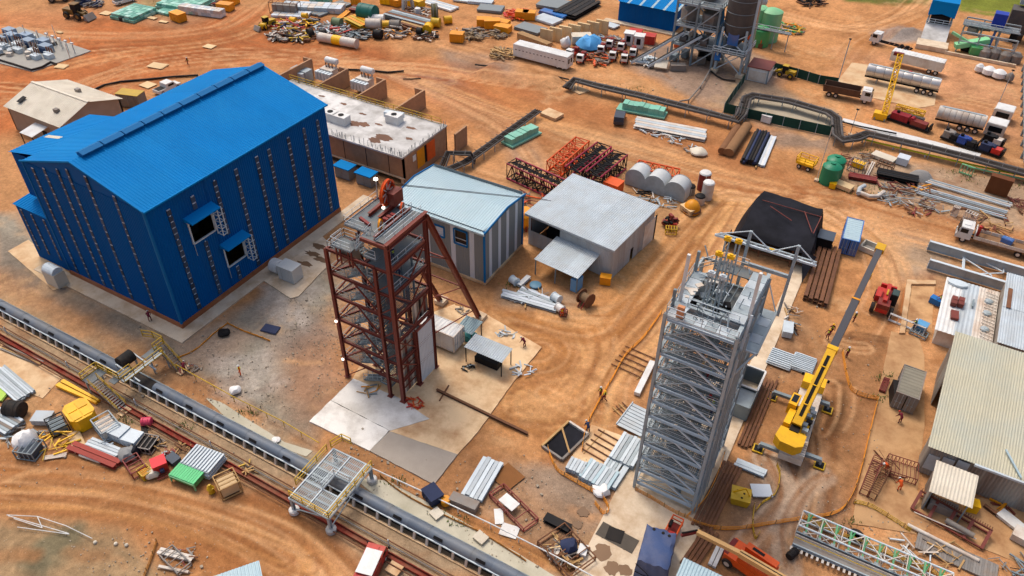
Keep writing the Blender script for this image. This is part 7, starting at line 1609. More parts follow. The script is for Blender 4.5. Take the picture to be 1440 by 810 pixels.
for a in[
(bx,'grey_crate','pale grey box on bare earth left of the dark open skip','crate',(63,592),(2.0,1.5,.8),GALV,.5),
(bx,'steel_box','grey steel box left of its lower neighbour by the hopper frame','crate',(171,615),(1.9,1.6,1.3),GALV,.1,STEEL_L),
(bx,'steel_box','grey steel box between hopper frame and slatted cage','crate',(189,622),(1.9,1.6,1.1),STEEL_L,.2),
(bx,'grey_lid_box','small blue grey lid right of the red box','crate',(245,649),(1.3,1.0,.6),mat('slate_lid','46505c'),-.1),
(bx,'distribution_panel','big pale grey machine with round white end by the blue hall','machine',(410,392),(2.7,1.9,2.3),mat('pale_machine_grey','b9bcba',.5,var=.06),.02,None,.1,None,2),
(bx,'rusty_tank','rusty brown steel plate box standing at the far right','box',(1400,272),(3.3,1.2,3.0),mat('flat_brown','6a3a18',.8,var=.12),-.1),
(bx,'white_cube','pale blue white cube on gravel left of the scrap row','crate',(1268,230),(1.8,1.8,1.3),HUTW,-.1),
(bx,'tan_board_stack','tan boards stacked at the foot of the green tanks','boards',(1184,264),(3.2,1.6,.7),PLY,-.25),
(bx,'cream_table','cream slab on legs amid grass at the right laydown','table',(1242,224),(3.8,1.9,.6),CREAM,-.25),
(bx,'yellow_machine','small yellow machine inside the tube frame by the green tanks','machine',(1206,235),(1.9,1.1,.9),YEL,-.2),
(bx,'yellow_pot','small yellow block at the foot of the green tanks','block',(1170,264),(1.0,.9,.9),YEL,0,None,.02,None,0,False),
(bx,'white_cabinet','white panel box beside the green net fence on gravel','cabinet',(1077,172),(1.8,1.0,1.4),WHITE,-.1),
(bx,'orange_skip','lone orange skip in front of the dry brush piles','skip',(643,58),(3.0,2.2,1.9),AMBER,.35),
(bx,'orange_skip','orange skip farthest left of the cluster by dry brush','skip',(681,36),(3.4,2.2,1.7),AMBER,.5),
(bx,'orange_skip','orange skip in the middle of the cluster by dry brush','skip',(692,39),(3.6,2.2,1.9),AMBER,.6),
(bx,'orange_skip','orange skip behind the right end of the brush cluster','skip',(706,38),(3.4,2.2,1.5),AMBER,.1),
(bx,'orange_skip','orange skip in front at the right end of the brush cluster','skip',(707,45),(3.6,2.4,1.5),AMBER,.1),
(bx,'orange_skip','orange skip nearest the red orange lattice heap, left of two','skip',(734,26),(3.0,2.2,1.8),AMBER,.3),
(bx,'orange_skip','orange skip nearest the red orange lattice heap, right of two','skip',(744,27),(3.0,2.2,1.8),AMBER,.4),
(bx,'orange_skip','orange skip in front of the white stack near the top left','skip',(252,29),(3.4,2.2,1.9),AMBER,-.1),
(bx,'orange_skip','orange skip at the right end of the white stack','skip',(318,14),(3.6,2.2,1.6),AMBER,.25),
(bx,'orange_skip','orange skip at the top edge beyond the white stack','skip',(326,5),(3.4,2.2,1.5),AMBER,.2),
(bx,'yellow_box','yellow box in the scrapyard left of the white tripod','box',(546,5),(3.4,2.4,1.6),YEL,.2),
(bx,'yellow_box','yellow box just left of the white tripod tank','box',(556,7),(3.4,2.4,1.6),AMBER,-.1),
(bx,'yellow_box','yellow box right of the white tripod tank','box',(585,9),(4.0,2.4,1.7),YEL,-.1),
(bx,'amber_box','small amber pump box at the head of the amber rails','box',(501,8),(2.0,1.5,1.9),AMBER,0),
(bx,'concrete_footing','pale concrete block at the end of the short pipe rack','block',(776,163),(3.6,2.6,.5),CONC_B,-.2,None,.02,None,0,False),
(bx,'yellow_cabin','yellow topped cabin with open front behind the blue roof','cabin',(188,148),(4.6,2.4,2.6),WOODR,.3,YELP),
(bx,'white_tarp_crate','cream tarpaulin load standing behind the blue tarpaulin load','load',(817,60),(4.4,2.6,1.8),CREAM,.6),
(bx,'brown_mesh_pallet','long stack of mesh pallets behind the white site trailer','pallets',(751,62),(9.0,1.6,1.4),mat('dry_straw','a8845a',.9,var=.3),-.25,None,.02,None,8),
(bx,'grey_pump_box','dark blue water tank by the white tube railing','tank',(609,701),(1.9,1.5,1.1),NAVY,-.4),
(bx,'small_white_box','small cream concrete cover in the drain edge by the railing, upper','cover',(614,724),(1.1,1.0,.25),CREAM,-.3,None,.02,None,0,False),
(bx,'small_white_box','small cream concrete cover in the pale drain, lower','cover',(676,758),(1.2,1.0,.3),CREAM,-.2,None,.02,None,0,False),
(bx,'small_white_box','small cream concrete cover right of the red service truck','cover',(555,802),(1.3,1.1,.3),CONC_B,0,None,.02,None,0,False),
(bx,'white_foam_block','white block at the end of the rubbish bin','block',(819,778),(.8,1.1,.6),WHITE,.2,None,.02,None,0,False),
(bx,'steel_slab','white steel panel on earth right of the yellow skip','panel',(1070,692),(2.0,1.5,.25),HUTW,.5),
(bx,'grey_block','pale grey cabinet beside the black pump, right of the headframe','cabinet',(1106,468),(1.2,2.2,1.0),STEEL_L,.2),
(bx,'white_machine','white crate at the lower right edge beyond the rusty frames','crate',(1437,760),(2.0,1.5,.9),WHITE_D,-.2),
(bx,'white_crate','white sheeted load at the lower right edge','crate',(1424,738),(3.0,1.2,.4),WHITE,-.5),
(bx,'yellow_drum_box','bright yellow plastic tank beside the cream sheet shelter','tank',(1364,716),(1.1,1.0,1.1),YEL,.2,None,.02,None,0,False),
(bx,'blue_case','blue wheeled pump on the pad beside the white roof','pump',(1314,427),(1.4,.9,.9),BLUE_P,-.3),
(bx,'cyan_pump','bright cyan covered pump on a pallet on the right slab','pump',(1294,464),(1.3,1.1,1.1),BLUE_L,-.2),
(bx,'amber_canister','amber machine at the foot of the galvanised shed corner','machine',(851,398),(1.5,1.1,1.2),AMBER,.3,None,.02,None,0,False),
(bx,'tan_tray','tan box beside the amber dome behind the galvanised shed','box',(968,298),(2.4,1.6,.9),PLY,-.5),
]:a[0](*a[1:])
drum('white_drum_end','round white drum end joined to the pale machine by the blue hall',(391,382),1.0,1.5,WHITE,.02)
drum('half_drum','black half drum lying on earth by the galvanised frames',(25,583),.95,2.0,RUBBER,.35)
drum('pink_drum','bright pink barrel beside the red trough',(208,597),.5,1.1,mat('pink_plastic','c8405a',.5),.6)
drum('orange_drum','small orange barrel by the dark blue water tank',(627,708),.5,.8,AMBER,None)
p=G(1164,256);t=T('rainwater_tank','green ribbed water tank nearest the dirt road','tank',(p.x,p.y,0),0,'green ribbed tanks');b=MB().lathe([(1.5,0)]+[(1.5+.05*(k%2),.25+k*.25)for k in range(12)]+[(1.2,3.3),(.4,3.5),(.35,3.6)],20);b.build('shell',GREEN_T,t,smooth=True);MB().lathe([(.4,3.55),(.4,3.68)],12).build('lid',GREEN_T,t)
dup(t,(*G(1170,246)[:2],0),.4,'green ribbed water tank behind its twin at the right laydown')
for k,(u,v,lab)in enumerate(((889,262,'silver rounded tank left of three behind the galvanised shed'),(916,271,'silver rounded tank, middle of three behind the galvanised shed'),(944,280,'silver rounded tank right of three behind the galvanised shed'))):
 p=G(u,v);t=T('silver_tank',lab,'tank',(p.x+.4,p.y+1.4,.02),-.05,'silver tanks behind the galvanised shed');pr=[(-1.7,0)]+[(1.7*-math.cos(a),1.6+1.5*math.sin(a))for a in np.linspace(0,math.pi,13)]+[(1.7,0)]
 MB().extrude([(x,-1.4,z)for x,z in pr],(0,2.8,0)).build('shell',mat('silver_sheet','c2c5c4',.5,.1,var=.1,dirt='a8a29a',damt=.4),t,smooth=True)
 for y in(-1.42,1.36):MB().extrude([(x*1.02,y,z*1.02)for x,z in pr],(0,.06,0)).build('end_ring',STEEL,t)
for(u,v,m,r,h,lab)in((988,266,REDD,.95,3.0,'tall dark red tank with a white cap behind the amber dome'),(993,279,WHITE_D,.9,2.9,'tall dusty white tank in front of the dark red one'),(970,272,WOODR,.75,1.3,'short grey open tank left of the dark red tank'),(983,286,WHITE_D,.8,1.3,'short white open tank left of the tall white one')):
 p=G(u,v);t=T('process_tank',lab,'tank',(p.x,p.y,.02),0,'upright tanks behind the galvanised shed');MB().lathe([(r,0),(r,h),(r*.8,h+.15)],16).build('shell',m,t,smooth=True);MB().lathe([(r*1.04,h),(r*.9,h+.2),(r*.3,h+.35)],16).build('cap',WHITE if h>2 else BLACK,t);[bar(t,'strap',WHITE_D,(r*math.cos(a),r*math.sin(a),0),(r*math.cos(a),r*math.sin(a),h),.08)for a in(.5,2,3.6,5.2)]
p=G(972,297);t=T('amber_dome','rusty amber dome shaped vessel beside the short tanks','vessel',tuple(p));MB().lathe([(1.35,0),(1.35,.4),(1.2,1.1),(.8,1.7),(.1,2.0)],16).build('dome',AMBER,t,smooth=True);MB().lathe([(1.4,.3),(1.5,.35),(1.5,.5),(1.4,.55)],16).build('flange',RUST,t)
p=G(736,318);t=T('amber_hopper','amber octagonal hopper between striped hut and galvanised shed','hopper',tuple(p));MB().lathe([(1.1,.1),(1.6,.9),(1.6,2.4),(1.2,2.9)],8).build('shell',AMBER,t);[bar(t,'leg',REDD,(x,y,0),(x,y,1),.2)for x in(-1.1,1.1)for y in(-1.1,1.1)]
for(a,b2,lab)in(((714,205),(752,186),'mint green wrapped stack beside the short pipe rack'),((934,164),(871,152),'mint green wrapped stack behind the dark grey car')):
 A_,B_=G(*a),G(*b2);L=(B_-A_).length;t=T('mint_stack',lab,'stack',(*((A_+B_)/2)[:2],0),yaw(A_,B_),'mint green stacks by the pipe racks')
 MB().box((0,0,.25),(L+.6,2.9,.3)).build('base_sheet',MINT,t)
 for k in range(int(L/1.0)):box(t,'section',MINT,(-L/2+.5+k*1.0,0,.4+.55*(1-(abs(-L/2+.5+k)/L)**2)),(.96,1.9,1.3+.15*math.sin(k*2)))
MM=[MINT,mat('mint_pale','9cc8b8',.55,var=.15),mat('mint_dark','5f9f8c',.55)]
stackbox('mint_bundle','mint green bundled panels beside the grassy patch, top left','stack',(190,22),5,7,2,(1.4,1.1,.6),MM,.1,'mint bundles, top left','panel',1.05,.08);stackbox('mint_bundle','mint green bundled panels at the top edge behind the white stack','stack',(262,8),7,7,2,(1.5,1.2,.6),MM,.15,'mint bundles, top left','panel',1.05,.06)
stackbox('mint_bundle','small pale mint pile on the grass between the two big mint piles','stack',(235,18),3,3,1,(1.3,1.0,.5),MM,0,'mint bundles, top left','panel');stackbox('white_stack','row of white bagged bales right of the front orange skip','stack',(285,20),13,2,2,(.85,1.1,.8),[WHITE,GALV,WHITE_D],.22,None,'bale')
stackbox('silver_stack','silver sheet bundles along the back of the scrapyard','stack',(441,14),9,3,2,(1.6,1.3,.6),[HUTW,GALV,WHITE_D],.42,None,'bundle');stackbox('mint_bundle','pale mint bundle at the top end of the silver sheet bundles','stack',(452,4),3,2,3,(1.6,1.4,.6),MM,.4,None,'panel');stackbox('silver_stack','silver flat bundles in front of the rusty framed rack','stack',(410,22),5,3,1,(1.7,1.2,.5),[HUTW,GALV,WHITE_D],.4,None,'bundle')
for(u,v,d,n,m,rz,lab)in((690,14,(6,4),4,HUTG,.3,'grey sheet stack left of the lattice heap'),(676,4,(6,3),4,GALV,.3,'grey sheet stack nearest the top edge, left of another'),(653,1,(5,3),3,STEEL_L,.2,'pale sheet stack at the top edge above the white rails'),(784,10,(9,6),6,HUTG,.1,'large grey sheet stack right of the orange skips'),(770,30,(6,4),4,GALV,-.2,'pale grey sheet stack below the large one'),(746,42,(6.5,4),4,HUTG,-.1,'blue grey sheet stack above the mesh pallets'),(778,22,(7,2.2),5,BLUE_P,-.15,'dark blue edged sheet stack between the large and pale ones'),(858,37,(4,2.5),3,GALV,-.2,'grey sheets by the far blue shed apron')):
 plates('sheet_stack',lab,'sheet stack',(u,v),d,n,m,rz,.14,.1,.15,'sheet stacks in the far yard')
for(u,v,d,rz,lab)in((150,19,(2.6,2),.1,'plywood sheet on the dirt left of the mint pile'),(222,93,(3.6,2.4),.2,'broken plywood sheet in the middle of the red dirt'),(87,94,(2.4,1.7),.3,'plywood sheet at the corner of the switchyard'),(295,66,(2.4,1.8),.1,'plywood sheet on dirt right of the walking worker'),(208,120,(2.8,2.2),0,'plywood sheet on a post behind the beige shed'),(230,31,(2.2,1),.2,'plywood sheet in front of the grassy patch'),(214,26,(2.4,1.2),.1,'tan board beside the small mint pile'),(84,46,(1.6,.8),0,'small pale board behind the switchyard')):plates('plywood_sheet',lab,'sheet',(u,v),d,2,PLY,rz,.06,.06,.1,'plywood sheets on the red dirt')
plates('plywood_sheet','plywood sheet by the long red beam','sheet',(109,623),(3.2,1.2),3,PLY,-.4,.05);plates('grating_panels','ribbed galvanised panels stacked right of the headframe, left of two','panels',(1097,507),(2.8,2.9),5,GALV,.0);plates('grating_panels','ribbed galvanised panels stacked right of the headframe, right of two','panels',(1129,513),(2.6,2.9),4,GALV,.0)
for(u,v,w,n,lab)in((1097,507,2.7,7,'left'),(1129,513,2.5,8,'right')):
 t=T('decking_ribs',lab+' set of ribs on the galvanised panels beside the crane','panels',(*G(u,v)[:2],.36));[bar(t,'rib',STEEL_L,(-w/2,-1.3+2.6*k/n,.08),(w/2,-1.3+2.6*k/n,.08),.14,.12)for k in range(n+1)]
t=T('slatted_stair','slatted galvanised stair frame against the grey headframe','frame',(*G(895,592)[:2],.1),-.08);[bar(t,'slat',GALV,(-1.5,-1.8+.5*k,.2),(1.5,-1.8+.5*k,.2),.42,.08)for k in range(8)];[bar(t,'side',STEEL_L,(s*1.55,-2,.22),(s*1.55,2,.22),.1,.3)for s in(-1,1)]
plates('mesh_mat','rust coloured reinforcing mesh on the dirt by the ribbed rails','mesh',(714,671),(2.6,2.6),1,mat('rust_mesh','8a5a30',.9,var=.3),-.3,.03);plates('mesh_mat','dark mesh mat on the concrete pad, larger of two','mesh',(867,757),(4.0,1.7),1,mat('dark_mesh','5a5248',.8,var=.3),-.05,.03,.1);plates('mesh_mat','small dark mesh mat lying on the larger one','mesh',(864,752),(1.6,1.5),1,BLACK,.1,.03,.16)
plates('white_cloth','torn white sheeting on the earth below the dark red rack','sheet',(716,747),(1.8,1.4),1,WHITE,.2,.06,.02);plates('white_cloth','white sheet offcut at the left of the dark red rack','sheet',(703,727),(.9,1.8),1,WHITE,.6,.06,.02);plates('grey_mat','blue grey mat on the gravel before the hall','mat',(380,463),(2.2,1.3),2,NAVY,.2,.06,.02);plates('black_mat','black strip of rubber beside the pink barrel','mat',(203,606),(4.2,.6),2,RUBBER,-.6,.08,.02)
plates('lime_sheet','lime green sheet at the left edge below the channels','sheet',(2,556),(1.6,2.0),2,mat('lime_sheet','a8c850',.6),.4,.1)
t=T('yellow_skip','big yellow eight sided skip with a lidded top on the lower left laydown','skip',(*G(118,592)[:2],.02),-.25);t.scale=(.85,.85,1.15);oc=[(-1.9,-.9),(-1.2,-1.5),(1.2,-1.5),(1.9,-.9),(1.9,.9),(1.2,1.5),(-1.2,1.5),(-1.9,.9)]
MB().prism(oc,0,1.5).build('body',YEL,t);MB().prism([(x*1.05,y*1.05)for x,y in oc],1.5,1.62).build('rim',YEL,t);[box(t,'lid_panel',YEL,(x,y,1.66),(1.5,1.15,.08))for x in(-.85,.85)for y in(-.65,.65)];[box(t,'rib',YEL,(x,-1.53,.8),(.14,.1,1.4))for x in(-1,-.35,.35,1)]
t=T('yellow_fairing','pair of long yellow tapered plates above the yellow skip','plates',(*G(112,554)[:2],.02),Rz((86,540),(137,566)))
for s in(-1,1):MB().extrude([(-3.2,s*.08,.1),(3.2,s*.05,.1),(3.2,s*.3,.1),(-3.2,s*.62,.1)],(0,0,.35)).build('plate',YEL,t)
t=T('yellow_lifting_skip','small yellow lifting skip with bail on earth right of the rails','skip',(*G(1040,702)[:2],.02),.2);MB().extrude([(-1,-.9,.9),(-.8,-.9,0),(.8,-.9,0),(1,-.9,.9)],(0,1.8,0)).build('body',YELP,t);[bar(t,'bail',YEL,(s*.9,0,.8),(.3,0,1.9),.12)for s in(-1,1)];[MB().lathe([(.12,.91),(.12,.93)],8,M=Matrix.Translation((x,y,0))).build('hole',BLACK,t)for x,y in((-.4,.3),(.3,.1),(.1,-.5))]
for a in[
('slatted_cage','open slatted grey cage right of the steel boxes','cage',(207,628),(2.2,1.9,.9),WOODR,.3,BLACK),('red_rack','dark red rack of tubes left of the red box','rack',(192,659),(2.4,1.5,.9),REDD,-.3,None),('yellow_rack','rusty yellow basket beside the dark red rack','rack',(206,668),(1.3,1.1,.8),YELP,-.2,AMBER),
('red_steel_rack','dark red steel rack holding a white sheet on trampled earth','rack',(722,716),(5.4,1.9,.6),REDD,-.35,None),('timber_crate','large timber framed crate at the end of the laydown row','crate',(323,688),(2.1,2.1,1.7),WOOD,-.45,PLY),('rusty_framed_rack','rusty framed rack of scrap at the back left of the scrapyard','rack',(402,18),(7,2.2,2.6),RUST,.35,WOODR),
('hopper_frame','grey steel hopper frame with bags inside by the yellow skip','frame',(154,607),(2.8,2.0,1.6),STEEL,-.25,WHITE_D),('grey_rack','blue grey rack under the white bag at the lower left','rack',(45,637),(2.2,2.0,1.2),STEEL_D,.35,mat('slate_lid','46505c')),('dark_open_skip','dark grey open skip behind the yellow tangled frames','skip',(83,602),(2.4,1.8,1.0),BLACK,-.35,STEEL_D),
('yellow_tube_frame','tall yellow tube frame round the small yellow machine','frame',(1204,240),(2.6,1.8,1.8),WOODR,-.2,None),('metal_rack','pale metal rack at the bottom left beside the orange trench net','rack',(248,790),(3.0,1.4,.5),WOODR,-.15,None),('rusty_floor_frame','brown frame under the cream slab at the right laydown','frame',(1244,236),(2.6,1.4,.9),RUST,-.2,None),
('green_gate','pale green gate frame by the brown steel plate box','gate',(1357,245),(2.0,.2,1.6),GREEN_L,-.2,None),('grey_stool_frame','white trestle frame by the scrap row, left of the lorry cab','frame',(1362,310),(1.6,.8,1.4),WHITE_D,-.3,None),('grey_trestle','white ladder trestle beside the rusty arch','trestle',(1341,303),(.8,.7,1.6),WHITE_D,-.2,None),('steel_trolley','grey rail trolley on the right slab by the cyan pump','trolley',(1291,471),(2.0,1.0,.5),STEEL_D,-.2,None),
('fence_panel','white rail panels standing across the slab by the cyan pump','barrier',(1273,460),(4.4,.2,1.1),WHITE,-.15,None),('red_ladder','dark red ladder frame left of the generator container','ladder',(1243,543),(.6,2.4,.3),REDD,-.05,None)]:cage(*a)
MB_=one(MB().box((0,0,.1),(1.9,1.2,.12),.1),'white_sheet',WHITE,'white sheet lying on the dark red steel rack','sheet',(*G(716,712)[:2],.62),-.35)
t=T('red_box','bright red lidded box with a dark red open front by the green stack','box',(*G(228,663)[:2],.02),Rz((222,650),(232,680))+math.pi/2);t.scale=(.72,)*3;MB().box((0,.5,.9),(2.0,1.9,1.8)).build('body',RED,t);MB().box((0,.5,1.84),(2.1,2.0,.08)).build('lid',mat('bright_red','d8202c',.5),t);[bar(t,'front_bar',REDD,(-.9,-1.4+.3*k,.15+.1*k),(.9,-1.4+.3*k,.15+.1*k),.12)for k in range(4)];MB().box((.1,-.7,.9),(.6,.5,.5)).build('blue_bag',NAVY,t)
t=T('green_stack','green ribbed panels on a green stillage beside the red box','stillage',(*G(266,675)[:2],.02),Rz((245,668),(283,683)));t.scale=(.86,)*3;[bar(t,'panel',mat('spring_green','55c07a',.5,var=.12),(-1.7+.34*k,-.95,1.25),(-1.7+.34*k,.95,1.25),.3,.16)for k in range(11)];MB().box((0,0,.75),(3.6,1.8,.6)).build('load',GREEN,t);[bar(t,'leg',GREEN_L,(x,y,0),(x,y,1.2),.16)for x in(-1.8,1.8)for y in(-.95,.95)];[bar(t,'frame_rail',GREEN_L,(-1.8,y,1.1),(1.8,y,1.1),.14)for y in(-1,1)]
plates('cladding_stack','tall stack of grey cladding sheets behind the green stillage','sheet stack',(289,655),(3.6,2.7),10,GALV,Rz((272,650),(312,665)),.11);t=T('cladding_ribs','ribs of the top cladding sheet behind the green stillage','sheets',(*G(289,655)[:2],1.25),Rz((272,650),(312,665)));[bar(t,'rib',STEEL_L,(-1.7+.38*k,-1.3,.06),(-1.7+.38*k,1.3,.06),.2,.08)for k in range(10)]
t=T('yellow_valve','small yellow hydrant like valve by the timber crate','valve',(*G(298,692)[:2],.02));MB().lathe([(.35,0),(.3,.3),(.4,.6),(.25,.9),(.12,1.2)],10).build('body',YELP,t,smooth=True);bar(t,'handle',YELP,(-.4,0,.7),(.4,0,.7),.18)
def bag(label,uv,r,m,h=.9,rz=0,cat='bag'):
 p=G(*uv);b=MB();b.lathe([(r*.7,0),(r,h*.3),(r*.95,h*.6),(r*.6,h*.9),(r*.15,h)],12);v=[(x*(1+.14*math.sin(5*y+3*z)),y*(1+.12*math.sin(6*x)),z*(1+.15*math.sin(4*x+y)))for x,y,z in b.v];b.v=v
 return one(b,'bulk_bag',m,label,cat,(p.x,p.y,.03),rz,'bags and covered heaps',True)
bag('white bulk bag on the blue grey rack at the lower left',(40,626),1.3,PLAST,1.9);bag('white bulk bag beside the galvanised steel piles',(845,692),.95,PLAST,.8);bag('grey covered heap beside the slatted cage',(182,643),1.05,mat('grey_sheet','8a8a88',.7,bump=.5,bsc=2),1.2);bag('dark covered heap touching the grey one',(188,640),.9,TARP,1.1);bag('pale sacks beside the red lidded box',(215,668),.8,CREAM,.8);bag('bright blue tarpaulin load in front of the cream load',(829,68),2.9,mat('sky_blue_tarp','4f9ad0',.6,bump=.6,bsc=1),2.6);bag('white rounded tank beside the blue tarpaulin load',(795,66),1.2,WHITE,2.2);bag('dark grey small heap at the left of the amber tape',(315,470),.8,BLACK,.6);bag('white sack at the foot of the brown ditch',(388,620),.5,PLAST,.3)
bag('white yellow stained sack pile right of the white trusses',(982,216),1.5,CREAM,.9);bag('white bag on the rail beside the concrete pipe',(331,551),.7,PLAST,.7)
heap('tube_tangle','tangle of yellow tube frames on the lower left laydown','frames',(78,622),2.6,26,[YELP,YEL],(1.2,3.2),.1,1.0);heap('timber_scrap','broken timber pile by the red trough','timber',(254,633),1.3,16,[WOOD,RUST],(.6,1.6),.1,.4)
cage('rebar_cage','long rusty rebar cage on the right slab, nearest the orange net','rebar',(1223,673),(5.2,.9,.9),RUSTP,1.5,None,.07,None,16,.035);cage('rebar_cage','long rusty rebar cage on the right slab, second from the orange net','rebar',(1236,678),(5.4,.8,1.0),RUST,1.42,None,.07,None,16,.035);cage('rebar_cage','squat rusty rebar cage beside the cream shelter','rebar',(1266,664),(3.0,2.4,.9),RUSTP,.1,None,.07,None,7,.035);heap('loose_rebar','loose rusty bars strewn over the rebar cages','rebar',(1250,660),2.0,16,[RUSTP,RUST],(1.5,3.2),.05,.9);heap('orange_cable_heap','orange cable heap at the foot of the red headframe','cables',(583,568),1.2,26,[ORANGE,RED],(.5,1.2),.1,.6)
for(u,v,R,n,mats,lab)in((1262,262,4.5,40,[RUST,RUSTP,WOODR],'rusty tangled scrap around the black channels'),(1300,272,3,24,[RUST,AMBER,WOODR],'rusty scrap with amber pieces left of the long pipes'),(1286,294,2.8,24,[REDD,WOODR,RUST,WHITE_D],'red and white scrap along the road edge'),(1312,290,2.6,18,[STEEL,WOODR,RUSTP],'pale bent frames between red scrap and the arch'),(1265,276,4,20,[STEEL,WOODR,STEEL_D],'grey bent pipes in front of the rusty tangle'),(1398,314,3.6,34,[RUST,RUSTP,WOOD],'brown timber and steel scrap above the flatbed lorry'),(1430,290,2.6,24,[RUST,RUSTP],'rusty cable tangle at the right edge'),(1188,226,2.4,20,[RUST,REDD],'rusty pieces behind the green ribbed tanks'),(1250,281,2.2,10,[STEEL,WOODR],'pale cable loops at the road edge'),(1222,222,2,12,[RUST,WOODR],'brown pipes in the grass below the pipe rack'),
(730,22,4.5,44,[ORANGE,RED],'red orange lattice heap behind the two orange skips'),(745,280,3.4,34,[ORANGE,RUSTP,WOODR],'rusty orange frames between the hut and black booms'),(935,285,2.6,20,[GALV,WOODR,STEEL],'grey steel bits behind the galvanised shed'),(900,280,3,24,[BLACK,STEEL_D,WHITE_D],'black tracks and rollers in front of the silver tanks'),(665,50,4.2,40,[mat('dry_brush','8a7458',.9,var=.3),WOODR],'dry brush and wire in front of the orange skips'),(700,50,2.4,24,[WOODR,mat('dry_brush','8a7458')],'dry brush right end of the orange skip cluster'),(708,78,3.6,34,[mat('dry_brush','8a7458'),WOOD],'dry brush at the left end of the white trailer'),(912,88,3,44,[STEEL_L,STEEL,WHITE_D],'bent pale steel heap right of the red rigs'),(840,84,4,30,[RUST,ORANGE,WOODR],'rusty coils and orange bits below the red rigs'),(788,84,2.6,16,[REDD,BLACK,WHITE_D],'dark machine parts between trailer and rigs'),(858,60,4,26,[STEEL,WOODR,REDD],'mixed steel parts behind the rear rigs'),
(395,52,4,36,[WHITE_D,WOODR,BLACK,RUST],'pale and dark scrap along the road edge, left end'),(425,53,4,36,[BLACK,WHITE_D,YELP,RUST],'dark tyres and scrap left of the long flanged pipe'),(470,47,4.5,40,[RED,WHITE_D,BLACK,WOODR],'red and white scrap behind the long flanged pipe'),(505,50,3.5,30,[BLACK,STEEL_D,WOODR],'dark scrap right of the long flanged pipe'),(465,42,5,40,[GALV,STEEL,WOODR],'grey steel scrap in the middle of the yard'),(405,37,4,36,[RED,NAVY,YELP,WHITE_D],'coloured scrap heap by the yellow loader'),(555,45,5,40,[AMBER,WOODR,WHITE_D,RUST],'amber and brown scrap between the pipes and yellow rings'),(600,52,3.2,26,[BLACK,RUST,WHITE_D],'dark scrap by the yellow flanged ring'),(585,20,4.5,34,[WOODR,WHITE_D,RUST],'brown scrap under the white tripod tank'),(435,33,3,24,[YEL,BLACK,WOODR],'yellow and black engine parts by the silver bundles'),(1140,4,4,30,[BLACK,DARKI,RUST],'black tangled machinery at the top edge'),(1108,42,4.2,36,[GREEN,YELP,AMBER,WOODR],'green and yellow dismantled frames right of the green tanks'),(300,4,3.5,26,[REDD,RUST,WOODR],'dark red scrap at the top edge beyond the white bales'),(130,8,3,18,[NAVY,WOODR],'dark blue scrap beside the blue pickup'),
(735,523,1.6,14,[HUTW,GALV],'pale steel strips beside the grey canopy, lower'),(712,470,1.5,12,[GALV,HUTW,STEEL],'pale steel strips behind the grey canopy'),(660,520,1.0,10,[BLACK,STEEL],'dark tools on the slab below the white container'),(520,549,1.4,12,[WOOD,AMBER,STEEL_D],'tools and scraps at the stair foot of the red headframe'),(745,440-24,2.8,26,[GALV,WOODR,WOOD,STEEL_L],'mixed pale steel behind the long bottom strip near the shed'),(975,212,1.8,16,[WHITE_D,GALV,WOODR],'white offcuts at the end of the white trusses'),(915,185,2.4,20,[WHITE_D,GALV],'thin pale offcuts left below the white trusses'),(945,196,2.4,20,[GALV,WHITE_D,STEEL],'thin grey offcuts in the middle below the white trusses'),(1413,700,2.4,24,[RUSTP,AMBER,REDD],'red and amber scrap by the stained wall at the right'),(1332,785,2.6,18,[WOOD,CONC_B,WOODR],'broken slabs and timber beside the sleepers'),(1285,745+30,2.2,14,[WHITE_D,STEEL_L],'tangled white wire between the lattice beam and pipe'),(1425,800,2.4,20,[WOODR,STEEL_D,BLACK],'grey machine parts at the bottom right corner'),(1117,462,1.3,16,[BLACK,STEEL_D,RUST],'black pump parts beside the pale cabinet'),(1110,440,1.8,14,[WOODR,WOOD,WHITE_D],'timber and odds above the black pump'),(262,782,1.3,9,[REDD,WOODR,RUST],'red and white scrap in the bottom left rack row'),(350,660,1.2,10,[YELP,WOOD],'yellow trestle bits beside the red trough'),(650,445-6,1,8,[WOODR],'brown offcuts below the striped hut'),(152,622,1.3,14,[STEEL,WOODR,STEEL_L],'small steel offcuts below the hopper frame'),(221,625,1.1,14,[WOOD,WOODR],'small timber offcuts right of the slatted cage'),(20,612,1.6,18,[STEEL_L,STEEL,WOODR],'thin steel lengths at the left edge below the half drum'),(238,640,.9,12,[STEEL,REDD],'small red and grey bits behind the red box'),(130,598,1.2,12,[YELP,WOODR,STEEL],'odd fittings between the yellow skip and hopper frame'),(60,606,1.2,12,[STEEL_D,WOODR],'dark odds behind the white bulk bag'),(265,522,1.3,12,[REDD,WOODR,STEEL],'machine bits and hoses by the ditch before the hall')):
 heap('scrap_heap',lab,'scrap',(u,v),R,int(n*(2.1 if v<100 else 1)),mats,(.8,min(3.2,R)),(.1 if v>300 else.13)if v>170 else.22,.55 if v>170 else 1.1,'scrap heaps')
tub('flanged_pipe','long white, yellow and grey flanged pipe at the front of the scrapyard',(476,63),1.0,9.5,WHITE_D,Rz((458,61),(495,68)));MB().lathe([(1.02,-1.2),(1.04,0),(1.02,1.0)],18,M=Matrix.Translation((0,0,1.0))@Matrix.Rotation(math.pi/2,4,'Y')).build('yellow_band',YEL,bpy.data.objects['flanged_pipe'])
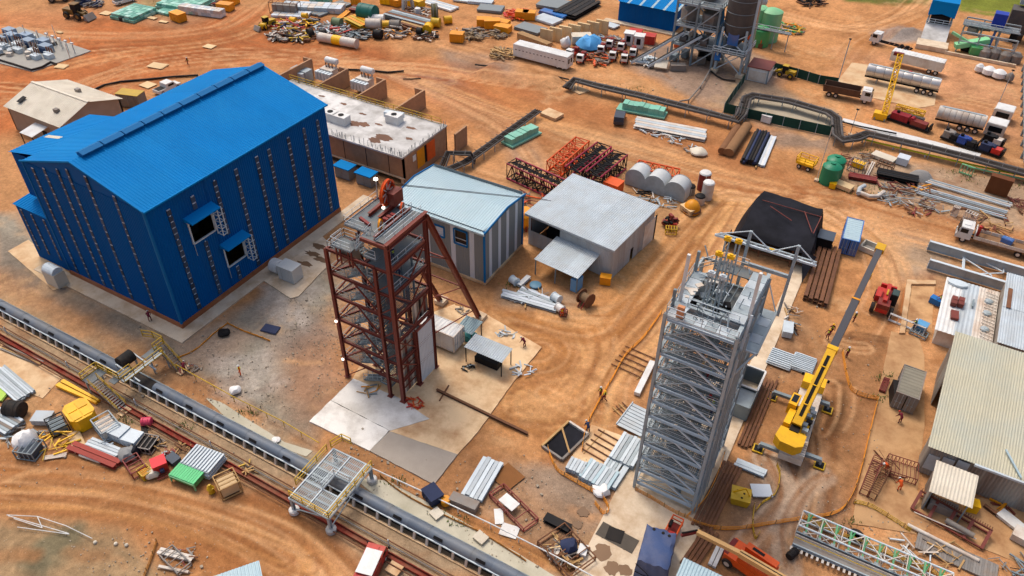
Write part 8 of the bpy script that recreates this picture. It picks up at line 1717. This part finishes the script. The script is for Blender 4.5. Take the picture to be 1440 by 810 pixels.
for(u,v,r,l,m,rz,lab)in((530,33,1.3,4,WHITE,.5,'white pipe length behind the other white pipe'),(526,40,1.4,4,WHITE_D,.5,'white pipe length nearest the small yellow pipe'),(545,40,1.1,2.4,YEL,.6,'small yellow pipe ring right of the white pipes'),(556,41,1.3,2.6,WOODR,.4,'grey pipe ring right of the small yellow one'),(602,46,1.3,2.4,YEL,-1.2,'yellow flanged ring standing at the road edge'),(613,38,1.3,2.2,YELP,.3,'yellow pipe bend behind the yellow ring'),(630,33,1.1,2.0,YEL,.8,'yellow pipe end right of the green coil'),(532,54,1.2,2.0,BLACK,.2,'black cylinder at the front of the scrap'),(437,52,1.2,1.2,RUBBER,1.2,'black tyre left of the flanged pipe'),(455,52,1.0,1.6,BLACK,1.0,'black pipe ring just left of the flanged pipe'),(372,41,.9,1.4,YEL,.6,'yellow wheel at the left end of the scrapyard'),(413,33,.9,1.6,YEL,.2,'yellow round tank in the coloured scrap'),(429,26,.8,1.4,YEL,.4,'yellow round tank by the silver bundles'),(475,38,1.3,2.4,mat('olive_paint','6a7a58',.6),.2,'olive round tank amid grey scrap'),(590,50,1.1,1.2,BLACK,.4,'black ring left of the yellow flanged ring')):tub('pipe_ring',lab,(u,v),r*.8,l*.85,m,rz,group='pipe lengths and rings in the scrapyard')
drum('green_vessel','dark green round tank lying in the scrapyard',(518,29),1.9,4.2,mat('dark_green_tank','0c5a50',.5),.1)
t=T('cable_coil','big olive coil standing at the right of the scrapyard','coil',(*G(612,31)[:2],.02),-.9);MB().lathe([(.9,-.7),(2.1,-.7),(2.1,.7),(.9,.7),(.9,-.7)],20,M=Matrix.Translation((0,0,2.1))@Matrix.Rotation(math.pi/2,4,'X')).build('coil',mat('olive_coil','5c5834',.8,var=.3),t);[MB().lathe([(2.12,y-.1),(2.2,y),(2.12,y+.1)],20,M=Matrix.Translation((0,0,2.1))@Matrix.Rotation(math.pi/2,4,'X')).build('binding',WOODR,t)for y in(-.4,.4)]
t=T('tripod_tank','white tank head on three stout legs in the scrapyard','tank',(*G(573,15)[:2],.02));MB().lathe([(.6,2.4),(1.4,2.8),(1.6,3.6),(1.0,4.1),(.1,4.3)],14).build('head',WHITE,t,smooth=True);[bar(t,'leg',WHITE_D,(1.5*math.cos(a),1.5*math.sin(a),0),(1.1*math.cos(a),1.1*math.sin(a),3),.6)for a in(.4,2.5,4.6)]
drum('white_pot','white upright pot right of the tripod tank',(588,22),.7,1.8,WHITE);drum('tyre','black tyre at the left foot of the front mint pile',(174,28),1.0,.8,RUBBER)
def boom(label,a,b2,w,h,m,md):
 A_,B_=G(*a),G(*b2);t=T('crane_boom_section',label,'boom section',(A_.x,A_.y,.03),yaw(A_,B_),'crane boom sections laid behind the sheds');lattice(t,(0,0,h/2+.15),((B_-A_).length,0,h/2+.15),w*1.15,h*1.1,m,md,1.1,.15,.06)
 if md is BLACK or md is DARKI:MB().box(((B_-A_).length/2,0,h+.1),((B_-A_).length*.96,w*.35,.06)).build('walkway',BLACK,t)
boom('maroon and black boom section lying along the hut side',(719,247),(800,284),2.0,2.5,MAROON,BLACK);boom('maroon and black boom section, left of the two running away',(803,258),(848,222),2.4,2.3,MAROON,BLACK);boom('maroon and black boom section, right of the two running away',(832,266),(870,234),2.4,2.4,MAROON,BLACK);boom('orange boom section beside the maroon ones',(778,246),(818,211),2.3,1.9,ORANGE,ORANGE);boom('orange boom section behind the silver tanks',(893,247),(951,260),2.2,2.0,ORANGE,ORANGE)
bx('orange_machine','orange open topped steel box in front of the left silver tank','box',(862,268),(2.6,2.2,1.7),ORANGE,-.1,None,.02,None,2,False);heap('red_engine','red engine assembly behind the galvanised shed corner','engine',(942,318),1.3,30,[RED,REDD,BLACK],(.5,1.4),.25,2.2);cage('yellow_stand','yellow tripod stand beside the red engine','stand',(943,328),(1.6,.9,1.0),YELP,.4)
tub('silver_duct','short silver duct ring at the left of the duct pile',(723,399),.55,1.0,STEEL_L,-.3,group='silver duct pieces by the lean-to');tub('silver_duct','silver duct ring before the lean-to, upper right of the pile',(782,424),.6,1.1,STEEL_L,-.3,group='silver duct pieces by the lean-to');tub('silver_duct','white duct ring at the tip of the long pale strip',(787,438),.55,1.0,WHITE,-.3,group='silver duct pieces by the lean-to');bundle('duct_strip','long pale galvanised strip pile at the bottom of the duct pile','steel stack',(706,414),(783,436),3,.45,.35,[GALV,HUTW],1,'ch');bundle('duct_strip','galvanised channels behind the long pale strip','steel stack',(730,410),(776,428),4,.4,.25,[STEEL,HUTW],1,'ch');bundle('white_channel','white channel leaning up in the duct pile','channel',(730,404),(744,391),1,.7,.4,WHITE,1,'ch');drum('round_plate','blue grey round plate in the duct pile',(753,402),.8,.3,mat('blue_plate','5a8298',.5))
t=T('cable_spool','rusty brown cable reel with an orange stand by the lean-to','reel',(*G(823,428)[:2],.02),-.3);M=Matrix.Translation((0,0,1.05))@Matrix.Rotation(math.pi/2,4,'Y');[MB().lathe([(.15,x),(1.05,x),(1.05,x+.1),(.15,x+.1)],18,M=M).build('flange',RUST,t)for x in(-.8,.7)];MB().cyl((-.75,0,1.05),(.75,0,1.05),.65,14).build('core',mat('brown_rope','7a6248',.9),t);[bar(t,'stand',REDD,(.3,-1.2,0),(.3,-.6,.8),.12),bar(t,'stand',REDD,(-.3,-1.2,0),(-.3,-.6,.8),.12)]
cage('red_jack','small rusty jack stand at the tip of the duct strip','stand',(792,443),(.9,.7,.8),RUSTP,.2)
t=T('lined_pit','black lined settling pit edged with planks and orange net','pit',(*G(795,621)[:2],.0),Rz((770,628),(800,600)));MB().box((0,0,.09),(4.4,2.6,.06)).build('liner',TARP,t);[MB().box(c,d).build('kerb_plank',m,t)for c,d,m in(((0,1.4,.2),(4.8,.25,.4),WOOD),((0,-1.4,.2),(4.8,.25,.4),WOODR),((2.35,0,.2),(.25,2.6,.4),WHITE_D),((-2.35,0,.2),(.25,2.6,.4),WOODR))];bar(t,'plank',WOOD,(-1.2,-1.5,.45),(1.0,1.3,.45),.2,.06)
cage('rubbish_bin','rusty open bin of timber offcuts beside the drain railing','bin',(796,778),(4.6,3.4,.8),RUST,-.4,None);heap('bin_timber','timber and blue black sheet filling the rusty open bin','timber',(796,780),2.1,40,[WOOD,RUST,WOODR,PLY],(1.2,2.6),.12,.9);bag('dark blue crumpled sheet in the rusty bin',(800,772),.9,NAVY,1.2)
t=T('white_pole_frame','fallen white tubular pole frame at the left of the dirt road','frame',(*G(60,740)[:2],.1));o=Vector((t.location.x,t.location.y,0));[rod(t,'tube',WHITE,G(*a,.25)-o,G(*b2,.25)-o,.04)for a,b2 in(((10,725),(53,727)),((53,727),(93,740)),((25,742),(98,752)),((12,726),(97,751)),((53,727),(60,743)),((93,740),(130,758)),((20,730),(60,743)))]
for(u,v,lab)in((134,763,'left of three'),(163,765,'middle of three'),(178,767,'right of three')):one(MB().lathe([(.2,0),(.17,.15),(.07,.22)],8),'marker_stone',CREAM,'small pale marker stone by the dirt road, '+lab,'stone',tuple(G(u,v)),0,'marker stones');
net('barrier_net','orange trench net at the bottom left beside the racks',[(221,762),(214,785),(203,812)],.5,mat('muddy_net','b07838'));bundle('rack_rails','pale ribbed rail at the top of the bottom left racks','rails',(224,776),(272,788),2,.3,.25,WHITE_D,1,'ch');bundle('rack_rails','pale rail at the foot of the bottom left racks','rails',(224,798),(266,806),1,.25,.2,WHITE_D,1)
A_,B_=G(1120,745),G(1330,835);t=T('belt_lattice_bridge','silver lattice conveyor bridge with bright green brackets at the bottom right','bridge',(A_.x,A_.y,.02),yaw(A_,B_));L=(B_-A_).length;lattice(t,(0,.3,.9),(L,.3,.9),1.9,1.5,STEEL_L,WHITE_D,2.0,.1,.045)
for k in range(int(L/1.35)):
 x=.6+k*1.35;bar(t,'green_bracket',GREEN_L,(x,1.2,1.7),(x+.3,-.4,.3),.16);bar(t,'green_bracket',GREEN,(x+.35,1.2,1.7),(x+.1,.3,.9),.14);box(t,'idler_box',STEEL,(x+.2,-.4,.4),(.4,.35,.3))
MB().box((L/2,-1.5,.5),(L,1.4,.1)).build('belt',WOODR,t);[bar(t,'side_girder',STEEL,(0,y,.55),(L,y,.55),.14,.45,'ch')for y in(-.75,-2.3)];[rod(t,'belt_rail',YELP if k else WHITE_D,(0,-1.2-.35*k,.85),(L,-1.2-.35*k,.85),.04)for k in(0,1)];[bar(t,'rack_tooth',WHITE_D,(x*.5,-2.9,.5),(x*.5,-2.5,.5),.22,.1)for x in range(int(L/.5))];drum('black_roller','black roller at the end of the green bracket bridge',(1113,782),.4,1.2,BLACK,1.2)
one(MB().lathe([(.5,0),(.8,.02),(.85,.15),(.8,.28),(.5,.3),(.5,0)],18),'tyre',RUBBER,'black tyre lying between the green bracket bridge and the slab','tyre',tuple(G(1203,755,.03)),0,smooth=True)
A_,B_=G(1288,705),G(1385,760);t=T('rusty_trestle','long dark red steel trestle frame lying by the cream shelter','frame',(A_.x,A_.y,.02),yaw(A_,B_));L=(B_-A_).length;[bar(t,'chord',RUSTP,(0,y,z),(L,y,z),.16)for y,z in((.6,1.1),(.9,.2),(-1.4,.25))]
for k in range(5):x=L*k/4;bar(t,'frame_leg',RUSTP,(x,.7,1.1),(x,-1.4,.2),.3,.2);bar(t,'frame_leg',RUST,(x,.8,.2),(x,.6,1.1),.2)
[bar(t,'rebar',RUST,(L*k/30,.5,1.2),(L*k/30,.9,1.25),.08)for k in range(31)];rod(t,'grey_roller',WOODR,(L*.45,-.9,.7),(L*.85,-.9,.7),.3)
A_,B_=G(1290,760),G(1400,808);t=T('sleeper_row','row of grey slatted sleepers beside the white pipe at the bottom right','sleepers',(A_.x,A_.y,.0),yaw(A_,B_));L=(B_-A_).length;[box(t,'sleeper',WOODR,(L*k/30,0,.12),(.22,2.2,.18))for k in range(31)];polyrail('wall_hose','white hose run in front of the dark red trestle','hose',[(1283,724),(1320,740),(1370,762)],.06,WHITE_D,.5)
bundle('brown_gutter','short brown curved gutter on the slab right of the yellow tank','gutter',(1382,712),(1402,727),1,.35,.3,RUST,1,'ch');t=T('yellow_trolley','yellow railed trailer trolley parked in the dirt by the green tanks','trolley',(*G(1132,236)[:2],.02),-.15);MB().box((0,0,.95),(3.0,1.8,.3)).build('deck',YEL,t);[wheel(t,(x,y,.4),.4,.3)for x in(-.8,.8)for y in(-.9,.9)];rail(t,[(-1.5,-.9,1.1),(1.5,-.9,1.1),(1.5,.9,1.1),(-1.5,.9,1.1)],YEL,1.0,.05,name='side_rail',close=True)
t=T('curved_duct','grey curved duct pieces at the road edge in the right laydown','duct',tuple(G(1222,272)));o=Vector((t.location.x,t.location.y,0));[MB().tube([G(*q,.5)-o for q in pts],.35,8).build('elbow',m,t,smooth=True)for pts,m in(([(1207,272),(1209,265),(1216,261)],GALV),([(1210,271),(1222,276),(1234,276),(1243,270)],WHITE_D))]
t=T('rusty_arch','rusty arched steel piece at the road edge','arch',tuple(G(1352,304)));MB().tube([(-1.6,0,.2),(-1.1,0,1.0),(0,0,1.4),(1.1,0,1.0),(1.6,0,.2)],.2,6).build('arch',RUST,t)
one(MB().lathe([(1.9,0),(1.3,.7),(.5,1.1),(.05,1.2)],18),'gravel_cone',mat('grey_gravel_heap','8d8a86',.95,var=.2,bump=.8,bsc=6),'cone of grey gravel beside the black channels','gravel heap',tuple(G(1295,249)),0,smooth=True)
for k in range(7):A_=G(768+13*k,60-2.2*k);one(MB().box((0,0,1.5),(2.9,.5,3.0)).box((0,-.3,1.5),(.15,.1,3)),'timber_case',PLY,('tan plywood case standing behind the tarpaulin loads, '+('leftmost','second','third','fourth','fifth','sixth','rightmost')[k]+' of the row'),'case',(A_.x,A_.y,.02),.05,'plywood cases behind the loads')
b=MB()
for(u0,v0,u1,v1,n)in((400,410,480,500,260),(280,480,420,600,220),(440,480,500,560,90),(640,640,860,800,260),(0,480,330,690,160),(520,640,620,700,80),(1060,430,1240,800,180),(1180,240,1430,330,120),(480,600,520,640,60),(30,740,300,810,160),(130,430,330,560,110),(900,90,1060,140,90),(1220,730,1330,800,90)):
 for i in range(n):
  p=G(rnd.uniform(u0,u1),rnd.uniform(v0,v1));s=rnd.uniform(.04,.12)*(2.2 if rnd.random()<.06 else 1);b.box((p.x,p.y,s*.2),(s*rnd.uniform(.7,1.5),s,s*.7),rnd.uniform(0,3),rnd.uniform(-.4,.4),rnd.uniform(-.4,.4))
tag(b.build('loose_stones',mat('pale_stone','a89a86',.95,var=.35,sc=3)),kind='stuff')
b=MB()
for i in range(900):
 u,v=rnd.choice([(235,12),(245,22),(225,4)])if rnd.random()<.1 else rnd.choice([(1218,215),(1228,213),(1365,250),(1430,262),(1340,243),(1200,268),(1225,266),(178,590),(260,600),(350,580),(1242,530),(1238,560),(1196,735),(620,718),(645,735),(230,500),(560,678),(780,120),(895,128),(1005,45),(725,402)]);p=G(u+rnd.gauss(0,9),v+rnd.gauss(0,4));a=rnd.uniform(0,6.28);h=rnd.uniform(.15,.5);w=.07;d=Vector((math.cos(a),math.sin(a),0));q=p+d*rnd.uniform(.05,.3)+Vector((0,0,h));n=Vector((-d.y,d.x,0))*w;b.add([p-n,p+n,q+Vector((0,0,0)),p-n*.2+d*.03],[(0,1,2),(1,3,2),(3,0,2),(0,3,1)])
tag(b.build('weeds',mat('weed_green','5c7030',.8,var=.3,sc=2)),kind='stuff')
# -- people
for(u,v,z,rz,pose,cloth,hat,lab)in(
(339,528,0,2.4,'stand',ORAC,WHITE,'worker in bright orange overalls standing on the gravel before the hall'),
(260,524,0,.6,'bend',MAROC,WHITE,'worker in maroon bending over hoses by the ditch'),
(212,452,.1,1.0,'bend',MAROC,WHITE,'worker crouching at the apron of the blue hall'),
(844,558,0,2.6,'stand',MAROC,WHITE,'worker with a white helmet in a pair by the orange net'),
(850,564,0,2.0,'walk',MAROC,YEL,'worker with a yellow helmet in a pair by the orange net'),
(1168,470,0,.3,'walk',MAROC,YEL,'worker in maroon left of the crane boom, upper of two'),
(1163,477,0,2.4,'work',MAROC,YEL,'worker in maroon left of the crane boom, lower of two'),
(1200,453,0,1.2,'stand',MAROC,WHITE,'worker in maroon standing right of the crane boom'),
(1190,502,0,2.2,'stand',MAROC,WHITE,'worker in maroon below the crane boom end'),
(1265,595,.07,.8,'bend',MAROC,RED,'worker in dark red crouching by the generator container'),
(738,488,.1,1.4,'bend',MAROC,WHITE,'worker stooping over steel at the edge of the dusty slab'),
(265,92,0,1.9,'walk',MAROC,WHITE,'worker in maroon walking alone on the red dirt'),
(635,52,0,2.5,'stand',NAVY,WHITE,'worker in dark blue standing left of the lone orange skip'),
(643,50,0,2.5,'stand',ORAC,WHITE,'worker in orange half hidden behind the lone orange skip'),
(827,608,.06,.9,'bend',NAVY,WHITE,'worker in dark clothes bending beside the black lined pit'),
(1246,662,.07,2.2,'bend',ORAC,WHITE,'worker bending among the rebar cages, left of two'),
(1264,690,.07,.6,'bend',ORAC,WHITE,'worker bending among the rebar cages, right of two'),
(1320,428,.08,2.,'work',MAROC,RED,'worker at the blue pump beside the white roof'),
(1284,463,.07,1.6,'work',NAVY,WHITE,'worker at the white rail panels on the right slab'),
(790,446,0,.5,'work',ORAC,WHITE,'worker at the jack stand by the silver ducts')):
 p=G(u,v,z);person((p.x,p.y,z),rz,lab,pose,cloth,hat)
for(x,y,k,rz,hat,cloth,lab)in((-9.3,51.2,8,2.8,YEL,MAROC,'worker with yellow helmet inside the grey headframe, left of two on the upper landing'),(-8.6,51.0,8,1.2,YEL,MAROC,'worker with yellow helmet inside the grey headframe, right of two on the upper landing'),(-8.0,51.0,7,.4,RED,MAROC,'worker in red on the landing below the yellow helmet pair'),(-7.6,51.2,6,2.0,LIME,NAVY,'worker with a lime helmet on a middle landing of the grey headframe')):
 person((x,y,SL[k]-1.2 if k==7 else SL[k]+.03),rz,lab,'stand',cloth,hat)
person((-41.9,49.4,19.0),1.2,'worker in white and dark clothes inside the top floor of the red headframe','work',NAVY,WHITE)
person((-42.2,50.6,15.9),2.4,'worker in dark clothes on the second floor of the red headframe','bend',NAVY,CREAM)
for(u,v,h,lab)in((1238,95,0,''),):pass
def pole(label,a,h,m=STEEL_L,rl=.07,lean=(0,0)):
 p=G(*a);t=T('lamp_pole',label,'pole',(p.x,p.y,0),0,'poles about the yard');rod(t,'shaft',m,(0,0,0),(lean[0],lean[1],h),rl);MB().box((lean[0],lean[1],h+.1),(.5,.3,.18)).build('head',BLACK,t);MB().box((0,0,.15),(.7,.7,.3)).build('base',CONC,t)
pole('leaning grey pole at the corner of the tanker yard',(1178,116),9,STEEL,.09);pole('thin white pole left of the green ribbed tanks',(1148,254),10,WHITE_D,.06);pole('thin grey pole at the end of the green net by the pipe rack',(1038,172),4,STEEL,.05);pole('thin pole behind the far right cab',(1400,155),8,STEEL,.06);pole('thin dark pole in the white membrane strip',(1195,190),5,STEEL_D,.05)
